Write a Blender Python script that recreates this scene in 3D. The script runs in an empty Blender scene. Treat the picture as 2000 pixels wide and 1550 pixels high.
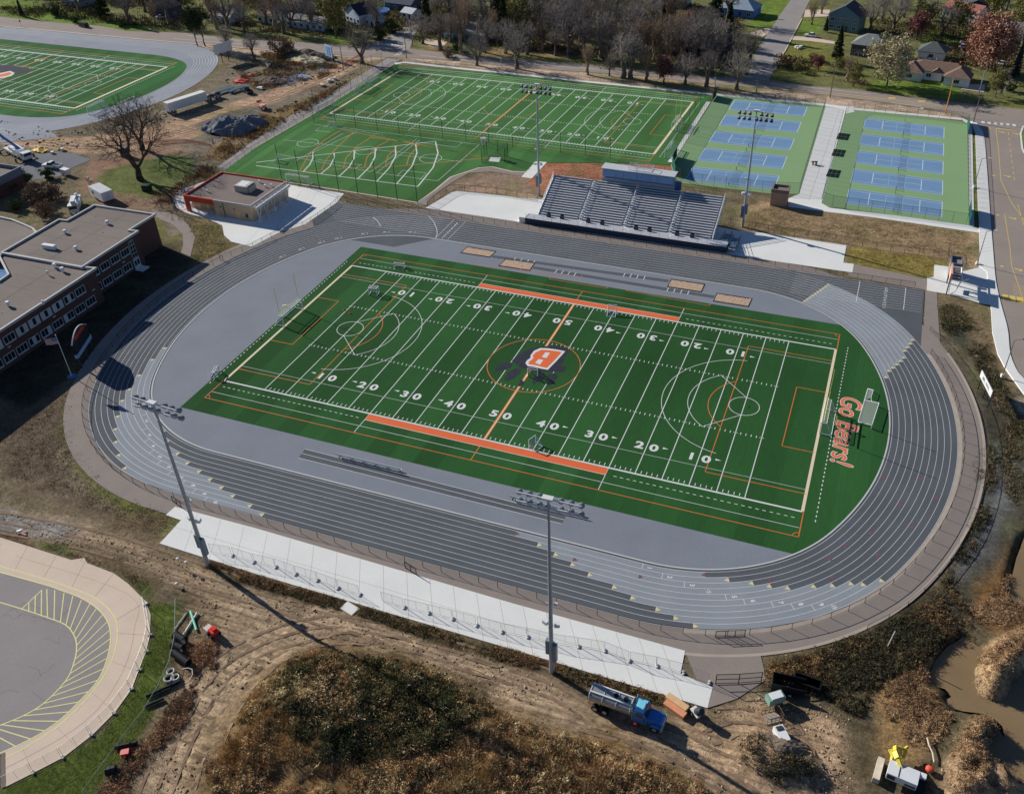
import bpy, math, random
import numpy as np
from mathutils import Vector, Matrix

random.seed(7); RNG = np.random.default_rng(11)
scene = bpy.context.scene
COL = scene.collection
PI = math.pi

# ------------------------------------------------------------------ camera survey
AZ, EL, ROLL = -0.37556373, 0.63737010, -0.02599462
CAM = np.array([54.743458, -136.776403, 101.240710]); FL = 1778.633526; PPX = 51.620820
def _basis():
    f = np.array([math.sin(AZ)*math.cos(EL), math.cos(AZ)*math.cos(EL), -math.sin(EL)])
    r = np.cross(f, [0, 0, 1]); r /= np.linalg.norm(r); u = np.cross(r, f)
    c, s = math.cos(ROLL), math.sin(ROLL)
    return np.array([c*r+s*u, -s*r+c*u, f])
BAS = _basis()
def G(px, py, z=0.0):
    """survey point of the photograph -> ground position at height z"""
    d = np.array([(px-1000-PPX)/FL, -(py-775)/FL, 1.0]) @ BAS
    t = (z-CAM[2])/d[2]
    return float(CAM[0]+t*d[0]), float(CAM[1]+t*d[1])
def GL(pts, z=0.0): return [G(x, y, z) for x, y in pts]
def ZZ(ox, oy, k, pts): return [(ox+x/k, oy+y/k) for x, y in pts]
K5 = 3.876

# ------------------------------------------------------------------ colour
def lin(c):
    c = c/255.0
    return c/12.92 if c <= .04045 else ((c+.055)/1.055)**2.4
KOBS = 1.0/0.74
def obs(r, g, b, k=1.0):
    return tuple(min(.86, lin(v)*KOBS*k) for v in (r, g, b))

# ------------------------------------------------------------------ materials
MATS = {}
def _n(nt, t, **kw):
    n = nt.nodes.new(t)
    for k, v in kw.items(): setattr(n, k, v)
    return n
def M(name, rgb, rough=.8, var=.12, scale=.6, fine=0.0, metal=0.0, bump=0.0, attr=None, rnd=0.0, spec=.3, stretch=None, obj=False):
    if name in MATS: return MATS[name]
    m = bpy.data.materials.new(name); m.use_nodes = True; nt = m.node_tree; L = nt.links
    b = nt.nodes['Principled BSDF']
    b.inputs['Roughness'].default_value = rough; b.inputs['Metallic'].default_value = metal
    b.inputs['Specular IOR Level'].default_value = spec
    if attr:
        a = _n(nt, 'ShaderNodeAttribute'); a.attribute_name = attr; col = a.outputs['Color']
    else:
        a = _n(nt, 'ShaderNodeRGB'); a.outputs[0].default_value = (*rgb, 1); col = a.outputs[0]
    if obj:
        tc = _n(nt, 'ShaderNodeTexCoord'); pos = tc.outputs['Object']
    else:
        geo = _n(nt, 'ShaderNodeNewGeometry'); pos = geo.outputs['Position']
    if stretch:
        mp = _n(nt, 'ShaderNodeMapping'); mp.inputs['Scale'].default_value = stretch
        L.new(pos, mp.inputs['Vector']); pos = mp.outputs[0]
    def mul(col, fac_socket, lo, hi):
        mr = _n(nt, 'ShaderNodeMapRange'); mr.inputs[1].default_value = .25; mr.inputs[2].default_value = .75
        mr.inputs[3].default_value = lo; mr.inputs[4].default_value = hi
        L.new(fac_socket, mr.inputs[0])
        mx = _n(nt, 'ShaderNodeVectorMath', operation='SCALE')
        L.new(col, mx.inputs[0]); L.new(mr.outputs[0], mx.inputs['Scale'])
        return mx.outputs[0]
    last = None
    if var:
        t = _n(nt, 'ShaderNodeTexNoise'); t.inputs['Scale'].default_value = scale; t.inputs['Detail'].default_value = 6
        t.inputs['Roughness'].default_value = .62
        L.new(pos, t.inputs['Vector']); col = mul(col, t.outputs[0], 1-var, 1+var); last = t.outputs[0]
    if fine:
        t = _n(nt, 'ShaderNodeTexNoise'); t.inputs['Scale'].default_value = scale*9+1.5; t.inputs['Detail'].default_value = 5
        t.inputs['Roughness'].default_value = .7
        L.new(pos, t.inputs['Vector']); col = mul(col, t.outputs[0], 1-fine, 1+fine); last = t.outputs[0]
    if rnd:
        oi = _n(nt, 'ShaderNodeObjectInfo'); mr = _n(nt, 'ShaderNodeMapRange')
        mr.inputs[3].default_value = 1-rnd; mr.inputs[4].default_value = 1+rnd
        L.new(oi.outputs['Random'], mr.inputs[0])
        mx = _n(nt, 'ShaderNodeVectorMath', operation='SCALE'); L.new(col, mx.inputs[0]); L.new(mr.outputs[0], mx.inputs['Scale']); col = mx.outputs[0]
    L.new(col, b.inputs['Base Color'])
    if bump and last is not None:
        bp = _n(nt, 'ShaderNodeBump'); bp.inputs['Strength'].default_value = min(1, bump); bp.inputs['Distance'].default_value = .15*bump
        L.new(last, bp.inputs['Height']); L.new(bp.outputs[0], b.inputs['Normal'])
    MATS[name] = m; return m
def Mmesh(name, rgb, alpha, rough=.7, metal=0.0):
    """woven wire / netting: too fine to draw strand by strand, so a part-open cloth"""
    if name in MATS: return MATS[name]
    m = bpy.data.materials.new(name); m.use_nodes = True; nt = m.node_tree
    b = nt.nodes['Principled BSDF']; b.inputs['Base Color'].default_value = (*rgb, 1); b.inputs['Roughness'].default_value = rough
    b.inputs['Metallic'].default_value = metal
    t = _n(nt, 'ShaderNodeBsdfTransparent'); mx = _n(nt, 'ShaderNodeMixShader'); mx.inputs[0].default_value = alpha
    out = nt.nodes['Material Output']
    nt.links.new(t.outputs[0], mx.inputs[1]); nt.links.new(b.outputs[0], mx.inputs[2]); nt.links.new(mx.outputs[0], out.inputs['Surface'])
    MATS[name] = m; return m
def Mwave(name, c1, c2, scale, axis, rough=.6, metal=0.0, w=.5):
    """bricks, boards, seat planks: stripes inside a part"""
    if name in MATS: return MATS[name]
    m = M(name, c1, rough, .1, 1.0, metal=metal, obj=True); nt = m.node_tree; L = nt.links
    b = nt.nodes['Principled BSDF']; tc = _n(nt, 'ShaderNodeTexCoord')
    wv = _n(nt, 'ShaderNodeTexWave', wave_type='BANDS', bands_direction=axis, wave_profile='SAW'); wv.inputs['Scale'].default_value = scale
    L.new(tc.outputs['Object'], wv.inputs['Vector'])
    gt = _n(nt, 'ShaderNodeMath', operation='GREATER_THAN'); gt.inputs[1].default_value = w; L.new(wv.outputs['Fac'], gt.inputs[0])
    mx = _n(nt, 'ShaderNodeMixRGB'); src = b.inputs['Base Color'].links[0].from_socket
    L.new(gt.outputs[0], mx.inputs[0]); L.new(src, mx.inputs[1]); mx.inputs[2].default_value = (*c2, 1)
    L.new(mx.outputs[0], b.inputs['Base Color'])
    return m

# ------------------------------------------------------------------ mesh builder
class MB:
    def __init__(s): s.v = []; s.f = []
    def add(s, V, F):
        o = len(s.v); s.v.extend([tuple(map(float, p)) for p in V]); s.f.extend([tuple(int(i)+o for i in f) for f in F]); return s
    def box(s, c, d, rz=0.0, taper=1.0):
        x, y, z = c; a, b, h = d[0]/2, d[1]/2, d[2]/2; ca, sa = math.cos(rz), math.sin(rz); V = []
        for k, t in ((-h, 1.0), (h, taper)):
            for sx, sy in ((-1, -1), (1, -1), (1, 1), (-1, 1)):
                X, Y = sx*a*t, sy*b*t; V.append((x+X*ca-Y*sa, y+X*sa+Y*ca, z+k))
        return s.add(V, [(3, 2, 1, 0), (4, 5, 6, 7), (0, 1, 5, 4), (1, 2, 6, 5), (2, 3, 7, 6), (3, 0, 4, 7)])
    def b2(s, x0, x1, y0, y1, z0, z1): return s.box(((x0+x1)/2, (y0+y1)/2, (z0+z1)/2), (abs(x1-x0), abs(y1-y0), abs(z1-z0)))
    def tube(s, p0, p1, r0, r1=None, n=6, cap=True):
        r1 = r0 if r1 is None else r1
        p0 = np.array(p0, float); p1 = np.array(p1, float); d = p1-p0; L = np.linalg.norm(d)
        if L < 1e-6: return s
        d /= L; a = np.array([0, 0, 1.0]) if abs(d[2]) < .9 else np.array([1.0, 0, 0])
        u = np.cross(d, a); u /= np.linalg.norm(u); w = np.cross(d, u); V = []
        for p, r in ((p0, r0), (p1, r1)):
            for k in range(n):
                t = 2*PI*k/n; V.append(p+r*(math.cos(t)*u+math.sin(t)*w))
        F = [(k, (k+1) % n, n+(k+1) % n, n+k) for k in range(n)]
        if cap: F += [tuple(range(n-1, -1, -1)), tuple(range(n, 2*n))]
        return s.add(V, F)
    def path(s, pts, r, n=6):
        for a, b in zip(pts, pts[1:]): s.tube(a, b, r, r, n)
        return s
    def poly(s, pts, z): return s.add([(p[0], p[1], z) for p in pts], [tuple(range(len(pts)))])
    def quad(s, a, b, c, d): return s.add([a, b, c, d], [(0, 1, 2, 3)])
    def prism(s, pts, z0, z1):
        n = len(pts); V = [(p[0], p[1], z0) for p in pts]+[(p[0], p[1], z1) for p in pts]
        return s.add(V, [tuple(range(n-1, -1, -1)), tuple(range(n, 2*n))]+[(i, (i+1) % n, n+(i+1) % n, n+i) for i in range(n)])
    def strip(s, pts, w, z, closed=False, w2=None):
        """a painted line or a path of width w along pts; mitred"""
        P = [np.array(p[:2], float) for p in pts]; n = len(P)
        if n < 2: return s
        Ls, Rs = [], []
        for i in range(n):
            if closed: a, b = P[i-1], P[(i+1) % n]
            else: a, b = P[max(i-1, 0)], P[min(i+1, n-1)]
            t = b-a; t /= (np.linalg.norm(t)+1e-12); nn = np.array([-t[1], t[0]])
            Ls.append(P[i]+nn*w/2); Rs.append(P[i]-nn*w/2)
        V = [(p[0], p[1], z) for p in Ls]+[(p[0], p[1], z) for p in Rs]; F = []
        for i in range(n if closed else n-1):
            j = (i+1) % n; F.append((i, n+i, n+j, j))
        return s.add(V, F)
    def ring(s, c, r, w, z, a0=0, a1=360, n=48):
        full = abs(a1-a0) >= 360; k = n if full else n+1
        pts = [(c[0]+r*math.cos(math.radians(a0+(a1-a0)*i/n)), c[1]+r*math.sin(math.radians(a0+(a1-a0)*i/n))) for i in range(k)]
        return s.strip(pts, w, z, closed=full)
    def ball(s, c, r, n=8, sz=1.0):
        V = []; F = []; m = max(4, n//2)
        for i in range(m+1):
            th = PI*i/m
            for k in range(n): V.append((c[0]+r*math.sin(th)*math.cos(2*PI*k/n), c[1]+r*math.sin(th)*math.sin(2*PI*k/n), c[2]+r*sz*math.cos(th)))
        for i in range(m):
            for k in range(n): F.append((i*n+k, (i+1)*n+k, (i+1)*n+(k+1) % n, i*n+(k+1) % n))
        return s.add(V, F)
    def wheel(s, c, r, w, rz=0.0, n=14):
        ax = np.array([-math.sin(rz), math.cos(rz), 0])*w/2; c = np.array(c, float)
        return s.tube(c-ax, c+ax, r, r, n)
    def side(s, prof, w, y=0.0, inset=0.0):
        """extrude an x-z outline along y, centred on y, with an optional narrower second skin"""
        n = len(prof); V = [(p[0], y-w/2, p[1]) for p in prof]+[(p[0], y+w/2, p[1]) for p in prof]
        return s.add(V, [tuple(range(n)), tuple(range(2*n-1, n-1, -1))]+[(i, n+i, n+(i+1) % n, (i+1) % n) for i in range(n)])
def mesh_np(name, V, quads=None, tris=None):
    me = bpy.data.meshes.new(name); V = np.asarray(V, np.float32)
    nq = 0 if quads is None else len(quads); nt_ = 0 if tris is None else len(tris)
    me.vertices.add(len(V)); me.vertices.foreach_set('co', V.ravel())
    idx = []; start = []; o = 0
    if nq: idx.append(np.asarray(quads, np.int32).ravel()); start.append(np.arange(nq)*4); o = nq*4
    if nt_: idx.append(np.asarray(tris, np.int32).ravel()); start.append(o+np.arange(nt_)*3)
    idx = np.concatenate(idx); start = np.concatenate(start).astype(np.int32)
    me.loops.add(len(idx)); me.loops.foreach_set('vertex_index', idx)
    me.polygons.add(nq+nt_); me.polygons.foreach_set('loop_start', start)
    me.update(calc_edges=True); return me
def link(name, me, mat, parent=None, smooth=False):
    o = bpy.data.objects.new(name, me); COL.objects.link(o)
    if mat is not None and not len(me.materials): me.materials.append(mat)
    if parent is not None: o.parent = parent
    if smooth: me.polygons.foreach_set('use_smooth', [True]*len(me.polygons))
    return o
def part(name, mb, mat, parent=None, smooth=False):
    me = bpy.data.meshes.new(name); me.from_pydata(mb.v, [], mb.f); me.update()
    return link(name, me, mat, parent, smooth)
def tag(o, label=None, cat=None, group=None, kind=None):
    if label: o['label'] = label
    if cat: o['category'] = cat
    if group: o['group'] = group
    if kind: o['kind'] = kind
    return o
def thing(name, label, cat, loc=(0, 0, 0), rz=0.0, group=None):
    o = bpy.data.objects.new(name, None); o.empty_display_size = .5; COL.objects.link(o)
    o.location = (loc[0], loc[1], loc[2] if len(loc) > 2 else 0.0); o.rotation_euler = (0, 0, rz)
    return tag(o, label, cat, group)
def struct(name, mb, mat): return tag(part(name, mb, mat), kind='structure')
def dup(root, loc, rz, label, group=None, scale=None):
    r = root.copy(); COL.objects.link(r); r.location = (loc[0], loc[1], loc[2] if len(loc) > 2 else 0.0); r.rotation_euler = (0, 0, rz)
    r['label'] = label
    if group: r['group'] = group
    if scale: r.scale = scale if isinstance(scale, tuple) else (scale,)*3
    for ch in list(root.children):
        c = ch.copy(); COL.objects.link(c); c.parent = r
        for g in list(ch.children):
            d = g.copy(); COL.objects.link(d); d.parent = c
    return r
class Proto:
    """first use moves the built thing itself, later uses copy it"""
    def __init__(s, root): s.root = root; s.used = False
    def put(s, loc, rz, label, group=None, scale=None):
        if not s.used:
            s.used = True; r = s.root; r.location = (loc[0], loc[1], loc[2] if len(loc) > 2 else 0.0); r.rotation_euler = (0, 0, rz); r['label'] = label
            if group: r['group'] = group
            if scale: r.scale = scale if isinstance(scale, tuple) else (scale,)*3
            return r
        return dup(s.root, loc, rz, label, group, scale if scale else 1.0)
ORD = ['first', 'second', 'third', 'fourth', 'fifth', 'sixth', 'seventh', 'eighth', 'ninth', 'tenth', 'eleventh', 'twelfth', 'thirteenth', 'fourteenth', 'fifteenth', 'sixteenth', 'seventeenth', 'eighteenth', 'nineteenth', 'twentieth']
def text_mesh(s, size, offset=0.0, shear=0.0):
    cu = bpy.data.curves.new('lettering', 'FONT'); cu.body = s; cu.size = size; cu.offset = offset; cu.shear = shear
    cu.align_x = 'CENTER'; cu.align_y = 'CENTER'; cu.resolution_u = 4
    o = bpy.data.objects.new('lettering', cu); COL.objects.link(o)
    me = bpy.data.meshes.new_from_object(o)
    V = [tuple(v.co) for v in me.vertices]; F = [tuple(p.vertices) for p in me.polygons]
    bpy.data.objects.remove(o); bpy.data.curves.remove(cu); bpy.data.meshes.remove(me)
    return V, F
def flat_text(mb, s, size, pos, rz, z, offset=0.0, shear=0.0, sx=1.0, sy=1.0):
    V, F = text_mesh(s, size, offset, shear); ca, sa = math.cos(rz), math.sin(rz)
    mb.add([(pos[0]+x*sx*ca-y*sy*sa, pos[1]+x*sx*sa+y*sy*ca, z) for x, y, _ in V], F)
def wall_text(mb, s, size, pos, ux, uz, offset=0.0, sx=1.0):
    V, F = text_mesh(s, size, offset); pos = np.array(pos, float); ux = np.array(ux, float); uz = np.array(uz, float)
    mb.add([pos+ux*x*sx+uz*y for x, y, _ in V], F)

def Mearth():
    m = bpy.data.materials.new('earth'); m.use_nodes = True; nt = m.node_tree; L = nt.links; b = nt.nodes['Principled BSDF']
    b.inputs['Roughness'].default_value = .97; b.inputs['Specular IOR Level'].default_value = .06
    a = _n(nt, 'ShaderNodeAttribute'); a.attribute_name = 'Zone'; g = _n(nt, 'ShaderNodeNewGeometry'); col = a.outputs['Color']
    def noise(sc, det, rough, stretch=None, rot=0):
        v = g.outputs['Position']
        if stretch: mp = _n(nt, 'ShaderNodeMapping'); mp.inputs['Scale'].default_value = stretch; mp.inputs['Rotation'].default_value = (0, 0, rot); L.new(v, mp.inputs['Vector']); v = mp.outputs[0]
        t = _n(nt, 'ShaderNodeTexNoise'); t.inputs['Scale'].default_value = sc; t.inputs['Detail'].default_value = det; t.inputs['Roughness'].default_value = rough; L.new(v, t.inputs['Vector']); return t.outputs[0]
    def rng(s, i0, i1, o0, o1):
        r = _n(nt, 'ShaderNodeMapRange'); r.inputs[1].default_value = i0; r.inputs[2].default_value = i1; r.inputs[3].default_value = o0; r.inputs[4].default_value = o1; L.new(s, r.inputs[0]); return r.outputs[0]
    def scale(c, f): x = _n(nt, 'ShaderNodeVectorMath', operation='SCALE'); L.new(c, x.inputs[0]); L.new(f, x.inputs['Scale']); return x.outputs[0]
    n1 = noise(.35, 8, .7); n2 = noise(1.6, 8, .75); n3 = noise(6.0, 5, .8); ru = noise(1.0, 4, .6, (.10, 1.5, 1), .12)
    col = scale(col, rng(n1, .33, .67, .72, 1.28)); col = scale(col, rng(n2, .36, .64, .62, 1.38)); col = scale(col, rng(n3, .36, .64, .7, 1.3))
    mu = _n(nt, 'ShaderNodeMath', operation='MULTIPLY_ADD'); rr = rng(ru, .38, .62, -.38, .25); L.new(rr, mu.inputs[0]); L.new(a.outputs['Alpha'], mu.inputs[1]); mu.inputs[2].default_value = 1.0; col = scale(col, mu.outputs[0])
    L.new(col, b.inputs['Base Color'])
    ad = _n(nt, 'ShaderNodeMath', operation='MULTIPLY_ADD'); L.new(n2, ad.inputs[0]); ad.inputs[1].default_value = .6; L.new(n3, ad.inputs[2])
    a2 = _n(nt, 'ShaderNodeMath', operation='MULTIPLY_ADD'); r2 = _n(nt, 'ShaderNodeMath', operation='MULTIPLY'); L.new(ru, r2.inputs[0]); L.new(a.outputs['Alpha'], r2.inputs[1]); L.new(r2.outputs[0], a2.inputs[0]); a2.inputs[1].default_value = 1.4; L.new(ad.outputs[0], a2.inputs[2])
    bp = _n(nt, 'ShaderNodeBump'); bp.inputs['Strength'].default_value = 1.0; bp.inputs['Distance'].default_value = .34; L.new(a2.outputs[0], bp.inputs['Height']); L.new(bp.outputs[0], b.inputs['Normal'])
    MATS['earth'] = m; return m

# numpy value noise -------------------------------------------------
_LAT = np.random.default_rng(3).random((256, 256))
def vnoise(x, y, s, ox=0):
    x = np.asarray(x)/s+1000.3+ox*17.7; y = np.asarray(y)/s+1000.7+ox*9.1
    xi = np.floor(x).astype(int); yi = np.floor(y).astype(int); fx = x-xi; fy = y-yi
    fx = fx*fx*(3-2*fx); fy = fy*fy*(3-2*fy)
    g = lambda a, b: _LAT[a % 256, b % 256]
    return (g(xi, yi)*(1-fx)+g(xi+1, yi)*fx)*(1-fy)+(g(xi, yi+1)*(1-fx)+g(xi+1, yi+1)*fx)*fy
def fbm(x, y, s, o=4, ox=0):
    r = 0; a = 1; t = 0
    for k in range(o): r = r+a*vnoise(x, y, s, ox+k); t += a; a *= .55; s *= .5
    return r/t
def inpoly(X, Y, P):
    r = np.zeros(np.shape(X), bool); n = len(P)
    for i in range(n):
        x0, y0 = P[i]; x1, y1 = P[i-1]
        c = ((y0 > Y) != (y1 > Y))
        with np.errstate(divide='ignore', invalid='ignore'):
            xx = (x1-x0)*(Y-y0)/(y1-y0+1e-12)+x0
        r ^= c & (X < xx)
    return r
def softpoly(X, Y, P, rad):
    acc = np.zeros(np.shape(X)); k = 0
    for i in range(12):
        a = i*2.399; q = rad*math.sqrt((i+.5)/12)
        acc += inpoly(X+q*math.cos(a), Y+q*math.sin(a), P); k += 1
    return acc/k

# ------------------------------------------------------------------ camera, light
cam = bpy.data.cameras.new('camera'); co = bpy.data.objects.new('camera', cam); COL.objects.link(co)
cam.sensor_fit = 'HORIZONTAL'; cam.sensor_width = 36.0; cam.lens = FL/2000*36.0; cam.shift_x = -PPX/2000
cam.clip_start = .5; cam.clip_end = 6000
R3 = Matrix(((BAS[0][0], BAS[1][0], -BAS[2][0]), (BAS[0][1], BAS[1][1], -BAS[2][1]), (BAS[0][2], BAS[1][2], -BAS[2][2])))
co.matrix_world = Matrix.Translation(Vector(CAM)) @ R3.to_4x4()
scene.camera = co
SUN_EL = math.radians(25.0); SUN_AZ = math.atan2(-.96, .28)     # compass angle of the sun, clockwise from +y
w = bpy.data.worlds.new('World'); scene.world = w; w.use_nodes = True; nt = w.node_tree
sky = nt.nodes.new('ShaderNodeTexSky'); sky.sky_type = 'NISHITA'; sky.sun_disc = False
sky.sun_elevation = SUN_EL; sky.sun_rotation = SUN_AZ; sky.altitude = 300; sky.air_density = 1.0; sky.dust_density = .6; sky.ozone_density = 1.6
tint = nt.nodes.new('ShaderNodeVectorMath'); tint.operation = 'MULTIPLY'; tint.inputs[1].default_value = (.72, .92, 1.22)
nt.links.new(sky.outputs[0], tint.inputs[0]); nt.links.new(tint.outputs[0], nt.nodes['Background'].inputs[0]); nt.nodes['Background'].inputs[1].default_value = .05
sl = bpy.data.lights.new('sun', 'SUN'); sl.energy = 5.0; sl.angle = math.radians(.5); sl.color = (1.0, .95, .87)
so = bpy.data.objects.new('sun', sl); COL.objects.link(so)
sdir = Vector((.96*math.cos(SUN_EL), -.28*math.cos(SUN_EL), -math.sin(SUN_EL)))
so.rotation_euler = sdir.to_track_quat('-Z', 'Y').to_euler(); so.location = (-120, 40, 90)
scene.view_settings.view_transform = 'Standard'; scene.view_settings.look = 'None'; scene.view_settings.exposure = 0
scene.cycles.max_bounces = 6; scene.cycles.transparent_max_bounces = 16; scene.cycles.diffuse_bounces = 2; scene.cycles.use_denoising = True
# ================================================================== TERRAIN
POND = [(1814,1322),(1826,1290),(1850,1262),(1872,1250),(1884,1238),(1905,1258),(1930,1275),(1935,1290),(1915,1310),(1908,1335),(1912,1352),(1945,1372),(1962,1362),(1985,1330),(2010,1285),(2200,1250),(2200,1600),(2000,1530),(1968,1508),(1955,1488),(1935,1492),(1918,1475),(1915,1455),(1925,1440),(1950,1425),(1962,1440),(1958,1418),(1940,1400),(1912,1392),(1880,1388),(1850,1380),(1838,1372),(1858,1360),(1846,1345),(1825,1338)]
POND2 = [(1968,1160),(1985,1090),(2000,1050),(2060,1020),(2060,1180),(2000,1185)]
POND_W = GL(POND, -.75); POND2_W = GL(POND2, -.75)
MOUND = [(400,1540),(440,1440),(500,1340),(590,1275),(680,1262),(800,1290),(900,1345),(1000,1400),(1130,1450),(1300,1500),(1420,1560),(1450,1700),(380,1700)]
MOUND_W = GL(MOUND)
RMOUND = [(1440,1445),(1480,1425),(1530,1440),(1590,1470),(1610,1520),(1560,1535),(1470,1530),(1430,1500)]
BANK1 = [(1905,1300),(1925,1260),(1975,1235),(2040,1225),(2040,1270),(1990,1310),(1955,1365),(1915,1350)]
BANK2 = [(1870,1440),(1890,1405),(1940,1405),(1958,1430),(1945,1440),(1915,1470),(1930,1490),(1960,1490),(1975,1515),(1990,1560),(1850,1560),(1855,1490)]
SLOPE_R = [(1905,640),(1960,720),(2010,800),(2010,980),(1960,1100),(1890,1200),(1800,1250),(1860,1150),(1905,1020),(1920,900),(1915,780)]
PONDBIG_W = [(x, y) for x, y in POND_W]
def height(X, Y):
    z = np.full(np.shape(X), -.06)
    n1 = fbm(X, Y, 9, 4, 2)-.5; n2 = fbm(X, Y, 2.2, 3, 9)-.5
    m = softpoly(X, Y, MOUND_W, 7.0); z += m*m*(3.6+3.0*n1)+m*n2*1.4
    m = softpoly(X, Y, GL(RMOUND), 2.6); z += m*m*(2.0+1.5*n1)+m*n2*.6
    m = softpoly(X, Y, GL(SLOPE_R), 6.0); z -= m*.35*(1+n1)
    m = softpoly(X, Y, POND_W, 1.5); m2 = softpoly(X, Y, POND2_W, 1.5); z -= np.maximum(m, m2)*1.7
    for B, hh in ((BANK1, 2.0), (BANK2, 2.4)):
        m = softpoly(X, Y, GL(B), 1.5); rdg = 1-np.abs(2*fbm(X, Y, 3.2, 4, 33)-1)*2.2; z += m*m*(hh*.35+hh*.75*rdg+n2*1.6)
    # wheel-rutted earth near the camera
    r = softpoly(X, Y, GL([(420,1150),(700,1210),(900,1280),(1080,1320),(1500,1380),(1650,1380),(1650,1560),(1500,1560),(1300,1450),(1000,1400),(800,1290),(600,1262),(480,1330),(390,1560),(270,1560),(330,1380),(420,1270)]), 3)
    th = fbm(X, Y, 14, 2, 5)*6.28*.18+.35
    ru = np.sin((X*np.sin(th)+Y*np.cos(th))*2.6+4*n1)*fbm(X, Y, 6, 2, 21)
    z += r*(1-m)*(ru*.07+n2*.14-.03)
    z += np.where(Y > 190, np.clip((Y-190)/260, 0, 1)*0.0, 0)
    return z
# colour zones, painted in order (observed sunlit colours)
ZONES = []
def zone(c, pts, ragged=1.0, soft=1.2, world=None): ZONES.append((obs(*c), GL(pts) if world is None else world, ragged, soft))
BASE = obs(122,110,88)
zone((112,112,72), [(-200,-40),(2300,-40),(2300,226),(1890,222),(1500,165),(1250,140),(1000,118),(800,94),(690,88),(480,76),(250,58),(0,32),(-200,20)], 2, 3)   # neighbourhood lawns
for P in ([(0,2),(60,2),(130,22),(230,38),(330,55),(250,62),(100,44),(0,32)], [(80,12),(160,22),(200,36),(170,46),(110,40)], [(640,62),(690,66),(690,88),(640,84)], [(700,0),(770,0),(800,14),(760,24),(715,20)],
          [(1457,22),(1500,0),(1545,0),(1510,50),(1470,58)], [(1567,37),(1608,37),(1600,70),(1552,70)], [(1500,2),(1538,2),(1526,24),(1500,24)],
          [(1800,62),(1890,58),(1900,85),(1810,88)], [(1975,85),(2040,80),(2040,105),(1975,100)], [(1740,140),(1850,152),(1880,170),(1870,195),(1720,178),(1690,165)]):
    zone((112,132,58), P, 1.2, 2)
for P in ([(1530,80),(1610,85),(1640,120),(1600,150),(1510,150),(1520,115)],[(1420,150),(1500,165),(1580,180),(1550,190),(1400,170)],[(1960,195),(2100,190),(2100,215),(1970,212)]): zone((124,124,66), P, 1.5, 2)
for P in ([(835,85),(880,92),(880,104),(830,98)],[(940,92),(1010,98),(1010,114),(940,106)],[(1030,80),(1130,70),(1150,95),(1090,112),(1030,108)]): zone((150,128,92), P, 2, 2)
zone((192,168,144), [(0,51),(260,75),(484,94),(695,112),(760,112),(720,122),(600,125),(460,112),(440,106),(360,86),(200,78),(0,58)], 1, 1.5)       # earth verge
zone((194,170,148), [(770,112),(880,118),(1010,131),(1160,143),(1250,148),(1360,163),(1500,176),(1610,188),(1760,206),(1880,226),(1880,236),(1600,208),(1390,184),(1150,158),(900,130),(780,116)], .8, 1.2)
zone((140,128,92), [(1150,145),(1360,163),(1500,176),(1400,184),(1250,166)], 2, 1.5)
zone((128,116,100), [(440,140),(470,108),(620,112),(720,118),(700,140),(640,200),(560,250),(420,335),(330,330),(200,330),(100,300),(0,290),(0,230),(130,258),(220,248),(330,205),(400,170)], 2, 2)   # building site
zone((190,158,130), [(0,252),(60,256),(150,270),(210,262),(300,245),(420,208),(520,180),(620,145),(700,112),(706,122),(660,150),(560,190),(470,232),(400,262),(330,282),(260,300),(180,300),(110,292),(40,285),(0,280)], 1.4, 1.4)   # haul road
zone((196,162,134), [(0,257),(130,270),(190,285),(110,292),(40,282),(0,278)], 1, 1)
zone((150,120,100), [(160,315),(250,300),(330,283),(380,290),(300,305),(210,340),(180,372),(150,378),(175,340)], 1.5, 1.5)
zone((112,106,98), [(380,245),(450,218),(520,206),(600,205),(560,250),(470,270),(400,275)], 1.5, 1.5)
zone((134,114,82), [(470,235),(600,195),(690,150),(740,120),(750,125),(640,195),(500,275),(440,315),(400,310)], 1.5, 1.5)
zone((104,112,66), [(188,345),(230,322),(330,300),(400,310),(380,345),(330,365),(290,385),(230,395),(200,380)], 2, 1.6)
zone((140,116,96), [(185,372),(240,380),(330,385),(320,410),(260,410),(190,400)], 2, 1.6)
zone((120,114,74), [(316,430),(352,445),(358,470),(350,495),(300,492),(290,440)], 1, 1)
zone((138,124,112), [(318,430),(345,432),(352,455),(330,462)], 1, 1)
zone((128,116,78), [(360,425),(436,436),(440,465),(455,478),(430,505),(380,520),(375,480),(382,455)], 1.5, 1.2)
zone((74,68,56), [(-100,520),(330,470),(395,500),(330,590),(200,700),(140,760),(60,840),(-60,900)], 1, 3)
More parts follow.
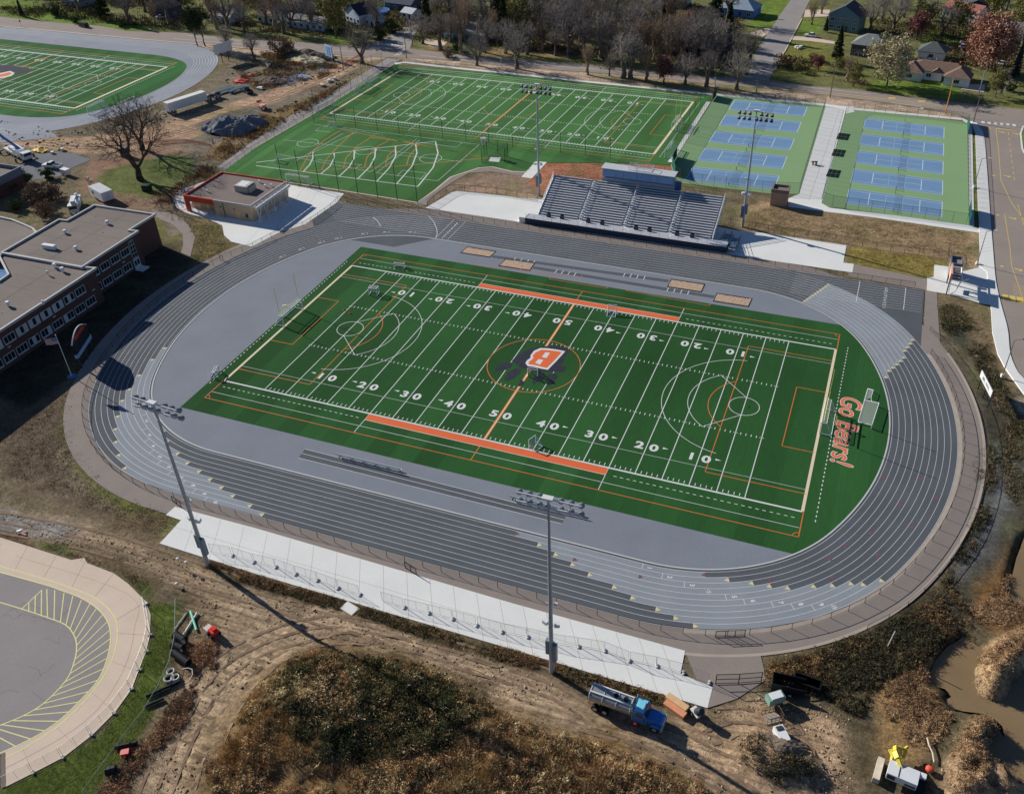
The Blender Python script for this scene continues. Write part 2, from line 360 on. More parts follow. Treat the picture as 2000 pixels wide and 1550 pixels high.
# lower left bank and lawn
zone((118,103,86), [(-100,760),(60,790),(150,730),(150,800),(150,870),(210,950),(330,995),(310,1060),(200,1010),(130,985),(0,930),(-100,930)], 1, 1)
zone((158,142,118), [(115,870),(160,900),(190,950),(150,960),(118,920)], 1.6, 2.4)
zone((112,116,62), [(122,840),(140,700),(150,760),(148,840),(170,905),(215,955),(285,985),(330,1003),(350,1016),(325,1048),(270,1010),(200,972),(150,910)], 1.1, 1.4)
zone((112,96,74), [(215,1000),(285,1005),(312,1030),(300,1058),(240,1040)], 1.6, 1.6)
zone((178,154,126), [(-60,985),(40,1003),(110,1012),(200,1040),(300,1078),(420,1120),(600,1175),(760,1215),(900,1262),(1000,1300),(1100,1335),(1160,1372),(1220,1400),(1330,1430),(1420,1470),(1500,1560),(1380,1560),(1290,1470),(1120,1440),(980,1395),(860,1320),(760,1275),(620,1258),(560,1290),(480,1345),(430,1430),(395,1560),(280,1560),(310,1450),(370,1330),(420,1250),(390,1175),(320,1120),(200,1075),(90,1050),(-60,1040)], 1.6, 2)
zone((150,146,142), [(-60,985),(40,1003),(130,1020),(170,1035),(130,1050),(40,1038),(-60,1035)], 1, 1.6)
zone((118,98,74), [(-60,1035),(30,1042),(120,1060),(230,1100),(300,1130),(296,1165),(270,1155),(225,1112),(140,1085),(50,1062),(-60,1046)], 1, 1)
zone((88,104,52), [(60,1052),(110,1062),(140,1075),(150,1090),(90,1072)], 1, 1); zone((88,104,52), [(228,1114),(285,1135),(300,1170),(285,1172),(262,1142)], 1, 1)
zone((104,116,56), [(283,1176),(345,1178),(346,1290),(330,1330),(290,1410),(225,1500),(175,1560),(-60,1560),(7,1540),(64,1510),(124,1480),(181,1436),(225,1392),(258,1345),(281,1280),(294,1230)], .7, .8)
zone((140,120,96), [(380,1140),(420,1200),(420,1280),(360,1350),(345,1260),(350,1180)], 2, 2)
zone((84,74,54), [(400,1095),(500,1128),(700,1185),(900,1245),(1000,1272),(1180,1325),(1380,1385),(1360,1395),(1160,1345),(900,1270),(700,1205),(480,1140),(395,1108)], .8, .8)
zone((196,170,140), [(408,1490),(440,1420),(500,1340),(580,1282),(600,1290),(560,1330),(500,1400),(440,1500)], 1.4, 1.4)
zone((128,104,72), MOUND, 2, 3)
zone((84,76,52), [(560,1320),(700,1285),(860,1330),(940,1400),(900,1480),(760,1500),(600,1480),(540,1400)], 3, 3)
zone((150,122,84), [(870,1440),(960,1400),(1060,1430),(1180,1450),(1290,1480),(1380,1540),(1200,1560),(900,1560)], 4, 3)
zone((186,150,108), [(860,1480),(940,1430),(970,1440),(900,1510),(870,1530)], 2, 2)
# lower right
zone((100,90,70), [(1490,1290),(1560,1272),(1700,1225),(1850,1130),(1905,1020),(2050,1000),(2050,1560),(1440,1560),(1400,1450),(1450,1380),(1490,1340)], 2, 2)
zone((182,154,124), [(1290,1410),(1400,1385),(1480,1360),(1520,1390),(1600,1370),(1660,1400),(1670,1560),(1480,1560),(1380,1470)], 2, 2)
zone((72,66,50), [(1560,1275),(1700,1230),(1830,1150),(1900,1140),(1890,1200),(1800,1270),(1700,1330),(1600,1340)], 2.5, 2)
zone((150,122,84), [(1720,1330),(1800,1290),(1830,1280),(1815,1330),(1850,1375),(1800,1440),(1760,1470),(1730,1420)], 2, 1.5)
zone((196,166,128), BANK1, 1, 1); zone((196,166,128), BANK2, 1, 1); zone((190,160,126), [(1840,1490),(1960,1490),(2100,1560),(1830,1600)], 1.4, 1.4)
zone((130,98,62), [(1950,1060),(2050,1040),(2050,1240),(1930,1240),(1880,1190)], 1.5, 1.5)
zone((88,84,72), SLOPE_R, 1.6, 1.6)
zone((116,116,116), [(1922,880),(1950,850),(1975,900),(1965,1000),(1930,1080),(1890,1130),(1870,1140),(1895,1060),(1915,980)], 1.8, 1.6)
zone((136,118,92), [(1830,565),(1870,580),(1936,606),(1940,660),(1965,720),(1985,760),(1960,770),(1930,700),(1900,660),(1845,640),(1832,600)], 1.5, 1.3)
zone((84,84,68), [(1835,600),(1862,590),(1900,660),(1890,700),(1840,640)], 1.2, 1.4)
zone((176,160,136), [(1985,770),(2060,790),(2060,850),(1990,800)], 1, 1)
# between stand and courts
zone((164,140,108), [(1440,400),(1540,392),(1620,410),(1750,424),(1905,454),(1912,545),(1870,530),(1820,545),(1660,490),(1440,452)], 1, 1)
zone((146,132,70), [(1655,482),(1850,507),(1848,518),(1824,517),(1822,543),(1668,520),(1650,512)], 1, .8)
zone((150,128,108), [(830,398),(880,360),(945,335),(1040,345),(1060,395),(900,370)], 1.5, 1.2)
zone((184,154,128), [(870,380),(930,365),(1050,380),(1050,390),(900,374)], 1, 1)
zone((172,118,90), [(1062,316),(1290,322),(1320,330),(1320,360),(1060,380),(1030,352)], .6, .5)
zone((104,116,52), [(1897,268),(1906,275),(1910,430),(1896,440)], .3, .3)
zone((150,132,96), [(1668,210),(1880,232),(1890,242),(1680,218)], .4, .5)

def build_ground():
    xs = np.concatenate([np.arange(-420, -150, 1.5), np.arange(-150, -110, .9), np.arange(-110, 100, .55), np.arange(100, 240, 1.6)])
    ys = np.concatenate([np.arange(-112, -40, .5), np.arange(-40, 60, .85), np.arange(60, 240, 1.0), np.arange(240, 480, 2.4)])
    X, Y = np.meshgrid(xs, ys); ny, nx = X.shape
    Z = height(X, Y)
    C = np.empty((ny, nx, 3)); C[:] = BASE
    w1 = (fbm(X, Y, 5, 4, 40)-.5)*5; w2 = (fbm(X, Y, 5, 4, 60)-.5)*5
    w3 = (fbm(X, Y, 26, 3, 80)-.5)*14; w4 = (fbm(X, Y, 26, 3, 90)-.5)*14
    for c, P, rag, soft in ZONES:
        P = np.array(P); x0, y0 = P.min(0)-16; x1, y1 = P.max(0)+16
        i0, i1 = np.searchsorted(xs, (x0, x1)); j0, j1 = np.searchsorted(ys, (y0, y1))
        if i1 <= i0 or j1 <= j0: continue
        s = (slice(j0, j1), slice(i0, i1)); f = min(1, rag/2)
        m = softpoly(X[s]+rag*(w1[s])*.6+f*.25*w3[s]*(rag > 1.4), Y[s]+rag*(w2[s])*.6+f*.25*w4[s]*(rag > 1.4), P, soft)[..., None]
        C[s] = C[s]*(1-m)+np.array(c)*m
    # clods, tufts and litter: patches of lighter and darker earth
    t = fbm(X, Y, 3.0, 4, 120); t2 = fbm(X, Y, 18, 4, 140)
    C *= (.72+.56*t)[..., None]; C *= (.8+.4*t2)[..., None]
    g = np.clip((fbm(X, Y, 7, 4, 160)-.52)*5, 0, 1)*.35*(Y > -20)
    C = C*(1-g[..., None])+np.array(obs(104,112,60))*g[..., None]
    # skirt that carries the sheet far past everything built
    V = np.stack([X, Y, Z], -1).reshape(-1, 3)
    ii = np.arange(ny*nx).reshape(ny, nx)
    Q = np.stack([ii[:-1, :-1], ii[:-1, 1:], ii[1:, 1:], ii[1:, :-1]], -1).reshape(-1, 4)
    far = 2600.0; nv = len(V); cx = [xs[0], xs[-1], xs[-1], xs[0]]; cy = [ys[0], ys[0], ys[-1], ys[-1]]
    edges = [ii[0, :], ii[:, -1], ii[-1, ::-1], ii[::-1, 0]]
    EV = []; EQ = []; EC = []
    for e, (dx, dy) in zip(edges, ((0, -1), (1, 0), (0, 1), (-1, 0))):
        a = nv+len(EV)
        for v in e:
            x, y, z = V[v]
            EV.append((x*(8 if dy else 1)+dx*far, y*(8 if dx else 1)+dy*far, -.5)); EC.append((.12, .1, .07))
        for k in range(len(e)-1): EQ.append((e[k], a+k, a+k+1, e[k+1]))
    V = np.concatenate([V, np.array(EV)]); Q = np.concatenate([Q, np.array(EQ)])
    me = mesh_np('ground', V, quads=Q)
    ca = me.color_attributes.new('Zone', 'FLOAT_COLOR', 'POINT')
    A = np.zeros((len(V), 4), np.float32)
    ruts = softpoly(X, Y, GL([(-60,1000),(200,1045),(420,1125),(700,1210),(900,1280),(1080,1325),(1300,1400),(1500,1375),(1660,1390),(1660,1560),(1380,1560),(1000,1400),(760,1280),(620,1262),(480,1350),(395,1560),(280,1560),(370,1330),(300,1110),(-60,1045)]), 3)
    ruts = np.maximum(ruts, softpoly(X, Y, GL([(0,250),(200,262),(420,208),(700,112),(706,122),(470,236),(260,302),(0,288)]), 3)*.8); A[:nv, 3] = ruts.ravel()
    A[:nv, :3] = C.reshape(-1, 3); A[nv:, :3] = np.array(EC)
    ca.data.foreach_set('color', A.ravel())
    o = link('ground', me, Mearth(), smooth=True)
    tag(o, kind='structure')
build_ground()
wm = M('pond_water', obs(128,108,80,.95), .3, .14, .12, fine=.05, spec=.3)
b = MB(); b.poly(POND_W, -.75); b.poly(POND2_W, -.75)
struct('pond_water', b, wm)
pm = M('puddle_water', obs(150,160,184,.95), .12, .12, .3, spec=.6)  # pale blue base colour has the sky's reflection painted in
b = MB()
b.poly(GL(ZZ(410,80,7.407,[(950,590),(1100,520),(1250,475),(1420,500),(1480,520),(1300,580),(1140,640),(1010,665)])), -.005)
b.poly(GL(ZZ(410,80,7.407,[(1590,310),(1700,310),(1735,370),(1690,425),(1600,430),(1520,370)])), -.005)
struct('puddle_water', b, pm)

# ================================================================== TRACK
X0, Y0, TA, TB, TR2, TR1 = -4.57, -.04, 71.2, 43.24, 59.66, 28.93
def track_base(A=TA, B=TB, R2=TR2, R1=TR1, x0=X0, y0=Y0, step=1.0):
    sp = (B-R1)/(R2-R1); phi = math.asin(sp); c2 = A-R2; c1x = c2+(R2-R1)*math.cos(phi); c1y = B-R1
    q = []   # first quadrant, from (A,0) to the middle of the far straight
    n = int(R2*phi/step)
    for i in range(n): t = phi*i/n; q.append((c2+R2*math.cos(t), R2*math.sin(t), math.cos(t), math.sin(t)))
    n = int(R1*(PI/2-phi)/step)
    for i in range(n): t = phi+(PI/2-phi)*i/n; q.append((c1x+R1*math.cos(t), c1y+R1*math.sin(t), math.cos(t), math.sin(t)))
    n = int(c1x/step)
    for i in range(n): q.append((c1x*(1-i/n), B, 0, 1))
    q = np.array(q); q2 = q[1:][::-1]*np.array([-1, 1, -1, 1]); mid = np.array([[0, B, 0, 1]])
    top = np.concatenate([q, mid, q2, ]); end = np.array([[-A, 0, -1, 0]])
    bot = top[1:]*np.array([1, -1, 1, -1])
    P = np.concatenate([top, end, bot[::-1]])
    P[:, 0] += x0; P[:, 1] += y0
    return P
TRK = track_base()
NT = len(TRK)
def toff(i, o): p = TRK[int(i) % NT]; return (p[0]+p[2]*o, p[1]+p[3]*o)
def tnear(px, py, world=None):
    x, y = G(px, py) if world is None else world
    # walk outwards until the offset point matches
    best = None
    d = (x-TRK[:, 0]); e = (y-TRK[:, 1]); along = np.abs(-d*TRK[:, 3]+e*TRK[:, 2]); out = d*TRK[:, 2]+e*TRK[:, 3]
    along[(out < -6) | (out > 25)] = 1e9
    return int(np.argmin(along))
def tband(mb, o0, o1, z, i0=0, i1=None):
    idx = list(range(NT))+[0] if i1 is None else [k % NT for k in (range(i0, i1+1) if i1 >= i0 else range(i0, i1+NT+1))]
    A = [toff(i, o0) for i in idx]; B = [toff(i, o1) for i in idx]; n = len(idx)
    V = [(p[0], p[1], z) for p in A]+[(p[0], p[1], z) for p in B]
    mb.add(V, [(i, n+i, n+i+1, i+1) for i in range(n-1)])
LW = 1.07; LO = .30
dark = M('track_dark', obs(82,86,91), .9, .13, .16, fine=.09, bump=.1, spec=.15)
light = M('track_light', obs(130,136,142), .9, .10, .16, fine=.08, spec=.15)
white = M('line_white', (.80, .80, .78), .7, .06, 2.0)
infm = M('infield_grey', obs(119,124,132), .9, .09, .12, fine=.07, spec=.15)
asph = M('walk_asphalt', obs(134,124,117), .92, .08, .3, fine=.12, bump=.2, spec=.15)
concr = M('concrete', obs(222,218,212,.92), .9, .06, .12, fine=.05, spec=.2)
concr_t = M('concrete_tan', obs(196,178,160), .9, .08, .2, fine=.06, spec=.2)
road = M('road_asphalt', obs(140,129,121), .92, .10, .12, fine=.1, spec=.15)
yellow = M('line_yellow', obs(236,204,140), .8, .1, 1.5)
# walkway ring outside the fence
b = MB(); tband(b, 10.8, 15.4, -.004); b.poly(GL([(330,972),(500,1010),(1000,1155),(1300,1240),(1440,1262),(1485,1276),(1492,1305),(1494,1328),(1438.6,1364),(1381.8,1381.7),(1338,1270),(1000,1177),(500,1031),(341.8,989)]), .0)
b.poly(GL([(1640,510),(1810,545),(1810,567),(1660,540)]), .0)
b.poly(GL([(1803,640),(1820,640),(1835,660),(1838,720),(1815,700),(1800,668)]), .0); b.poly(GL([(1808,560),(1830,572),(1834,640),(1838,680),(1803,672)]), -.002)
walk = struct('walkway', b, asph)
b = MB(); i0, i1 = tnear(1330,1240), tnear(1803,690); tband(b, 11.0, 11.75, .004, i0, i1); tband(b, 15.05, 15.5, .004, i0, i1)
part('concrete_edging', b, M('edging_tan', obs(162,150,138), .9, .12, .4, fine=.1), walk)
# running surface with its two straights drawn out past the bends
b = MB(); tband(b, -.05, 11.05, .016)
xl = G(652,393)[0]; yl = Y0+TB+11.05
b.poly([(xl, yl), (xl, yl-10.8), (xl+6, 36.0), (-50, 36.0), (-36, yl-5), (-36, yl)], .012)
xr = G(1806,566)[0]
b.poly([(38, yl), (38, 46), (48, 42), (60, 30), (xr-3.5, 27), (xr, 31), (xr, yl)], .012)
track = struct('running_track', b, dark)
b = MB()
for ln in range(11): tband(b, LO+ln*LW-.03, LO+ln*LW+.03, .024)
for ln in range(1, 11):
    o = LO+ln*LW; y = Y0+TB+o
    b.strip([(xl+.4+(.0 if ln > 5 else (6-ln)*1.2), y), (-43, y)], .06, .0245); b.strip([(43, y), (xr-.3, y)], .06, .0245)
for zx in (690, 1045): b.strip([G(*ZZ(1500,380,K5,[(zx, 690)])[0])[:1]+(Y0+TB+1.3,), G(*ZZ(1500,380,K5,[(zx, 690)])[0])[:1]+(Y0+TB+11,)], .12, .025)
fx = G(*ZZ(500,380,K5,[(1440,250)])[0])[0]
b.strip([(fx, Y0+TB+.3), (fx, Y0+TB+11)], .1, .025); b.strip([(fx+3.2, Y0+TB+.3), (fx+3.2, Y0+TB+11)], .08, .025)
for q in ([(1310,165),(1345,205),(1368,260),(1372,300),(1360,328)], [(885,172),(915,195),(935,222),(942,240)]):
    b.strip(GL(ZZ(500,380,K5,q)), .14, .025)
part('lane_lines', b, white, track)
# lane numbers
b = MB()
for ln in range(1, 10): flat_text(b, str(ln), .95, (fx+1.6, Y0+TB+LO+(ln-.5)*LW), PI, .0255, .02); 
ex = G(*ZZ(1500,380,K5,[(890,770)])[0])[0]
for ln in range(1, 10): flat_text(b, str(ln), .95, (ex, Y0+TB+LO+(ln-.5)*LW), PI/2, .0255, .02)
# exchange zones: starts and ends lane by lane
Z_RT = ([tnear(1581,575)]*10, [(1728,736),(1734,728),(1740,721),(1747,713),(1753,706),(1760,698),(1766,690),(1773,683),(1780,675),(1786.4,667.7)])
Z_BR = ([(1009,1042.5),(1044,1062),(1080,1081),(1116,1102),(1153.5,1122.5),(1191.5,1143),(1230.4,1165.5),(1271.7,1188),(1314.8,1206.8),(1358.6,1223)],
        [(1384.4,1124.3),(1425.7,1134),(1468.3,1141.3),(1507.7,1145.7),(1547.7,1147),(1586.4,1147),(1623.3,1145.7),(1658,1141.8),(1691.4,1137.2),(1722.4,1131.5)])
Z_L = ([(327,678),(301.9,703),(279.4,729.6),(260.6,755.4),(243.8,782.7),(233.5,809),(230.4,836.6),(230.4,862.7),(235.3,887),(245,912)],
       [(323.8,840.5),(332.8,863),(347.8,884.4),(366.9,903.2),(389,918.7),(414,935.4),(437.8,951),(463,968.5),(488.4,985.7),(515.5,1003.8)])
zb = MB(); yb = MB(); rb = MB()
def tri(mb, i, ln, s):
    o0 = LO+(ln-1)*LW+.12; o1 = LO+ln*LW-.12; a = toff(i, o0); c = toff(i, o1); t = TRK[(i+1) % NT]-TRK[i % NT]; L = math.hypot(t[0], t[1]); t = t/L*s
    m = ((a[0]+c[0])/2+t[0]*.75, (a[1]+c[1])/2+t[1]*.75)
    mb.add([(a[0], a[1], .0275), (c[0], c[1], .0275), (m[0], m[1], .0275)], [(0, 1, 2)])
# travel round the track is anticlockwise, the same sense as the base points
ends_rt = [tnear(*q) for q in Z_RT[1]]
for ln in range(1, 11):
    tband(zb, LO+(ln-1)*LW+.03, LO+ln*LW-.03, .020, ends_rt[ln-1], Z_RT[0][0]); tri(yb, ends_rt[ln-1], ln, 1); tri(yb, Z_RT[0][0], ln, -1)
    for Zn, mbs in ((Z_BR, (rb, yb)), (Z_L, (yb, yb))):
        i0, i1 = tnear(*Zn[0][ln-1]), tnear(*Zn[1][ln-1])
        tband(zb, LO+(ln-1)*LW+.03, LO+ln*LW-.03, .020, i0, i1)
        tri(mbs[0] if ln == 1 else mbs[1], i0, ln, 1); tri(mbs[0] if ln == 1 else mbs[1], i1, ln, -1)
part('exchange_zones', zb, light, track)
part('zone_marks', yb, M('mark_cream', obs(196,186,138), .8, .05), track)
for q in ((1125,1081),(1246,1125),(1745,1128),(1500,1131)): tri(rb, tnear(*q), 3, 1)
for px, py in ZZ(1500,760,K5,[(1160,680),(1275,825),(1000,880),(1090,1045),(775,1090),(830,1255),(465,1285),(485,1430),(870,670)]):
    x, y = G(px, py); rb.box((x, y, .0262), (.75, .5, .003), random.random()*3)
part('red_marks', rb, M('mark_red', obs(112,74,86), .85, .2, 3), track)
NUM = [((1252.8,1105),(1265.7,1108.3)),((1292.8,1124.3),(1305.7,1127)),((1333.6,1142.6),(1347.5,1142.6)),((1376,1155),(1389,1156.5)),((1418.5,1166.8),(1432.7,1166.8)),((1461.8,1174.5),(1475.5,1175)),((1504,1180.4),(1518.6,1179)),((1544.4,1185.3),(1558.8,1182.8)),((1585,1186),(1597.5,1183)),((1623.8,1186),(1635.5,1182))]
NUML = [None,(290.8,821.4),(293.3,845),(301.9,869),(315.3,890.8),(332.3,910.4),(354,929),(376.7,945.2),(400.7,962.5),(425.2,980)]
def lane_no(ln, i):
    a = toff(i, 0); c = toff((i+1), 0); ang = math.atan2(c[1]-a[1], c[0]-a[0])
    flat_text(b, str(ln), .98, toff(i, LO+(ln-.5)*LW), ang-PI/2, .0255, .025, sx=1.0 if ln < 10 else .7)
for ln, (a, c) in enumerate(NUM, 1):
    i = tnear(*a); b.strip([toff(i, LO+(ln-1)*LW), toff(i, LO+ln*LW)], .08, .0255); lane_no(ln, tnear(*c))
for ln, c in enumerate(NUML, 1):
    if c: i = tnear(*c); lane_no(ln, i); b.strip([toff(i-2, LO+(ln-1)*LW), toff(i-2, LO+ln*LW)], .08, .0255)
for q in ZZ(500,380,K5,[(90,410),(260,368),(425,323),(607,295),(790,275),(980,272),(1168,285)]): i = tnear(*q); lane_no(2, i); b.strip([toff(i-1, LO+LW), toff(i-1, LO+2*LW)], .08, .0255)
part('lane_numbers', b, white, track)
b = MB()
for o0, o1, z in ((-.32, -.06, .06),): tband(b, o0, o1, z)
kerb = struct('track_kerb', b, M('kerb_grey', obs(178,180,178), .85, .06, 1.0))
# infield pavement
b = MB(); b.poly([toff(i, -.2) for i in range(NT)], .008)
infield = struct('infield_pavement', b, infm)
def quadz(mb, q, z): mb.poly(GL(q), z)
b = MB(); lw = MB()
run_a = ZZ(1000,380,K5,[(-150,468),(1185,655)]); run_b = ZZ(1000,380,K5,[(160,552),(1530,775)])
for R in (run_a, run_b):
    P = GL(R); b.strip(P, 1.25, .012)
for R, marks in ((run_a, [(30,475),(78,484),(128,492),(175,498),(848,610),(897,618),(947,627),(1000,634)]), (run_b, [(333,581),(380,589),(430,596),(478,602),(1180,716),(1230,724),(1282,733),(1335,741)])):
    A, B_ = np.array(G(*R[0])), np.array(G(*R[1])); t = (B_-A)/np.linalg.norm(B_-A); nn = np.array([-t[1], t[0]])
    for q in ZZ(1000,380,K5,marks):
        p = A+t*np.dot(np.array(G(*q))-A, t); lw.strip([p+nn*.85, p-nn*.85], .16, .016)
JV = ZZ(500,760,K5,[(372,452),(320,518)])+ZZ(980,940,10.526,[(1240,870),(1320,700)])
quadz(b, JV, .012)
A, B_, C_, D_ = [np.array(p) for p in GL(JV)]
for f in (0, .5, 1): lw.strip([A*(1-f)+B_*f, D_*(1-f)+C_*f], .08, .016)
part('runways', b, dark, infield)
V, F = text_mesh('THROWERS', .6, .01)
flat_text(lw, 'JAVELIN', .75, (A*.72+B_*.28+(D_-A)*.12)*1.0, math.atan2((D_-A)[1], (D_-A)[0]), .016, .01) if False else None
part('runway_lines', lw, white, infield)

# ================================================================== MAIN TURF
YD_ = .9144
def turf_mat(name, c, lo, hi):
    """lo = roll width, hi = where the rolls start; rolls lean opposite ways; nap sheen painted into the colour as bands and streaks"""
    m = M(name, c, .95, .13, .06, fine=.15, spec=.08, stretch=(1.6, .14, 1)); nt = m.node_tree; L = nt.links; b = nt.nodes['Principled BSDF']
    src = b.inputs['Base Color'].links[0].from_socket; g = _n(nt, 'ShaderNodeNewGeometry'); sp = _n(nt, 'ShaderNodeSeparateXYZ'); L.new(g.outputs['Position'], sp.inputs[0])
    ma = _n(nt, 'ShaderNodeMath', operation='MULTIPLY_ADD'); ma.inputs[1].default_value = 1/lo; ma.inputs[2].default_value = -hi/lo+400; L.new(sp.outputs['X'], ma.inputs[0])
    fl = _n(nt, 'ShaderNodeMath', operation='FLOOR'); L.new(ma.outputs[0], fl.inputs[0]); wn = _n(nt, 'ShaderNodeTexWhiteNoise', noise_dimensions='1D'); L.new(fl.outputs[0], wn.inputs['W'])
    mo = _n(nt, 'ShaderNodeMath', operation='PINGPONG'); mo.inputs[1].default_value = 1.0; L.new(fl.outputs[0], mo.inputs[0])
    mr = _n(nt, 'ShaderNodeMath', operation='MULTIPLY_ADD'); mr.inputs[1].default_value = .13; mr.inputs[2].default_value = .86; L.new(mo.outputs[0], mr.inputs[0])
    m2 = _n(nt, 'ShaderNodeMath', operation='MULTIPLY_ADD'); m2.inputs[1].default_value = .12; L.new(wn.outputs[0], m2.inputs[0]); L.new(mr.outputs[0], m2.inputs[2])
    big_ = _n(nt, 'ShaderNodeTexNoise'); big_.inputs['Scale'].default_value = .022; big_.inputs['Detail'].default_value = 3; L.new(g.outputs['Position'], big_.inputs['Vector'])
    r3 = _n(nt, 'ShaderNodeMapRange'); r3.inputs[1].default_value = .3; r3.inputs[2].default_value = .7; r3.inputs[3].default_value = .82; r3.inputs[4].default_value = 1.2; L.new(big_.outputs[0], r3.inputs[0])
    mm = _n(nt, 'ShaderNodeMath', operation='MULTIPLY'); L.new(m2.outputs[0], mm.inputs[0]); L.new(r3.outputs[0], mm.inputs[1])
    v = _n(nt, 'ShaderNodeVectorMath', operation='SCALE'); L.new(src, v.inputs[0]); L.new(mm.outputs[0], v.inputs['Scale']); L.new(v.outputs[0], b.inputs['Base Color']); return m
turf_dark = turf_mat('turf_dark', obs(41,79,41), 5*YD_, -60*YD_)
i_a, i_b = tnear(1640,632), tnear(1550,1082)
# the bend edge runs from the lower corner round the right end to the upper corner
idx = [k % NT for k in (range(i_b, i_a+NT+1) if i_b > i_a else range(i_b, i_a+1))]
TL_, BL_ = G(705,482), G(352,795)
tp = [BL_]+[toff(i, -.33) for i in idx]+[TL_]
b = MB(); b.poly(tp, .02)
turf = struct('football_field', b, turf_dark)

YD = .9144; HWID = 53.333/2*YD
orange = M('line_orange', obs(222,118,62,.8), .85, .08, 1.5); orange_b = M('band_orange', obs(238,104,58,.9), .85, .05, 1.0)
tanw = M('line_tanwhite', obs(236,206,176,.85), .8, .05)
def football(parent, cx, cy, rz, zb, oc, wc, band=True, box=True, lx=1.0, ly=1.0, wl=1.0):
    """all the painted markings of one gridiron; returns the frame function"""
    ca, sa = math.cos(rz), math.sin(rz)
    def T(x, y): x *= lx; y *= ly; return (cx+x*ca-y*sa, cy+x*sa+y*ca)
    def L(mb, a, c, w, z=.004): mb.strip([T(*a), T(*c)], w*wl, zb+z)
    y0 = HWID; W = MB(); N = MB(); O = MB(); TW = MB()
    for k in range(-10, 11):
        if k: L(W, (k*5*YD, -y0), (k*5*YD, y0), .15)
    for s in (-1, 1):
        L(W, (-60*YD, s*(y0+.1)), (60*YD, s*(y0+.1)), .34, .0045)
        L(W, (-60*YD, s*(y0+3.9)), (60*YD, s*(y0+3.9)), .09)
        L(W, (-60*YD, s*(y0-5.3)), (-25*YD, s*(y0-5.3)), .07) ; L(W, (60*YD, s*(y0-5.3)), (25*YD, s*(y0-5.3)), .07); L(W, (-25*YD, s*(y0-5.3)), (25*YD, s*(y0-5.3)), .07)
        for k in range(-50, 51):
            if k % 5:
                L(W, (k*YD, s*(y0-.25)), (k*YD, s*(y0-.95)), .12); L(W, (k*YD, s*8.13-.32), (k*YD, s*8.13+.32), .13)
            elif k: L(W, (k*YD-.4, s*8.13), (k*YD+.4, s*8.13), .12)
        for e in (-1, 1):
            L(W, (e*25*YD, s*y0), (e*25*YD, s*(y0+6.0)), .12)
            k = 26.5 if band else 0
            x = k*YD
            while x < 59*YD: L(W, (e*x, s*(y0+1.85)), (e*(x+.55), s*(y0+1.85)), .13); x += 1.12
            y = -y0-1.8
            if s > 0:
                while y < y0+1.8: L(W, (e*62.4*YD, y), (e*62.4*YD, y+.5), .16); y += 1.1
                L(TW, (e*60*YD, -y0), (e*60*YD, y0), .5, .005)
        L(O, (-60.2*YD, s*(y0+5.95)), (60.2*YD, s*(y0+5.95)), .14)
        for e in (-1, 1):
            if s > 0:
                L(O, (e*60.2*YD, -y0-5.95), (e*60.2*YD, -y0), .16); L(O, (e*60.2*YD, y0+5.95), (e*60.2*YD, y0), .16)
            c = T(e*60.2*YD, s*(y0+5.95)); a0 = {(-1, -1): 0, (1, -1): 90, (1, 1): 180, (-1, 1): 270}[(e, s)]
            O.ring(c, .95, .12, zb+.006, a0+math.degrees(rz), a0+90+math.degrees(rz), 10)
    L(TW, (0, -y0), (0, y0), .22, .005); L(O, (0, y0), (0, y0+5.9), .16); L(O, (0, -y0), (0, -y0-5.9), .16)
    for s in (-.2, .2): L(O, (s, -y0), (s, y0), .16, .0052)
    O.ring(T(0, 0), 9.15, .15, zb+.0065)
    for e in (-1, 1):
        X = 60*YD
        for d, h in ((16.5, 20.16), (5.5, 9.16)):
            for p, q in (((e*X, h), (e*(X-d), h)), ((e*(X-d), h), (e*(X-d), -h)), ((e*(X-d), -h), (e*X, -h))): L(O, p, q, .14, .0068)
        c = T(e*(X-11), 0); t = math.degrees(math.acos(5.5/9.15)); a0 = (180 if e > 0 else 0)+math.degrees(rz); O.ring(c, 9.15, .14, zb+.0068, a0-t, a0+t, 24)
        # lacrosse crease, fan and arc
        cr = T(e*(X-13.7), 0); a0 = (180 if e > 0 else 0)+math.degrees(rz)
        W.ring(cr, 2.75, .12, zb+.0072); W.ring(cr, 8.0+2.2, .11, zb+.0072, a0-55, a0+55, 36); W.ring(cr, 15.0, .11, zb+.0072, a0-82, a0+82, 48)
        for s in (-1, 1):
            a = math.radians(a0+s*55); W.strip([(cr[0]+2.75*math.cos(a+s*.6), cr[1]+2.75*math.sin(a+s*.6)), (cr[0]+10.2*math.cos(a), cr[1]+10.2*math.sin(a))], .11, zb+.0073)
            W.box((*T(e*(X-13.7)+e*.9, 0), zb+.0074), (.12, .8, .002), rz)
    for s in (-1, 1):
        for k, t in ((-40, '10'), (-30, '20'), (-20, '30'), (-10, '40'), (0, '50'), (10, '40'), (20, '30'), (30, '20'), (40, '10')):
            r = rz if s < 0 else rz+PI; yy = s*(y0-7.35)
            for d, ch in zip((-1, 1), t):
                dx = d*1.28*(1 if s < 0 else -1)
                flat_text(N, ch, 2.55, T(k*YD+dx, yy), r, zb+.008, .09, sx=1.22, sy=.98)
            if k:
                e = 1 if k > 0 else -1; ax = k*YD+e*2.75; ya = yy-s*.55
                N.add([(*T(ax, ya-.24), zb+.008), (*T(ax+e*1.05, ya), zb+.008), (*T(ax, ya+.24), zb+.008)], [(0, 1, 2) if e > 0 else (0, 2, 1)])
    part('yard_lines', W, wc, parent); part('yard_numbers', N, wc, parent); part('soccer_lines', O, oc, parent); part('end_lines', TW, tanw, parent)
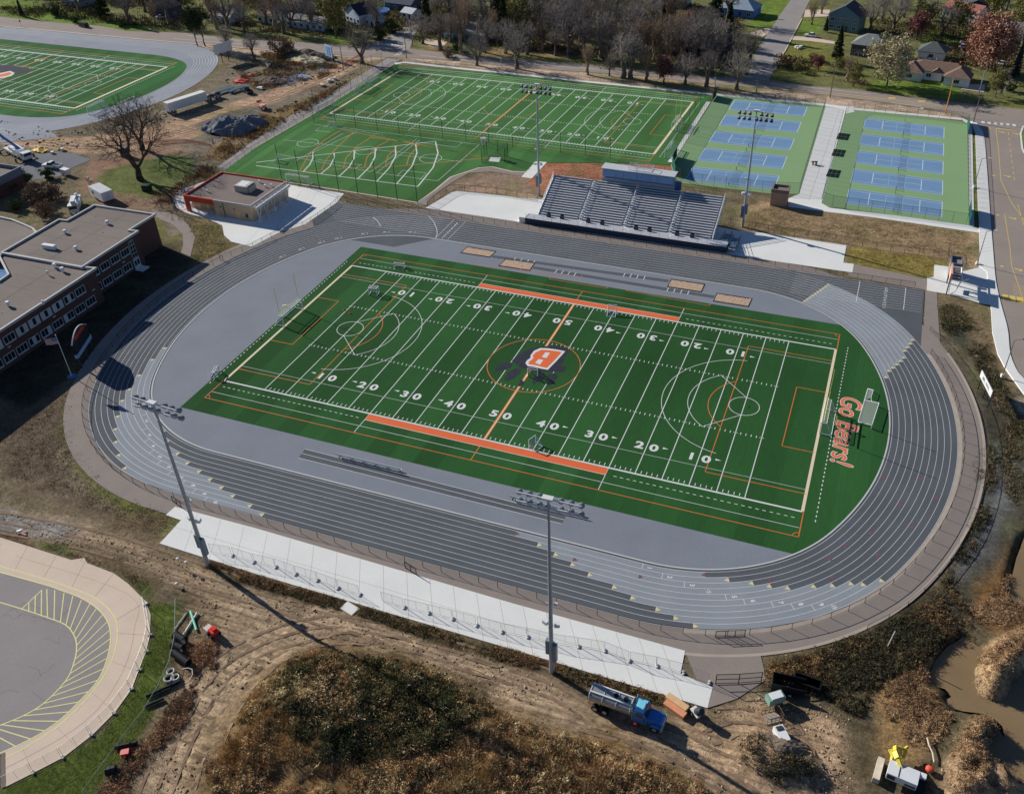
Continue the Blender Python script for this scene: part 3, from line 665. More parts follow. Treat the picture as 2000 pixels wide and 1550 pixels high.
    if band:
        B = MB()
        for s in (-1, 1): B.poly([T(-25*YD, s*(y0+.34)), T(25*YD, s*(y0+.34)), T(25*YD, s*(y0+1.95)), T(-25*YD, s*(y0+1.95))][::s], zb+.0055)
        part('bench_bands', B, orange_b, parent)
        B = MB()
        for s in (-1, 1): B.strip([T(-25*YD, s*(y0+2.0)), T(25*YD, s*(y0+2.0))], .1, zb+.0058)
        part('band_edges', B, wc, parent)
    return T
football(turf, 0, 0, 0, .02, orange, white)
b = MB()
for q in ([(930,517),(1135,541)], [(1073,545),(1185,563)], [(1224,568),(1386,597)]):
    P = GL(q); b.strip([P[0], P[1]], .12, .026)
    for p in P: b.strip([p, (p[0], p[1]+.9)], .12, .0262)
part('team_box_lines', b, orange, turf)
# centre emblem: a dark paw behind an orange letter with a white edge
def C8(pts): return GL(ZZ(920,640,8.0,pts))
b = MB()
for q, z in (([(1090,300),(1200,285),(1330,275),(1440,295),(1520,330),(1525,380),(1470,450),(1440,540),(1400,580),(1480,610),(1440,700),(1330,690),(1240,690),(1150,680),(1000,690),(900,650),(780,630),(690,560),(640,510),(720,440),(820,370),(950,320)], .0300),
             ([(440,575),(540,540),(640,545),(640,600),(540,660),(440,670),(370,690),(395,620)], .0300), ([(590,690),(690,640),(790,640),(770,710),(680,780),(560,840),(520,815),(560,740)], .0301),
             ([(1020,730),(1140,700),(1170,750),(1110,820),(1040,850),(970,890),(950,820)], .0302), ([(1210,730),(1320,700),(1350,770),(1300,840),(1220,910),(1170,870),(1190,790)], .0302), ([(770,800),(830,840),(820,890),(760,920),(720,900),(760,850)], .0303)):
    b.poly(C8(q), z)
part('emblem_paw', b, M('emblem_black', obs(42,44,56), .95, .35, 1.2, fine=.4), turf)
BW = [(1080,318),(1200,322),(1330,340),(1472,368),(1345,510),(1200,658),(1100,640),(990,612),(890,602),(862,575),(850,545),(875,510),(930,470),(930,430),(985,360)]
b = MB(); b.poly(C8(BW), .034); part('emblem_edge', b, white, turf)
b = MB(); b.poly(C8([(1100,345),(1200,350),(1330,365),(1420,382),(1310,505),(1185,628),(1100,612),(1000,585),(915,575),(895,560),(905,530),(960,490),(975,470),(960,440),(1010,385)]), .038); part('emblem_letter', b, orange_b, turf)
b = MB(); b.poly(C8([(1160,385),(1235,392),(1180,472),(1105,460)]), .042); b.poly(C8([(1060,490),(1130,508),(1075,578),(1000,545)]), .042); part('emblem_counters', b, white, turf)
# lettering behind the right goal: reads towards -y
b = MB(); b2_ = MB()
gx, gy = G(1652,837); dx_, dy_ = np.array(G(1646,907))-np.array(G(1668,770)); ga = math.atan2(dy_, dx_)
flat_text(b, 'Go Bears!', 5.3, (gx, gy), ga, .030, .15, .2, sx=.93); flat_text(b2_, 'Go Bears!', 5.3, (gx, gy), ga, .034, .04, .2, sx=.93)
part('slogan_edge', b, M('slogan_cream', obs(236,214,190,.9), .8, .05), turf); part('slogan_letters', b2_, M('slogan_red', obs(222,110,84,.9), .85, .05), turf)

# ================================================================== SECOND FIELD
turf_b = turf_mat('turf_bright', obs(66,106,58), 5*YD_, -59.6)
b = MB()
SF = GL([(770,126),(900,137),(1010,148),(1150,163),(1250,173),(1387,187),(1390,196),(1315,312),(1305,322),(1200,318),(1052,318),(1030,335),(1000,334),(962,325),(935,327),(880,345),(850,370),(815,394),(660,370),(500,345),(436,335),(500,288),(580,240),(640,207),(700,170)])
b.poly(SF, .004)
turf2 = struct('practice_field', b, turf_b)
linw2 = M('line_white_far', (.72, .76, .7), .8, .05); org2 = M('line_orange_far', obs(190,120,58,.85), .85, .05)
football(turf2, -59.6, 136.4, math.radians(-.9), .004, org2, linw2, band=False, lx=.995, ly=.968, wl=1.5)
b = MB(); o2 = MB()
z6 = lambda pts: GL(ZZ(640,120,6.25,pts)); z5 = lambda pts: GL(ZZ(500,0,K5,pts))
b.strip(z5([(0,1230),(1360,1070)]), .3, .0095); b.strip(z5([(0,1255),(1225,1412)]), .3, .0095)
for q in ([(433,1150),(430,1200),(405,1250),(358,1298)], [(592,1160),(590,1200),(560,1260),(490,1318)], [(745,1140),(742,1200),(705,1265),(630,1335)], [(905,1120),(900,1190),(860,1265),(772,1352)], [(1055,1105),(1058,1180),(1010,1270),(915,1372)], [(1208,1088),(1218,1160),(1180,1260),(1065,1392)], [(1358,1070),(1378,1160),(1340,1270),(1225,1412)]):
    b.strip(z5(q), .38, .0100)
for q in ([(330,1300),(400,1170),(520,1060),(650,980)], [(495,1290),(530,1210),(610,1120),(740,1000)], [(660,1280),(680,1200),(760,1110),(900,1020)], [(820,1270),(840,1190),(920,1110),(1010,1060)], [(980,1250),(1000,1180),(1070,1110)], [(1140,1250),(1160,1180),(1230,1100)], [(650,985),(1700,1185)], [(320,1300),(700,1275),(1130,1255),(1760,1195)], [(860,1040),(1140,1075),(1690,1185)]):
    o2.strip(z5(q), .28, .0105)
for q in ([(210,1060),(1200,1165)], [(450,990),(500,955),(960,1020)], [(450,990),(560,1000)], [(440,940),(1690,1095)], [(1690,1095),(1375,1370)], [(1375,1370),(920,1310)], [(150,1165),(870,1300)], [(660,1010),(300,1220)], [(1560,1080),(1520,1115),(1240,1080)], [(800,1245),(740,1280)], [(470,1210),(800,1250)], [(1110,1290),(1290,1310),(1240,1360)], [(1110,1290),(1070,1330)], [(910,1310),(1240,1060)], [(1050,1170),(1560,1225)], [(760,1000),(400,1170)], [(1220,1050),(870,1300)]):
    b.strip(z5(q), .13, .0098)
for c, r in (((392,1083), 3.2), ((830,1140), 3.2), ((1322,1200), 3.2)):
    p = G(*ZZ(500,0,K5,[c])[0]); b.ring(p, r, .14, .0110)
part('pitch_lines', b, linw2, turf2); part('flag_lines', o2, org2, turf2)
b = MB(); b.strip(GL([(775,131),(900,141),(1010,152),(1150,167),(1250,177),(1375,191)]), .2, .009); part('edge_line', b, linw2, turf2)

# ================================================================== OTHER STADIUM, upper left
b = MB(); cy3 = 116.4
base3 = track_base(TA, TB, TR2, TR1, -257.5, cy3-.8, 2.0); N3 = len(base3)
def ring3(mb, o0, o1, z):
    V = [(p[0]+p[2]*o0, p[1]+p[3]*o0, z) for p in base3]+[(p[0]+p[2]*o1, p[1]+p[3]*o1, z) for p in base3]
    mb.add(V, [(i, N3+i, N3+(i+1) % N3, (i+1) % N3) for i in range(N3)])
ring3(b, -12, 10, .0); b.poly([(-330, cy3-43), (-330, cy3-56.8), (-200, cy3-56.8), (-186, cy3-47), (-200, cy3-40)], .002)
tr3 = struct('far_running_track', b, M('track_far', obs(126,130,140), .9, .12, .1, fine=.05))
b = MB()
for k in range(9): ring3(b, 1+k*1.07-.05, 1+k*1.07+.05, .008)
for k in range(5): b.strip([(-330, cy3-47-k*1.9), (-205, cy3-47-k*1.9)], .1, .0085)
part('lane_lines', b, linw2, tr3)
b = MB(); b.poly([(p[0]-p[2]*.3, p[1]*1.0-p[3]*7.5*abs(p[3])) for p in base3], .012)
t3 = struct('far_football_field', b, turf_mat('turf_far', obs(46,92,46), 5*YD_, -255.6))
football(t3, -255.6, cy3-.4, 0, .012, org2, linw2, band=False, lx=1.0, ly=.968, wl=2.0)
b = MB(); b.poly(GL([(0,128),(20,127),(68,137),(50,142),(0,150)]), .03); part('emblem_paw', b, MATS['emblem_black'], t3)
b = MB(); b.poly(GL([(-12,146),(20,139),(29,143),(22,149),(5,153),(-12,155)]), .034); part('emblem_edge', b, linw2, t3)
b = MB(); b.poly(GL([(-8,148),(18,141.5),(24,144),(16,148),(2,151),(-8,153)]), .038); part('emblem_letter', b, orange_b, t3)

# ================================================================== HARD SURFACES
def sheet(name, pts, mat, z=.004, kind='structure'):
    b = MB(); b.poly(GL(pts), z); o = part(name, b, mat); tag(o, kind=kind); return o
PLZ = [(341.8,989),(500,1031),(1000,1177),(1338,1270),(1329,1315),(1392,1341),(1381.8,1381.7),(1000,1267),(500,1120),(312,1060.6),(353.5,1015.4),(323.8,1005)]
def slab(name, pts, mat, h=.12, lift=0.0):
    b = MB(); P = GL(pts, h)
    a = sum(P[i-1][0]*P[i][1]-P[i][0]*P[i-1][1] for i in range(len(P)))
    if a < 0: P = P[::-1]
    b.prism(P, -.3, h); o = part(name, b, mat); tag(o, kind='structure'); return o
plaza = slab('concrete_plaza', PLZ, concr, .02)
def joints(parent, pts_pairs, mat, z, w=.06):
    b = MB()
    for q in pts_pairs: b.strip(GL(q), w, z)
    return part('slab_joints', b, mat, parent)
jm = M('joint_grey', obs(170,164,158), .95, .1)
jj = []
for k in range(1, 22):
    f = k/22; jj.append([(341+f*(1338-341), 989+f*(1270-989)), (312+f*(1382-312), 1060+f*(1382-1060))])
jj.append([(327,1025),(1000,1222),(1360,1326)])
joints(plaza, jj, jm, .024)
pl2 = slab('concession_plaza', [(672,378),(658.4,395),(596,438),(543,455),(492,481.6),(452,472),(437.6,459),(434,440),(400,425),(362,416),(345,405),(335,385),(350,372),(427,345),(567,361)], concr, .02)
joints(pl2, [[(560,380),(480,478)],[(590,372),(530,460)],[(620,374),(575,445)],[(567,361),(660,393)],[(530,420),(600,434)]], jm, .024)
slab('bleacher_plaza', [(831,406),(882,376),(892,373),(1060,390),(1250,412),(1440,450),(1500,456),(1653.5,479),(1647,513),(1667.7,515.4),(1665,532),(1500,509),(1200,463),(1000,431)], concr, .02)
tp_ = slab('gate_plaza', [(1811,542),(1824,541),(1825,517),(1849,520),(1880,530),(1905,524),(1930,517),(1940,540),(1948,570),(1955,598),(1915,592),(1870,578),(1850,574),(1810,567)], concr, .02)
SWK = [(1896,236),(1905,261),(1907,311),(1911,418),(1912.8,448),(1914,493),(1912,519),(1928,530),(1933,575),(1936,607),(1938.6,648),(1949,690),(1964,718),(2000,768),(2030,795),(2030,775),(2000,741),(1985,723),(1972,690),(1967,643),(1954,594),(1944,548),(1938.6,488),(1933,418),(1925,306),(1919.5,260.7),(1906,239)]
sw = slab('sidewalk', SWK, concr, .13)
jj = []
for k in range(40):
    f = k/39
    L = np.interp(f, np.linspace(0, 1, 14), range(14)); 
kl = np.array([(1905,261),(1907,311),(1911,418),(1914,493)]); kr = np.array([(1919.5,260.7),(1925,306),(1933,418),(1938.6,488)])
for f in np.linspace(0, 3, 36): i = min(2, int(f)); t = f-i; jj.append([tuple(kl[i]*(1-t)+kl[i+1]*t), tuple(kr[i]*(1-t)+kr[i+1]*t)])
b = MB()
for q in jj: b.strip(GL(q, .13), .07, .134)
part('slab_joints', b, jm, sw)
sheet('side_road', [(1870,222),(1906,239),(1919.5,260.7),(1925,306),(1933,418),(1938.6,488),(1944,548),(1954,594),(1967,643),(1972,690),(1985,723),(2000,741),(2040,785),(2500,860),(2500,400),(2040,290),(1997,290),(1993,262),(1998,248),(2050,240),(2050,225)], road, .0)
sheet('main_road', [(-120,20),(0,33),(91,43),(195,51),(250,61),(367,65),(471,77),(591,83),(688.5,90),(799,95),(880,105),(1010,116),(1150,126),(1250,138),(1341,144),(1380,150),(1458,151),(1500,157),(1578,168),(1695,178),(1784,191),(2000,214),(2120,228),(2120,262),(2010,238),(1887,225),(1758,204),(1611,186),(1510,174),(1354,161),(1250,147),(1156,142),(1010,131),(880,118),(841,115),(767,112),(695,112),(630,104),(526,97),(484,94),(380,86),(260,75),(130,62),(0,51),(-120,40)], road, .004)
sheet('side_street', [(1556,-16),(1526,26),(1505,58),(1474,104),(1459,153),(1502,158),(1512,136),(1531,100),(1549,68),(1565,35),(1578,8),(1592,-16)], M('street_pale', obs(140,134,130), .92, .1, .15, fine=.08), .008)
sheet('corner_street', [(700,92),(735,84),(765,68),(788,50),(800,36),(808,18),(818,4),(832,4),(826,30),(818,52),(806,78),(800,97),(760,97)], M('street_pale', None), .008)
drv = M('drive_beige', obs(198,178,160), .92, .1, .2, fine=.06)
sheet('driveway', ZZ(750,0,7.69,[(640,585),(960,625),(900,690),(850,735),(700,700),(560,640)]), drv, .006)
sheet('driveway', ZZ(1500,0,7.69,[(385,540),(620,560),(1000,625),(1000,665),(620,620),(345,600)]), drv, .006)
sheet('driveway', ZZ(1500,0,7.69,[(560,150),(930,150),(930,185),(900,250),(540,260)]), drv, .006)
sheet('driveway', ZZ(1740,0,7.69,[(1110,1260),(1420,1270),(1400,1385),(1050,1340)]), drv, .006)
sheet('driveway', ZZ(1740,0,7.69,[(1620,1050),(1830,1060),(1850,1385),(1580,1385)]), M('drive_grey', obs(120,116,112), .92, .1, .2), .006)
sheet('driveway', [(1500,54),(1512,58),(1490,72),(1462,66)], drv, .006)
sheet('site_asphalt', [(20,330),(70,302),(110,297),(145,301),(178,312),(140,328),(115,345),(60,352),(20,352)], M('site_asph', obs(98,100,106), .92, .12, .2), .0)
sheet('foot_path', [(296,408),(345,420),(368,440),(381,463),(372,501),(353,493),(358,478),(357,458),(340,440),(318,430),(300,422)], asph, .0)
sheet('foot_path', [(757,114),(640,186),(560,231),(500,272),(425,326),(440,334),(500,288),(580,240),(640,207),(700,170),(770,126),(782,117)], M('path_grey', obs(140,134,132), .92, .1, .3, fine=.08), -.002)
b = MB(); b.strip(GL([(771,125),(790,122),(900,134),(1010,145),(1150,160),(1250,170),(1392,184),(1612,205),(1670,213),(1880,233),(1893,240)]), 1.9, .012); tag(part('concrete_edging', b, concr), kind='structure')
b = MB(); b.strip(GL([(500,287),(640,206.5),(769,125.5)]), .3, .012); b.strip(GL([(436,336),(500,346.5),(660,371),(815,395.5),(850,371),(880,346),(935,328),(962,326),(1000,335),(1030,336)]), .5, .012); tag(part('concrete_edging', b, concr_t), kind='structure')
sheet('asphalt_path', [(815,396),(850,372),(880,347),(935,329),(962,327),(1030,337),(1025,345),(960,335),(915,338),(880,358),(840,388),(832,402),(805,398)], asph, .0)
sheet('concrete_pad', ZZ(920,240,11.07,[(1400,835),(1640,850),(1450,1060),(1310,1205),(1085,1170)]), concr, .01)
sheet('hammer_pad', ZZ(920,240,11.07,[(425,740),(645,752),(605,850),(380,830)]), concr, .016)
# bus loop
loop = slab('bus_loop_apron', [(-60,1035),(0,1049),(54,1065.7),(139,1093),(165,1089),(170,1099),(222,1118.6),(250,1139),(271,1160),(284,1173),(294,1199),(293,1240),(281,1279),(258,1343.5),(224.5,1390),(180.6,1434),(124,1477.7),(64.5,1508.6),(7.7,1537),(6,1470),(-60,1495)], concr_t, .02)
L2 = [(-60,1096),(0,1117),(90,1142),(116,1151),(160,1168),(193.5,1191),(211.6,1217),(216,1248),(209,1286.7),(191,1328),(154.8,1369),(113.5,1408),(62,1441.5),(0,1470),(-60,1492)]
L1 = [(0,1105.7),(80,1128),(144.5,1150),(191,1170.6),(222,1201.6),(229.6,1235),(222,1279),(201,1323),(165,1369),(113.5,1418),(59,1454),(7.7,1481.5)]
LI = [(0,1175.8),(42.6,1188.7),(93,1205.5),(127.7,1219.7),(144.5,1240),(149.6,1261),(145.8,1289),(129,1328),(85,1373),(44,1397.7),(0,1415.7)]
def smooth(P, n=6):
    P = [np.array(p, float) for p in P]; out = []
    for i in range(len(P)-1):
        p0, p1, p2, p3 = P[max(i-1, 0)], P[i], P[i+1], P[min(i+2, len(P)-1)]
        for k in range(n):
            t = k/n; out.append(tuple(.5*((2*p1)+(-p0+p2)*t+(2*p0-5*p1+4*p2-p3)*t*t+(-p0+3*p1-3*p2+p3)*t**3)))
    return out+[tuple(P[-1])]
b = MB(); b.poly(GL(smooth(L2)), .026); part('asphalt_bay', b, M('bay_asphalt', obs(134,128,126), .92, .1, .1, fine=.08), loop)
b = MB(); b.strip(GL(smooth(L1)), .16, .030); b.strip(GL(smooth(L2[1:-1])), .16, .032); b.strip(GL(smooth(LI)), .15, .032); b.strip(GL([(42.6,1188.7),(81,1152.6)]), .14, .033)
for q in ([(218,165),(220,105)],[(265,180),(268,50)],[(313,195),(315,5)],[(360,210),(355,0)],[(410,230),(415,8)],[(458,250),(485,28)],[(500,272),(552,52)],[(532,300),(618,78)],[(560,335),(680,112)],[(578,375),(728,150)],[(582,425),(775,197)],[(580,475),(808,250)],[(570,530),(830,312)],[(553,585),(835,375)],[(530,640),(828,450)],[(497,700),(805,525)],[(450,752),(778,605)],[(400,808),(742,688)],[(330,865),(680,772)],[(250,915),(605,852)],[(175,958),(530,928)],[(100,995),(450,1000)],[(10,1025),(345,1072)],[(0,1062),(235,1135)],[(0,1125),(120,1190)]):
    b.strip(GL(ZZ(0,1150,K5,q)), .14, .034)
part('painted_hatching', b, yellow, loop)
b = MB()
for q in ([(0,1062),(-5,1110)],[(54,1066),(30,1110)],[(110,1084),(85,1128)],[(165,1099),(140,1146)],[(222,1119),(185,1165)],[(284,1175),(228,1210)],[(293,1240),(230,1236)],[(270,1310),(216,1290)],[(224,1390),(178,1350)],[(150,1458),(112,1420)],[(64,1508),(45,1462)],[(30,1085),(250,1160),(262,1230),(240,1310),(190,1385),(120,1440),(10,1500)]):
    b.strip(GL(smooth(q) if len(q) > 2 else q), .06, .031)
part('slab_joints', b, M('joint_tan', obs(176,158,142), .95, .1), loop)
b = MB()
for k in range(9):
    P = [(random.uniform(-10, 100), random.uniform(1190, 1400))]
    for j in range(5): P.append((P[-1][0]+random.uniform(-5, 26), P[-1][1]+random.uniform(-14, 14)))
    b.strip(GL(P), .05, .0285)
part('surface_cracks', b, M('crack_dark', obs(104,100,100), .95), loop)
# road paint
b = MB(); w_ = MB()
b.strip(GL([(1505,168.5),(1600,179),(1700,190),(1853,207)]), .25, .012); b.strip(GL([(1600,182),(1700,193.5),(1850,210)]), .2, .012)
for q in ((1742,192),(1800,198)): P = G(*q); b.box((*P, .013), (2.2, 1.2, .002), .3)
b.strip(GL([(1372,158),(1420,160)]), .22, .012)
b.strip(GL([(1945,251),(1992,256)]), .45, .008); b.strip(GL([(1945,252),(1950,290),(1955,352),(1975,395),(2000,430)]), .14, .008)
for k in range(9): y = 258+k*11; b.strip(GL([(1969+k*1.45, y), (1969.8+k*1.45, y+6)]), .14, .008)
b.strip(GL([(1962,418),(1972,480),(1976,520)]), .13, .008); b.strip(GL([(1976,520),(1990,560),(2000,590)]), .13, .008); b.strip(GL([(1988,400),(2000,440)]), .13, .008)
for k in range(5): b.strip(GL([(1978,555+k*4.5),(2004,562+k*4.5)]), .12, .008)
for q in ((1933,251),(1941,343),(1949,420),(1957,520)):
    P = G(*q); b.box((*P, .009), (.9, .25, .002), .8); b.box((*P, .011), (.9, .25, .002), -.8)
for q in ((1955,258),(1982,261),(1966,344),(1977,426),(1988,526)): P = G(*q); b.box((*P, .009), (1.5, .35, .002), -.4); b.box((P[0]+.6, P[1]-.2, .011), (.7, .8, .002), .3)
for k in range(4): P = G(1964+k*14, 581+k*2.4); b.box((*P, .009), (1.15, 2.6, .002), .05)
tag(part('road_markings_yellow', b, M('road_yellow', obs(226,180,92), .8, .15, 2)), kind='structure')
for k in range(6): P = G(1920+k*12.1, 238.8+k*1.2); w_.box((*P, .009), (.95, 1.9, .002), .0)
for k in range(7): P = GL(ZZ(750,0,7.69,[(10+k*48, 680+k*3), (45+k*46, 662+k*4)])); w_.strip(P, .8, .0125)
for k in range(5): P = GL(ZZ(750,0,7.69,[(150+k*28, 830-k*22), (240+k*24, 825-k*21)])); w_.strip(P, .7, .0125)
for q in ([(1505,163),(1600,173)],[(1600,173),(1700,184)],[(1740,201),(1800,208)],[(340,76),(480,87)],[(480,87),(600,95)],[(880,110),(1010,122)],[(1010,122),(1160,134)],[(367,70),(470,80)],[(820,108),(960,124)],[(640,98),(690,101)],[(1040,126),(1250,143)]):
    w_.strip(GL(q), .2, .0125)
P = G(1795,212); w_.box((P[0], P[1], .0128), (2.4, .5, .002), .2); w_.box((P[0]+.9, P[1]+.3, .015), (.9, 1.2, .002), .2)
tag(part('road_markings_white', w_, white), kind='structure')
b = MB()
for P in ([(1906,239),(1919.5,260.7),(1925,306),(1933,418),(1938.6,488),(1944,548),(1954,594),(1967,643),(1972,690),(1985,723),(2000,741),(2030,775)],): b.strip(GL(smooth(P), .08), .22, .137)
b.strip(GL([(2000,300),(1996,290),(1993,262),(1998,248),(2030,240)]), .5, .15)
tag(part('road_kerb', b, concr), kind='structure')
b = MB(); b.strip(GL([(1532,102),(1549,70),(1566,37)]), .5, .12); b.strip(GL([(1513,138),(1531,102)]), .5, .12); b.strip(GL([(0,51.5),(260,76),(484,95),(695,113)]), .7, .1); tag(part('road_kerb', b, concr_t), kind='structure')
b = MB()
for q in ([(2000,300),(1990,270),(1999,252),(2060,246),(2060,290)],): b.poly(GL(q), .1)
tag(part('grass_island', b, M('lawn_green', obs(104,116,58), .95, .2, .5, fine=.2)), kind='structure')

# sand pits
sand = M('pit_sand', obs(188,160,136), .95, .3, 2.4, fine=.5, bump=1.0); blk = M('rubber_black', obs(40,40,42), .8, .1)
PITS = [(ZZ(500,380,K5,[(1600,397),(1815,432),(1768,474),(1550,440)]), 'sand jumping pit at the far left end of the near runway pair, nearest the bend'),
        (ZZ(500,380,K5,[(1893,489),(2108,520),(2072,575),(1837,538)]), 'sand jumping pit second from the left, touching the lower runway start'),
        (ZZ(1000,380,K5,[(1205,642),(1458,680),(1432,737),(1178,698)]), 'sand jumping pit with two dark scuffs, third from the left'),
        (ZZ(1000,380,K5,[(1552,748),(1815,790),(1788,848),(1525,806)]), 'sand jumping pit at the far right, clean sand')]
for q, lab in PITS:
    P = [np.array(p) for p in GL(q)]; c = sum(P)/4
    t = thing('sand_pit', lab, 'sand pit', (c[0], c[1], 0), 0, 'sand jumping pits beside the runways')
    P = [p-c for p in P]; b = MB(); b.strip([tuple(p) for p in P], .45, .055, closed=True); part('pit_frame', b, blk, t)
    b = MB(); n = 14
    V = []; F = []
    for i in range(n+1):
        for j in range(n+1):
            u, v = i/n, j/n; p = (P[0]*(1-u)+P[1]*u)*(1-v)+(P[3]*(1-u)+P[2]*u)*v; V.append((p[0]*.98, p[1]*.96, .03+.03*float(vnoise(p[0]+c[0], p[1]+c[1], .5))))
    for i in range(n):
        for j in range(n): k = i*(n+1)+j; F.append((k, k+n+1, k+n+2, k+1))
    b.add(V, F); part('sand', b, sand, t)

# wheel tracks pressed into the bare earth
b = MB(); rg_ = random.Random(3)
def wheel_track(pts, off, w):
    P = GL(smooth(pts, 10)); Q = []
    for i, p in enumerate(P):
        a, c = np.array(P[max(0, i-1)]), np.array(P[min(len(P)-1, i+1)]); t = (c-a)/np.linalg.norm(c-a); Q.append(np.array(p)+np.array((-t[1], t[0]))*off)
    Q = resample0(Q, .8); X = np.array([q[0] for q in Q]); Y = np.array([q[1] for q in Q]); V = []
    n = len(Q)
    for i in range(n):
        a, c = Q[max(0, i-1)], Q[min(n-1, i+1)]; t = (c-a)/np.linalg.norm(c-a); nn = np.array((-t[1], t[0])); ww = w*(.7+.6*rg_.random())
        V += [(*(Q[i]+nn*ww/2),), (*(Q[i]-nn*ww/2),)]
    V = np.array(V); Z = height(V[:, 0], V[:, 1])+.045
    b.add([(x, y, z) for (x, y), z in zip(V, Z)], [(2*i, 2*i+1, 2*i+3, 2*i+2) for i in range(n-1) if rg_.random() > .12])
def resample0(P, d):
    out = [P[0]]; acc = 0
    for a, c in zip(P, P[1:]):
        L = np.linalg.norm(c-a); acc += L
        if acc >= d: out.append(c); acc = 0
    return out
for pts, offs in (([(-20,1012),(200,1056),(420,1128),(700,1212),(900,1276),(1080,1330),(1190,1395),(1300,1442),(1420,1500),(1510,1560)], (-2.4, -.4, 1.6)), ([(395,1545),(425,1450),(480,1352),(555,1285),(680,1248),(850,1272),(1000,1318)], (-1.2, .8)), ([(300,1550),(355,1420),(425,1310),(520,1252),(640,1222),(760,1240)], (-2.2, -.2, 1.8)),
                  ([(1400,1395),(1480,1402),(1560,1450),(1612,1555)], (-1, 1)), ([(1385,1440),(1460,1422),(1540,1470),(1585,1555)], (-1, 1)), ([(1000,1400),(1120,1440),(1260,1480),(1400,1560)], (-1, 1)), ([(0,262),(180,285),(330,262),(470,215),(620,160),(700,118)], (-2.5, -.6, 1.3))):
    for o in offs: wheel_track(pts, o, .42)
tag(part('wheel_tracks', b, M('rut_earth', obs(122,102,82), .97, .3, .8, fine=.4)), kind='structure')
# ================================================================== common finishes
steel = M('galvanised', obs(172,178,184), .45, .08, .8, metal=.6)
alum = M('aluminium', obs(214,220,226), .4, .06, 1.0, metal=.35)
blackm = M('black_metal', (.012, .013, .014), .5, .1)
dgrey = M('dark_grey_metal', (.06, .065, .07), .5, .1)
whitem = M('white_metal', (.78, .79, .79), .45, .05, 1.0)
glass = M('window_glass', (.02, .028, .036), .12, .2, .4, spec=.6)
navy = M('navy_panel', (.03, .05, .085), .5, .08, .5)
brick = Mwave('school_brick', obs(84,60,55,1.05), obs(100,76,68,1.05), 4.0, 'Z', .9, w=.85)
roofm = M('roof_membrane', obs(114,105,99), .92, .2, .07, fine=.07)
coping = M('roof_coping', obs(168,166,164), .6, .08)
cream = M('panel_cream', obs(176,180,180), .7, .06)
vent = M('roof_vent', obs(222,222,220), .5, .05)

# ------------------------------------------------------------------ school
def parapet_wall(mb, P, h, t=.35):
    n = len(P); cx = sum(p[0] for p in P)/n; cy = sum(p[1] for p in P)/n
    mb.prism(P, -.2, h)
school = thing('school_building', 'dark brick school with flat brown roof and two long rows of windows', 'building', (-110, -10, 0))
SX, SY = -110, -10
def sl(P): return [(x-SX, y-SY) for x, y in P]
up_ = sl([(-122.3, 18.4), (-122.3, 9.4), (-124.6, 9.2), (-124.2, -8.1), (-102.2, -7.7), (-102.5, 10.1), (-104.8, 9.8), (-104.8, 18.9)][::-1])
lo_ = sl([(-99.3, -7.25), (-102.0, -7.72), (-124.2, -8.12), (-123.8, -9.3), (-115, -15.2), (-114.6, -18.4), (-124.5, -25), (-128, -62), (-98.6, -62)][::-1])
b = MB(); b.prism(up_, -.2, 7.9); part('wall', b, brick, school).location.z = 0
b = MB(); b.prism(lo_, -.2, 7.7); part('wall', b, brick, school)
wing = sl([(-124.7, 2.2), (-128.5, 4.4), (-132.1, 5.4), (-137.2, 6.6), (-145, 7), (-150, -12), (-124.8, -9)][::-1])
b = MB(); b.prism(wing, -.2, 7.2); part('wall', b, brick, school)
def inset(P, d):
    out = []; n = len(P)
    for i in range(n):
        a, c, e = np.array(P[i-1]), np.array(P[i]), np.array(P[(i+1) % n]); t1 = (c-a)/np.linalg.norm(c-a); t2 = (e-c)/np.linalg.norm(e-c)
        n1 = np.array([-t1[1], t1[0]]); n2 = np.array([-t2[1], t2[0]]); m = n1+n2; m /= max(.3, np.dot(m, n1)); out.append(tuple(c+m*d))
    return out
for P, h in ((up_, 7.9), (lo_, 7.7), (wing, 7.2)):
    b = MB(); b.poly(inset(P, .12), h+.012); part('roof', b, roofm, school)
    b = MB(); I = inset(P, .42); n = len(P)
    for i in range(n):
        j = (i+1) % n; a, c, d, e = P[i], P[j], I[j], I[i]
        V = [(*a, h-.1), (*c, h-.1), (*d, h-.1), (*e, h-.1), (*a, h+.42), (*c, h+.42), (*d, h+.42), (*e, h+.42)]
        b.add(V, [(4, 5, 6, 7), (0, 1, 5, 4), (2, 3, 7, 6)])
    part('parapet', b, coping, school)
sm_b = MB()
for x0_, x1_, ys_, h in ((-122.2, -104.9, (14.5, 10.6), 7.9), (-124.0, -102.6, (6.2, 2.0, -2.4, -6), 7.9), (-114.4, -99.8, (-10.5, -14.6), 7.7), (-114.2, -99.6, (-18.8,), 7.7), (-123.5, -99.4, (-25.5, -32, -39, -46), 7.7)):
    for y_ in ys_: sm_b.b2(x0_-SX+.4, x1_-SX-.4, y_-SY-.04, y_-SY+.04, h+.013, h+.02)
for x_, y0_, y1_, h in ((-112, -7, 17.8, 7.9), (-108, -60, -8.5, 7.7), (-118, -6.8, 8.9, 7.9)): sm_b.b2(x_-SX-.04, x_-SX+.04, y0_-SY, y1_-SY, h+.021, h+.027)
part('roof_seams', sm_b, M('seam_dark', obs(92,84,80), .9, .1), school)
for x_, y_, h in ((-110, 7.5, 7.9), (-118, 14, 7.9), (-104, -28, 7.7), (-112, -36, 7.7), (-106.5, 3, 7.9)): g = MB(); g.tube((x_-SX, y_-SY, h+.012), (x_-SX, y_-SY, h+.06), .22, .16, 10); part('roof_drain', g, M('drain_dark', (.05, .05, .05), .6, .1), school)
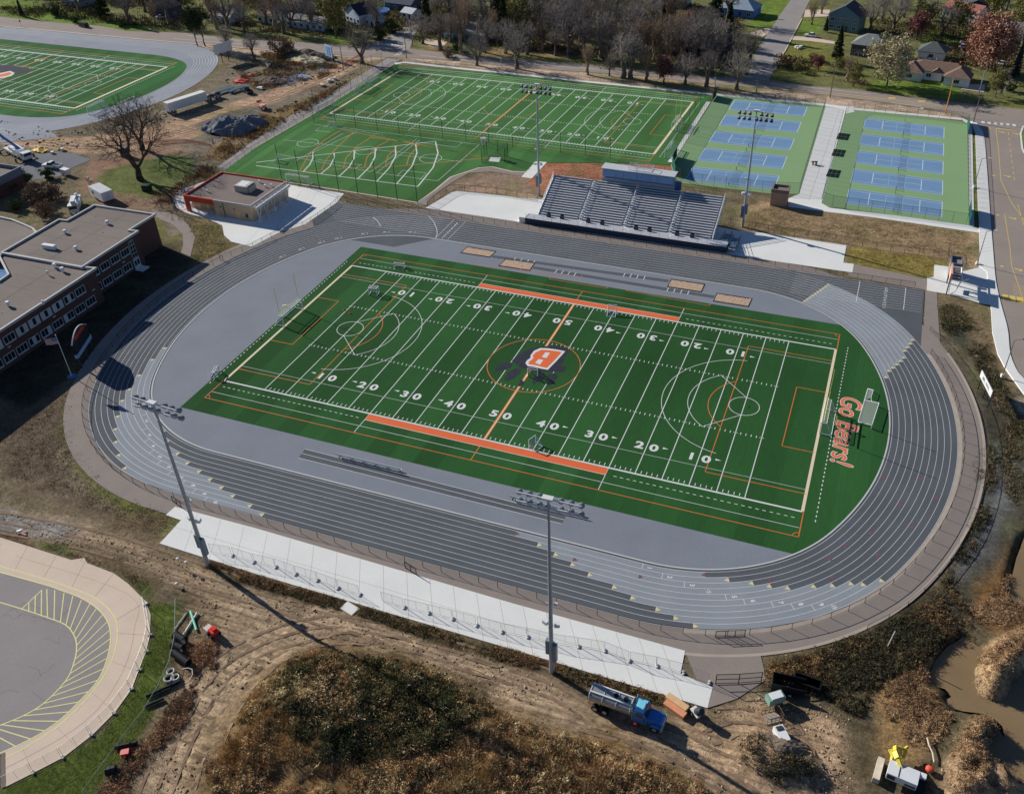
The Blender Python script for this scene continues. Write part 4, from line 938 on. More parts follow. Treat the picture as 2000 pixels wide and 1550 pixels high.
def school_window(x, y, z, w, h, panes, blinds):
    """faces +x; x, y world of the wall face centre"""
    f = MB(); X, Yc = x-SX, y-SY
    f.b2(X-.05, X+.06, Yc-w/2, Yc+w/2, z-h/2, z+h/2)
    fr = part('window', f, cream, school)
    g = MB(); k = panes
    for i in range(k):
        if i in blinds: continue
        y0 = Yc-w/2+.1+i*(w-.2)/k+.05; y1 = Yc-w/2+.1+(i+1)*(w-.2)/k-.05
        g.b2(X+.061, X+.075, y0, y1, z-h/2+.15, z+h/2-.15)
        g.b2(X+.061, X+.074, y0, y1, z-h/2+.15, z-h/2+.2)
    if g.v: part('pane', g, glass, fr)
    s = MB(); s.b2(X, X+.16, Yc-w/2, Yc+w/2, z-h/2-.14, z-h/2-.005); part('sill', s, cream, fr)
lx = lambda y: -99.3+(y+7.25)*(.7/-54.75)
k = 0
for zz_, yy0 in ((5.35, -12.6), (1.85, -10.9)):
    y = yy0
    while y > -58:
        school_window(lx(y), y, zz_, 2.75, 1.7, 3, (random.choice([(), (0,), (2,), (0, 2), (1,)]) if y < -15 else ())); y -= 3.25
for zz_, yy0 in ((5.35, 4.9), (1.85, 4.3)):
    for i in range(4): school_window(-102.25-.012*(yy0-i*3.3), yy0-i*3.3, zz_, 2.7, 1.7, 3, ())
f = MB(); X = -102.45-SX; f.b2(X-.05, X+.06, 6.7-SY, 8.3-SY, 2.75, 7.0); fr = part('window', f, cream, school)
g = MB()
for i in range(2):
    for j in range(4): g.b2(X+.061, X+.075, 6.8-SY+i*.76, 7.45-SY+i*.76, 2.9+j*1.02, 3.78+j*1.02)
part('pane', g, glass, fr)
f = MB(); f.b2(X-.05, X+.08, 6.5-SY, 8.5-SY, 0, 2.6); dr = part('door', f, cream, school)
for y_ in (6.75, 7.6): g = MB(); g.b2(X+.081, X+.095, y_-SY, y_+.65-SY, .9, 2.1); part('pane', g, glass, dr)
f = MB(); f.b2(X, X+2.2, 6.3-SY, 8.7-SY, -.1, .14); part('step', f, concr, school)
for x, y in ((-101.9, 3.2), (-99.25, -9.3), (-99.0, -21), (-98.9, -33), (-104.75, 11.4)):
    g = MB(); g.b2(x-SX-.02, x-SX+.25, y-.35-SY, y+.35-SY, 3.75, 3.95); part('wall_lamp', g, cream, school)
for q, kind in (((958,262),0),((582,345),0),((678,490),0),((490,645),0),((560,680),0),((428,710),1),((75,985),0),((444,480),2),((388,975),1)):
    px, py = ZZ(0,380,4.559,[q])[0]; x, y = G(px, py, 7.95); g = MB(); X, Yc = x-SX, y-SY
    if kind == 2: g.box((X, Yc, 8.45), (3.3, .95, .95), .05); nm = 'air_handler'
    else:
        r = .32 if kind == 0 else .16; g.tube((X, Yc, 7.88), (X, Yc, 8.5), r, r, 10); g.tube((X, Yc, 8.45), (X, Yc, 8.85), r*1.6, r*1.1, 12); nm = 'roof_vent'
    part(nm, g, vent, school)
cy_ = thing('courtyard_glazing', 'blue glass courtyard skylight set in the school roof notch at the left edge', 'skylight', (-119.6, -13.6, 0))
b = MB(); b.prism([(-4.2, 4.4), (4.4, -1.6), (4.8, -4.4), (-4.5, -10)][::-1], 4.2, 5.6); part('glass_roof', b, M('sky_glass', obs(96,130,168), .15, .2, .3, spec=.5), cy_)

# ------------------------------------------------------------------ concession building
tanw_ = M('block_tan', obs(186,160,132), .9, .08, .5, fine=.05); redm = M('fascia_red', obs(186,70,44), .55, .06)
cb = thing('concession_building', 'tan block concession building with red fascia, flat roof and white truss canopy', 'building', (-101.2, 45.2, 0))
W2, D2, H2 = 10.3, 8.0, 4.3
b = MB(); b.b2(-W2, W2, -D2+2.2, D2, -.1, H2-.35); b.b2(-1.2, W2, -D2, -D2+2.2, -.1, H2-.35); part('wall', b, tanw_, cb)
b = MB(); b.b2(-W2-.1, -1.25, -D2-.1, -D2+.25, H2-1.35, H2+.15); b.b2(-W2-.1, -W2+.25, -D2+.26, D2+.1, H2-1.35, H2+.15); b.b2(-W2+.26, W2, D2-.15, D2+.1, H2-.34, H2+.15); b.b2(-W2-.1, -W2+.9, -D2-.08, -D2+.6, 0, H2-1.36); part('fascia', b, redm, cb)
b = MB(); b.b2(-1.24, W2+.1, -D2-.1, -D2+.2, H2-.34, H2+.15); b.b2(W2-.2, W2+.1, -D2+.21, D2-.16, H2-.34, H2+.15); part('coping', b, coping, cb)
b = MB(); b.b2(-W2+.2, W2-.15, -D2+.15, D2-.1, H2-.34, H2-.22); part('roof', b, M('roof_brown', obs(116,104,99), .92, .12, .1, fine=.06), cb)
b = MB(); b.b2(.8, 4.6, -1.3, 2.4, H2-.22, H2+1.5); b.b2(4.61, 5.2, -.9, 2.0, H2-.22, H2+1.2); ru = part('rooftop_unit', b, M('unit_tan', obs(170,164,150), .7, .08), cb)
b = MB(); b.b2(1.3, 3.9, -.9, 2.0, H2+1.502, H2+1.54); part('unit_lid', b, vent, ru)
for x, y in ((-6, -3.9), (6.8, 3.6), (3.6, 5.6), (8.2, 4.4)): b = MB(); b.tube((x, y, H2-.22), (x, y, H2+.5), .18, .26, 10); part('roof_vent', b, vent, cb)
for x in (-.6, 6.0): b = MB(); b.b2(x-.55, x+.55, -D2-.05, -D2+.02, 0, 2.15); part('door', b, M('door_tan', obs(206,176,128), .7, .05), cb)
for x in (-8, -5.2, -3): b = MB(); b.b2(x-.5, x+.5, -D2+2.14, -D2+2.19, 0, 2.1); part('door', b, M('door_tan', None), cb)
b = MB(); b.b2(8.1, 8.9, -D2-.04, -D2+.02, .9, 2.0); part('window', b, glass, cb)
b = MB(); b.b2(1.6, 1.75, -D2-.12, -D2-.01, 0, H2-.4); part('downpipe', b, dgrey, cb)
for x in (.6, 4.8): b = MB(); b.b2(x, x+.35, -D2-.14, -D2, 2.6, 2.9); part('wall_lamp', b, dgrey, cb)
cn = MB()
x1, x2 = W2+.25, W2+2.0; zt = H2-.25
cn.b2(x2-.16, x2+.16, -D2-.6, D2-1.2, zt-.32, zt+.32)
for i in range(9): y = -D2+.2+i*1.7; cn.tube((x1-.1, y, zt+.1), (x2, y, zt+.15), .09, .09, 5)
for i in range(9): y = -D2+.2+i*1.7; cn.tube((x1-.1, y, zt+.12), (x2-.2, min(y+1.6, D2-1.3), zt+.14), .06, .06, 5)
for i in range(5):
    y = -D2+.6+i*3.1
    for d in (-.9, .9): cn.tube((x2, y+d, zt-.2), (x2-.3, y, .3), .11, .11, 6)
    cn.b2(x2-.75, x2+.15, y-.45, y+.45, 0, .55)
part('canopy_truss', cn, whitem, cb)
# ------------------------------------------------------------------ small tower by the courts
tw = thing('equipment_shed', 'tall square tan block shed with recessed roof by the left tennis courts', 'shed', (33.8, 89.2, 0), .02)
b = MB(); b.b2(-2.1, 2.1, -1.7, 1.9, -.1, 3.9); part('wall', b, M('shed_block', obs(150,128,112,1.1), .9, .08, .6), tw)
b = MB()
for q in ((-2.2, 2.2, -1.8, -1.45), (-2.2, 2.2, 1.65, 2.0), (-2.2, -1.8, -1.44, 1.64), (1.8, 2.2, -1.44, 1.64)): b.b2(*q, 3.6, 4.45)
part('parapet', b, M('shed_coping', obs(120,104,96), .8, .05), tw)
b = MB(); b.b2(-1.79, 1.79, -1.44, 1.64, 3.902, 3.93); part('roof', b, roofm, tw)

# ------------------------------------------------------------------ grandstand
gs = thing('grandstand', 'aluminium bleacher grandstand with navy front wall and glazed press box facing the track', 'grandstand', (0.6, 66, 0))
GX, GY = .6, 66
def gb(mb, x0, x1, y0, y1, z0, z1): mb.b2(x0-GX, x1-GX, y0-GY, y1-GY, z0, z1)
NR = 17; y_f, y_b = 61.0, 73.4; run = (y_b-y_f)/NR; rise = (7.35-1.75)/NR
b = MB(); gb(b, -24.4, 26.4, 57.9, 58.1, -.05, 1.45); gb(b, -24.4, -24.2, 58.11, 60.7, -.05, 1.45); gb(b, 26.2, 26.4, 58.11, 60.4, -.05, 1.45); part('front_wall', b, navy, gs)
b = MB(); gb(b, -24.2, 26.2, 58.12, 60.95, 1.3, 1.45); part('walkway_deck', b, alum, gs)
rows = MB(); decks = MB()
aisles = [-11.0, 0.4, 11.8]
for r in range(NR):
    y = y_f+r*run; z = 1.75+r*rise
    gb(decks, -22, 22.2, y+.02, y+run-.01, z-.5, z-.44); gb(decks, -22, 22.2, y+run-.03, y+run-.012, z-.43, z-.12)
    xs_ = [-21.4, -11.7, -10.3, -.3, 1.1, 11.1, 12.5, 21.8]
    for a, c in zip(xs_[::2], xs_[1::2]): gb(rows, a, c, y+.30, y+.62, z-.05, z+.03)
part('footboards', decks, M('footboard_alum', obs(132,142,156), .5, .1, 1.0, metal=.4), gs)
sr = part('seat_rows', rows, M('seat_alum', obs(226,230,234), .35, .06, 1.0, metal=.25), gs)
for ax in aisles:
    b = MB()
    for r in range(NR):
        y = y_f+r*run; z = 1.75+r*rise; gb(b, ax-.55, ax+.55, y, y+.32, z-.435, z-.2)
    for r in range(0, NR, 1):
        y = y_f+r*run+.2; z = 1.75+r*rise; b.tube((ax-GX, y-GY, z-.4), (ax-GX, y-GY, z+.55), .03, .03, 4)
        if r % 4 < 3 and r < NR-1: b.tube((ax-GX, y-GY, z+.55), (ax-GX, y+run-GY, z+rise+.55), .05, .05, 5)
    part('aisle_steps', b, M('aisle_alum', obs(206,212,218), .4, .05, metal=.3), gs)
for x in (-22.1, 22.3):
    b = MB()
    for dz in (.35, .7, 1.05): b.tube((x-GX, y_f-GY-.2, 1.3+dz), (x-GX, y_b-GY, 6.95+dz), .035 if dz < 1 else .06, None, 5)
    for r in range(0, NR+1, 2): y = y_f+r*run; z = 1.5+r*rise; b.tube((x-GX, y-GY, z-.5), (x-GX, y-GY, z+1.0), .04, None, 5)
    b.tube((x-GX, y_f-GY-.2, 1.15), (x-GX, y_b-GY, 6.8), .16, .16, 4)
    part('side_rail', b, alum, gs)
b = MB()
for k in range(23): x = -24.2+k*2.29; b.tube((x-GX, 58.0-GY, 1.45), (x-GX, 58.0-GY, 2.5), .03, None, 5)
for z in (1.75, 2.1, 2.5): b.tube((-24.2-GX, 58.0-GY, z), (26.2-GX, 58.0-GY, z), .025, None, 5)
part('front_rail', b, dgrey, gs)
for x0, x1 in ((-22, -10.2), (10.4, 22)):
    b = MB()
    for k in range(7): x = x0+k*(x1-x0)/6; b.tube((x-GX, y_b-GY+.1, 6.9), (x-GX, y_b-GY+.1, 8.3), .03, None, 5)
    for z in (7.5, 8.3): b.tube((x0-GX, y_b-GY+.1, z), (x1-GX, y_b-GY+.1, z), .03, None, 5)
    part('back_rail', b, dgrey, gs)
b = MB()
for k in range(8):
    x = -21.5+k*6.2
    for y in (64, 68.5, 73): b.tube((x-GX, y-GY, 0), (x-GX, y-GY, 1.0+(y-y_f)/run*rise), .1, None, 5)
    b.tube((x-GX, 64-GY, .2), (x-GX, 73-GY, 6.0), .06, None, 5)
part('understructure', b, steel, gs)
for x in (-19, -15.5, -8.6, -5, 3.6, 7, 13.8, 17.5):
    b = MB(); gb(b, x-.5, x+.5, 60.3, 60.75, 1.46, 2.15); gb(b, x-.45, x+.45, 60.76, 60.84, 1.9, 2.5); part('front_seat', b, navy, gs)
# ramp and stair at the right end
b = MB()
V = [(26.5, 58.3, 1.45), (28.1, 58.3, 1.45), (28.1, 66.5, .0), (26.5, 66.5, .0)]
b.add([(x-GX, y-GY, z) for x, y, z in V]+[(x-GX, y-GY, z-.2) for x, y, z in V], [(0, 1, 2, 3), (7, 6, 5, 4), (0, 4, 5, 1), (1, 5, 6, 2), (3, 2, 6, 7), (0, 3, 7, 4)])
part('ramp', b, M('ramp_blue', obs(92,112,140), .5, .06, metal=.3), gs); b = MB()
V = [(24.2, 61.2, 1.35), (25.8, 61.2, 1.35), (25.8, 68, .0), (24.2, 68, .0)]
b.add([(x-GX, y-GY, z) for x, y, z in V]+[(x-GX, y-GY, z-.2) for x, y, z in V], [(0, 1, 2, 3), (7, 6, 5, 4), (0, 4, 5, 1), (1, 5, 6, 2), (3, 2, 6, 7), (0, 3, 7, 4)])
part('ramp', b, M('ramp_blue', obs(92,112,140), .5, .06, metal=.3), gs)
for x, ya, yb, za in ((26.45, 58.3, 66.5, 1.45), (28.15, 58.3, 66.5, 1.45), (24.15, 61.2, 68, 1.35), (25.85, 61.2, 68, 1.35)):
    b = MB()
    for dz in (.5, 1.0): b.tube((x-GX, ya-GY, za+dz), (x-GX, yb-GY, dz), .035, None, 5)
    for k in range(5): f = k/4; b.tube((x-GX, ya+(yb-ya)*f-GY, za*(1-f)), (x-GX, ya+(yb-ya)*f-GY, za*(1-f)+1.0), .03, None, 5)
    part('ramp_rail', b, dgrey, gs)
for k in range(9):
    b = MB() if k == 0 else b
    gb(b, -26.1, -24.45, 58.2+k*.3, 58.5+k*.3, -.05, 1.35-k*.15)
part('stair', b, alum, gs)
# press box
pbx = M('pressbox_white', obs(196,200,204), .6, .05); pglass = M('press_glass', obs(120,160,205,.8), .15, .08, .3, spec=.6)
b = MB(); gb(b, -9.2, 9.2, 73.55, 76.4, 6.9, 8.0); gb(b, -9.2, 9.2, 73.9, 76.4, 8.01, 10.3); pb = part('press_box', b, M('pressbox_grey', obs(128,140,152), .6, .06), gs)
b = MB()
xs_ = [-9.1, -5.6, -3.7, -.1, 3.2, 5.1, 9.1]
for a, c in zip(xs_, xs_[1:]): gb(b, a+.07, c-.07, 73.8, 73.88, 8.2, 9.95)
part('window', b, pglass, pb)
b = MB(); gb(b, -9.5, 9.5, 73.3, 76.9, 10.31, 10.5); part('roof', b, M('press_roof', obs(176,180,184), .7, .06), pb)
b = MB(); gb(b, -2.6, 3.4, 74.2, 76.6, 10.51, 10.6)
for x in (-2.6, -.6, 1.4, 3.4):
    for y in (74.2, 76.6): b.tube((x-GX, y-GY, 10.5), (x-GX, y-GY, 11.6), .04, None, 5)
for y in (74.2, 76.6):
    for z in (11.0, 11.3, 11.6): b.tube((-2.6-GX, y-GY, z), (3.4-GX, y-GY, z), .035, None, 5)
for x in (-2.6, 3.4): b.tube((x-GX, 74.2-GY, 11.6), (x-GX, 76.6-GY, 11.6), .035, None, 5)
part('camera_deck', b, alum, pb)
b = MB(); gb(b, 9.3, 11.0, 73.6, 75.4, 6.7, 6.85); gb(b, 9.3, 10.9, 75.41, 75.5, 6.85, 8.6); part('landing', b, M('landing_blue', obs(70,110,160), .6, .05), pb)

# ------------------------------------------------------------------ ticket gate
tg = thing('ticket_gate', 'white framed ticket canopy with a grey booth and slanted struts at the sidewalk gate', 'gate', (76.0, 60.0, 0))
b = MB()
for p, q in (((-.8, -4.8, 3.1), (-.8, 1.4, 3.1)), ((1.3, -4.8, 3.1), (1.3, 1.4, 3.1)), ((-.8, -4.8, 3.1), (1.3, -4.8, 3.1)), ((-.8, 1.4, 3.1), (1.3, 1.4, 3.1))): b.tube(p, q, .17, .17, 4)
for p, q in (((1.3, 1.3, 3.0), (2.9, 3.6, 2.6)), ((1.3, -4.7, 3.0), (2.8, -2.4, 2.6)), ((-.8, -4.8, 3.0), (-.7, -5.2, .0)), ((1.2, -4.8, 3.0), (.5, -5.6, .9)), ((.5, -5.6, .9), (-.4, -5.7, .1)), ((1.3, 1.3, 3.0), (1.3, 1.3, 0)), ((-.8, 1.3, 3.0), (-.8, 1.3, 0))): b.tube(p, q, .12, .12, 6)
part('canopy_frame', b, whitem, tg)
b = MB()
for k in range(4): b.b2(-.6, 1.1, -4.3+k*1.5, -3.5+k*1.5, 2.85, 2.93)
part('canopy_roof', b, M('gate_roof', obs(110,100,104), .8, .05), tg)
b = MB(); b.b2(-1.0, 1.3, 1.8, 5.4, 0, 3.2); bt = part('ticket_booth', b, M('booth_grey', obs(128,124,128), .8, .05), tg)
b = MB()
for q in ((-1.1, 1.4, 1.7, 1.95), (-1.1, 1.4, 5.25, 5.5), (-1.1, -.85, 1.96, 5.24), (1.15, 1.4, 1.96, 5.24)): b.b2(*q, 2.95, 3.75)
part('parapet', b, M('booth_coping', obs(98,96,104), .7, .05), bt)
b = MB(); b.b2(2.2, 3.4, -5.1, -4.9, .0, 1.1); part('turnstile_panel', b, M('gate_blue', obs(92,120,150), .5, .05), tg)
gsn = thing('gate_sign', 'orange brown sign board on two dark posts, seen edge on left of the ticket gate', 'sign', (74.9, 56.7, 0))
for y in (-2.5, 2.5): b = MB(); b.tube((0, y, 0), (0, y, 5.0), .13, .13, 8); part('post', b, dgrey, gsn)
b = MB(); b.b2(-.2, .2, -2.7, 2.7, 3.3, 5.1); part('board', b, M('gate_brick', obs(206,164,140), .85, .1, 1.0), gsn)

# ------------------------------------------------------------------ scoreboard and flagpole
sx, sy = G(155, 726)
sb = thing('scoreboard', 'dark scoreboard with red lettered arch on top, standing between school and track', 'scoreboard', (-86.0, -27.1, 0), math.radians(23))
for y in (-3.2, 0, 3.2): b = MB(); b.tube((-.05, y, 0), (-.05, y, 5.5), .18, .18, 8); part('post', b, dgrey, sb)
b = MB(); b.b2(-.2, .2, -3.75, 3.75, 3.36, 5.65); part('board', b, M('score_black', (.02, .02, .024), .5, .1), sb)
b = MB(); b.b2(-.25, .35, -3.75, 3.75, 2.55, 3.35); part('lower_panel', b, M('score_blue', obs(150,176,205,.8), .5, .05), sb)
n = 16; f = lambda t: 5.66+1.55*(1-t*t); HB = 3.75; b = MB()
for i in range(n):
    t0, t1 = -1+2*i/n, -1+2*(i+1)/n
    b.add([(.22, t0*HB, 5.655), (.22, t1*HB, 5.655), (.22, t1*HB, f(t1)), (.22, t0*HB, f(t0)), (-.12, t0*HB, 5.655), (-.12, t1*HB, 5.655), (-.12, t1*HB, f(t1)), (-.12, t0*HB, f(t0))], [(0, 1, 2, 3), (7, 6, 5, 4), (3, 2, 6, 7)])
ar = part('arch', b, M('arch_black', (.05, .02, .02), .6, .05), sb)
b = MB(); wall_text(b, 'BEARS', 1.15, (.235, 0, 6.2), (0, 1, 0), (0, 0, 1), .04, sx=1.5); part('arch_letters', b, M('arch_red', obs(205,66,44), .6, .05), ar)
b = MB()
for i in range(n):
    t0, t1 = -1+2*i/n, -1+2*(i+1)/n; b.tube((.05, t0*HB*1.02, f(t0)), (.05, t1*HB*1.02, f(t1)), .14, .14, 6)
part('arch_rim', b, whitem, ar)
fp = thing('flagpole', 'white flagpole flying the striped flag with blue canton beside the scoreboard', 'flagpole', (-84.3, -33.2, 0))
b = MB(); b.tube((0, 0, 0), (0, 0, 9.6), .09, .05, 10); b.ball((0, 0, 9.68), .12, 8); part('pole', b, whitem, fp)
b = MB(); b.tube((0, 0, 0), (0, 0, .25), .9, .9, 12); part('base', b, M('base_blue', obs(90,110,150), .8, .1), fp)
def flag_pt(u, v): return (-.06-u*2.5*.93, -.9*u-.12*math.sin(u*6)*u, 9.2-v*1.55-.45*u*u+.16*math.sin(u*7+v)*u)
fl = None
for col, sel in (('flag_red', lambda j, i: j % 2 == 0), ('flag_white', lambda j, i: j % 2 == 1), ('flag_blue', None)):
    b = MB()
    for i in range(12):
        for j in range(13):
            canton = i < 5 and j < 7
            if (sel is None and canton) or (sel is not None and not canton and sel(j, i)):
                b.quad(flag_pt(i/12, j/13), flag_pt(i/12, (j+1)/13), flag_pt((i+1)/12, (j+1)/13), flag_pt((i+1)/12, j/13))
    o = part('flag' if fl is None else ('flag_stripes' if col == 'flag_white' else 'flag_canton'), b, M(col, {'flag_red': (.5, .03, .04), 'flag_white': (.8, .8, .8), 'flag_blue': (.03, .045, .2)}[col], .8, .03), fp if fl is None else fl)
    if fl is None: fl = o
b = MB()
for r in range(5):
    for c in range(6):
        p = flag_pt((c+.5+.2*(r % 2))/6.8*5/12, (r+.7)/6.2*7/13); b.box((p[0], p[1]-.03, p[2]), (.10, .02, .07))
part('flag_stars', b, whitem, fl)
fs = thing('field_sign', 'white horizontal sign board with grey lettering on posts along the right bank', 'sign', (81.7, 17.0, 0), math.radians(15))
for y in (-2.9, 0, 2.9): b = MB(); b.tube((.12, y, -1.6), (.12, y, 3.5), .1, .1, 6); part('post', b, dgrey, fs)
b = MB(); b.b2(-.12, .02, -3.3, 3.3, 2.3, 3.7); bd = part('board', b, whitem, fs)
b = MB(); wall_text(b, 'MR. WIN.', .95, (-.128, 0, 3.0), (0, -1, 0), (0, 0, 1), .02, sx=1.0); part('sign_letters', b, M('letter_grey', (.09, .09, .12), .7), bd)
fs2 = thing('stadium_sign', 'white slanted sign board on two black posts beside the upper left track bend', 'sign', (*G(441,121), 0), math.radians(-18))
for y in (-1.4, 1.4): b = MB(); b.tube((.1, y, 0), (.1, y, 3.6), .14, .14, 6); part('post', b, blackm, fs2)
b = MB(); b.b2(-.1, .0, -4.0, 4.0, 3.4, 7.0); part('board', b, M('board_white', obs(214,212,206), .6, .05), fs2)
fs3 = thing('road_sign_board', 'pale blue backed sign board facing the main road above the puddles', 'sign', (*G(645,118), 0), math.radians(60))
for y in (-1.6, 1.6): b = MB(); b.tube((0, y, 0), (0, y, 3.0), .12, .12, 6); part('post', b, steel, fs3)
b = MB(); b.b2(-.3, .1, -2.6, 2.6, 1.4, 5.4); bd = part('board', b, M('board_blue', obs(150,172,200), .6, .05), fs3)
b = MB(); b.b2(-.34, -.305, -1.4, -.5, 1.7, 5.0); b.b2(-.34, -.305, .4, 1.0, 1.7, 5.0); part('board_stripes', b, M('stripe_blue', obs(70,120,190), .6), bd)
# ================================================================== floodlights
lampm = M('lamp_dark', (.015, .018, .022), .35, .1); lampw = M('lamp_white', obs(120,126,134), .4, .05, metal=.3)
def floodlight(h):
    t = thing('floodlight_pole', '', 'floodlight', (0, 0, 0), 0, 'tall stadium floodlight masts')
    b = MB(); b.tube((0, 0, -.3), (0, 0, h*.5), .34, .26, 14); b.tube((0, 0, h*.5-.4), (0, 0, h), .26, .14, 12); part('pole', b, M('pole_steel', obs(150,160,168), .5, .06, .5, metal=.3), t)
    for q, d in (((.55, -.1, 4.2), (.5, .7, 3.2)), ((-.5, .1, 4.9), (.45, .6, 2.6))): b = MB(); b.box(q, d); part('ballast_box', b, M('ballast_grey', obs(112,124,134), .5, .05), t)
    for s_, q in ((1, .3), (-1, -.4)): b = MB(); b.box((s_*.75, .3, h*.30+.1), (.7, .65, .55), q); b.tube((0, 0, h*.30), (s_*.7, .1, h*.30), .05, None, 5); part('loudspeaker', b, whitem, t)
    b = MB(); b.tube((-.7, 0, h*.43), (.7, 0, h*.43), .05, None, 5); b.box((.7, .1, h*.43+.1), (.4, .35, .3)); part('camera_arm', b, whitem, t)
    b = MB()
    for z in (h-.25, h-1.55): b.tube((-3.9, 0, z), (3.9, 0, z), .10, None, 6)
    for x in (-2.6, 0, 2.6): b.tube((x, 0, h-1.6), (x, 0, h-.2), .06, None, 5)
    b.box((0, -.15, h+.05), (1.3, .7, .25)); part('crossarm', b, whitem, t)
    for z, xs_ in ((h-.35, (-3.7, -2.5, -1.3, 1.3, 2.5, 3.7)), (h-1.65, (-3.7, -2.5, -1.3, -.35, 1.3, 2.5, 3.7))):
        for x in xs_:
            b = MB(); p0 = np.array((x, .15, z)); d = np.array((.0, .8, -.6)); b.tube(p0, p0+d*.7, .22, .40, 12); lp = part('lamp', b, lampw, t)
            b = MB(); b.tube(p0+d*.66, p0+d*.73, .39, .39, 12); part('lens', b, lampm, lp)
    return t
fl_ = Proto(floodlight(30.6))
for (px, py), rz, lab, h in (((406.3,1103), -.06, 'floodlight mast at the left end of the near concrete plaza', 30.75), ((1077.4,1311), .02, 'floodlight mast rising from the near plaza edge above the blue tanker truck', 31.3),
                       ((1450.2,442), PI, 'floodlight mast standing right of the grandstand before the tennis courts', 28.85), ((1052.9,381.8), PI, 'floodlight mast at the back left corner of the grandstand', 29.3)):
    fl_.put(G(px, py), rz, lab, None, (1, 1, h/30.6))

# ================================================================== fences
chain = Mmesh('chain_link', (.02, .022, .024), .16); chain_g = Mmesh('chain_link_grey', (.25, .27, .28), .12); netm = Mmesh('tall_net', (.02, .04, .03), .10)
goal_net = Mmesh('goal_net', (.75, .78, .78), .2); screen = M('windscreen_green', (.006, .12, .085), .8, .08, .5)
def resample(P, d):
    P = [np.array(p[:2], float) for p in P]; L = [np.linalg.norm(c-a) for a, c in zip(P, P[1:])]; T = sum(L); n = max(1, round(T/d)); out = []
    for k in range(n+1):
        s = T*k/n; i = 0
        while i < len(L)-1 and s > L[i]: s -= L[i]; i += 1
        out.append(P[i]+(P[i+1]-P[i])*min(1, s/L[i]))
    return out
def fence(name, label, P, h, d=3.0, pm=None, mm=None, r=.035, rails=(1.0,), cat='fence', group=None, post_group=True, z0=0.0):
    pm = pm or blackm; mm = mm or chain
    o = P[0]; t = thing(name, label, cat, (o[0], o[1], z0), 0, group); Q = [(p[0]-o[0], p[1]-o[1]) for p in resample(P, d)]
    n = len(Q)
    if n <= 100:
        for x, y in Q: b = MB(); b.tube((x, y, -.1), (x, y, h), r*1.25, None, 5); part('post', b, pm, t)
    else:
        b = MB()
        for x, y in Q: b.tube((x, y, -.1), (x, y, h), r*1.25, None, 5)
        tag(part('post', b, pm, t), kind='stuff')
    if rails:
        for f in rails:
            b = MB()
            for a, c in zip(Q, Q[1:]): b.tube((*a, h*f-.03), (*c, h*f-.03), r, None, 5, cap=False)
            part('rail', b, pm, t)
    b = MB()
    for a, c in zip(Q, Q[1:]): b.quad((*a, .04), (*c, .04), (*c, h-.03), (*a, h-.03))
    part('wire_mesh', b, mm, t); return t
def tpath(i0, i1, o): return [toff(i, o) for i in (range(i0, i1+1) if i1 >= i0 else range(i0, i1+NT+1))]
iA = tnear(1803,690); iB = tnear(1330,1240); iC = tnear(345,1005); iD = tnear(545,455)
fence('track_fence', 'black chain link fence along the right bend of the track', [toff(i, 11.9) for i in range(iB, iA+NT+1)] if iB > iA else tpath(iB, iA, 11.9), 1.25, 3.0, rails=(1.0,))
fence('track_fence', 'black chain link fence between the near straight and the concrete plaza', tpath(iC, iB, 11.9), 1.25, 3.0)
fence('track_fence', 'black chain link fence around the left bend below the scoreboard', tpath(tnear(430,505), iC, 11.9), 1.25, 3.0)
fence('track_fence', 'black chain link fence edging the concession plaza along the upper left bend', GL([(430,508),(492,484),(543,457),(596,441),(640,412),(657,397)]), 1.25, 3.0)
yF = Y0+TB+12.0
fence('track_fence', 'black chain link fence before the grandstand along the far straight', [(G(657,393)[0], yF), (G(1787,556)[0], yF)], 1.25, 3.0)
fence('hill_fence', 'black chain link fence on the outer walkway edge of the right bend', [toff(i, 15.6) for i in range(tnear(1660,1205), tnear(1835,640)+NT+1, 1)] if tnear(1660,1205) > tnear(1835,640) else tpath(tnear(1660,1205), tnear(1835,640), 15.6), 1.0, 4.0, pm=dgrey)
fence('boundary_fence', 'brown wire fence crossing the dead grass behind the right end of the grandstand', GL(ZZ(1500,380,K5,[(-290,235),(10,287),(390,340),(600,375),(870,425),(1360,490)])), 1.9, 3.1, pm=dgrey, rails=(1.0, .05))
fence('boundary_fence', 'short wire fence running up to the ticket booth', GL(ZZ(1500,380,K5,[(1360,490),(1368,500)])[:1]+[(1852,489)]), 1.9, 3.0, pm=dgrey)
fence('boundary_fence', 'wire fence across the bare slope left of the grandstand', GL([(835,402),(880,372),(960,378),(1050,392)]), 1.9, 3.0, pm=dgrey, rails=(1.0, .05))
fence('gate_fence', 'black double gate panel on the asphalt apron beside the plaza end', GL(ZZ(1000,1150,K5,[(1540,718),(1665,718),(1775,708),(1885,700)])), 2.0, 3.1, rails=(1.0, .5, .08), r=.05)
fence('gate_fence', 'swung open black gate leaf beside the near track fence', GL(ZZ(1000,1150,K5,[(1540,365),(1760,355)])), 1.3, 1.4, rails=(1.0, .1), r=.045)
fence('gate_fence', 'open black gate leaf jutting onto the near plaza path', GL(ZZ(500,760,K5,[(1130,1350),(1215,1405)])), 1.3, 1.3, rails=(1.0, .1), r=.05)
fence('gate_fence', 'red brown gate leaf at the left tip of the near plaza', GL(ZZ(0,760,K5,[(1310,850),(1375,895)])), 1.3, 1.3, rails=(1.0, .1), r=.05)
fence('path_fence', 'wire fence along the grey path left of the practice field', GL([(436,336),(500,289),(580,241),(640,208),(700,171),(769,127)]), 1.4, 4.0, pm=dgrey)
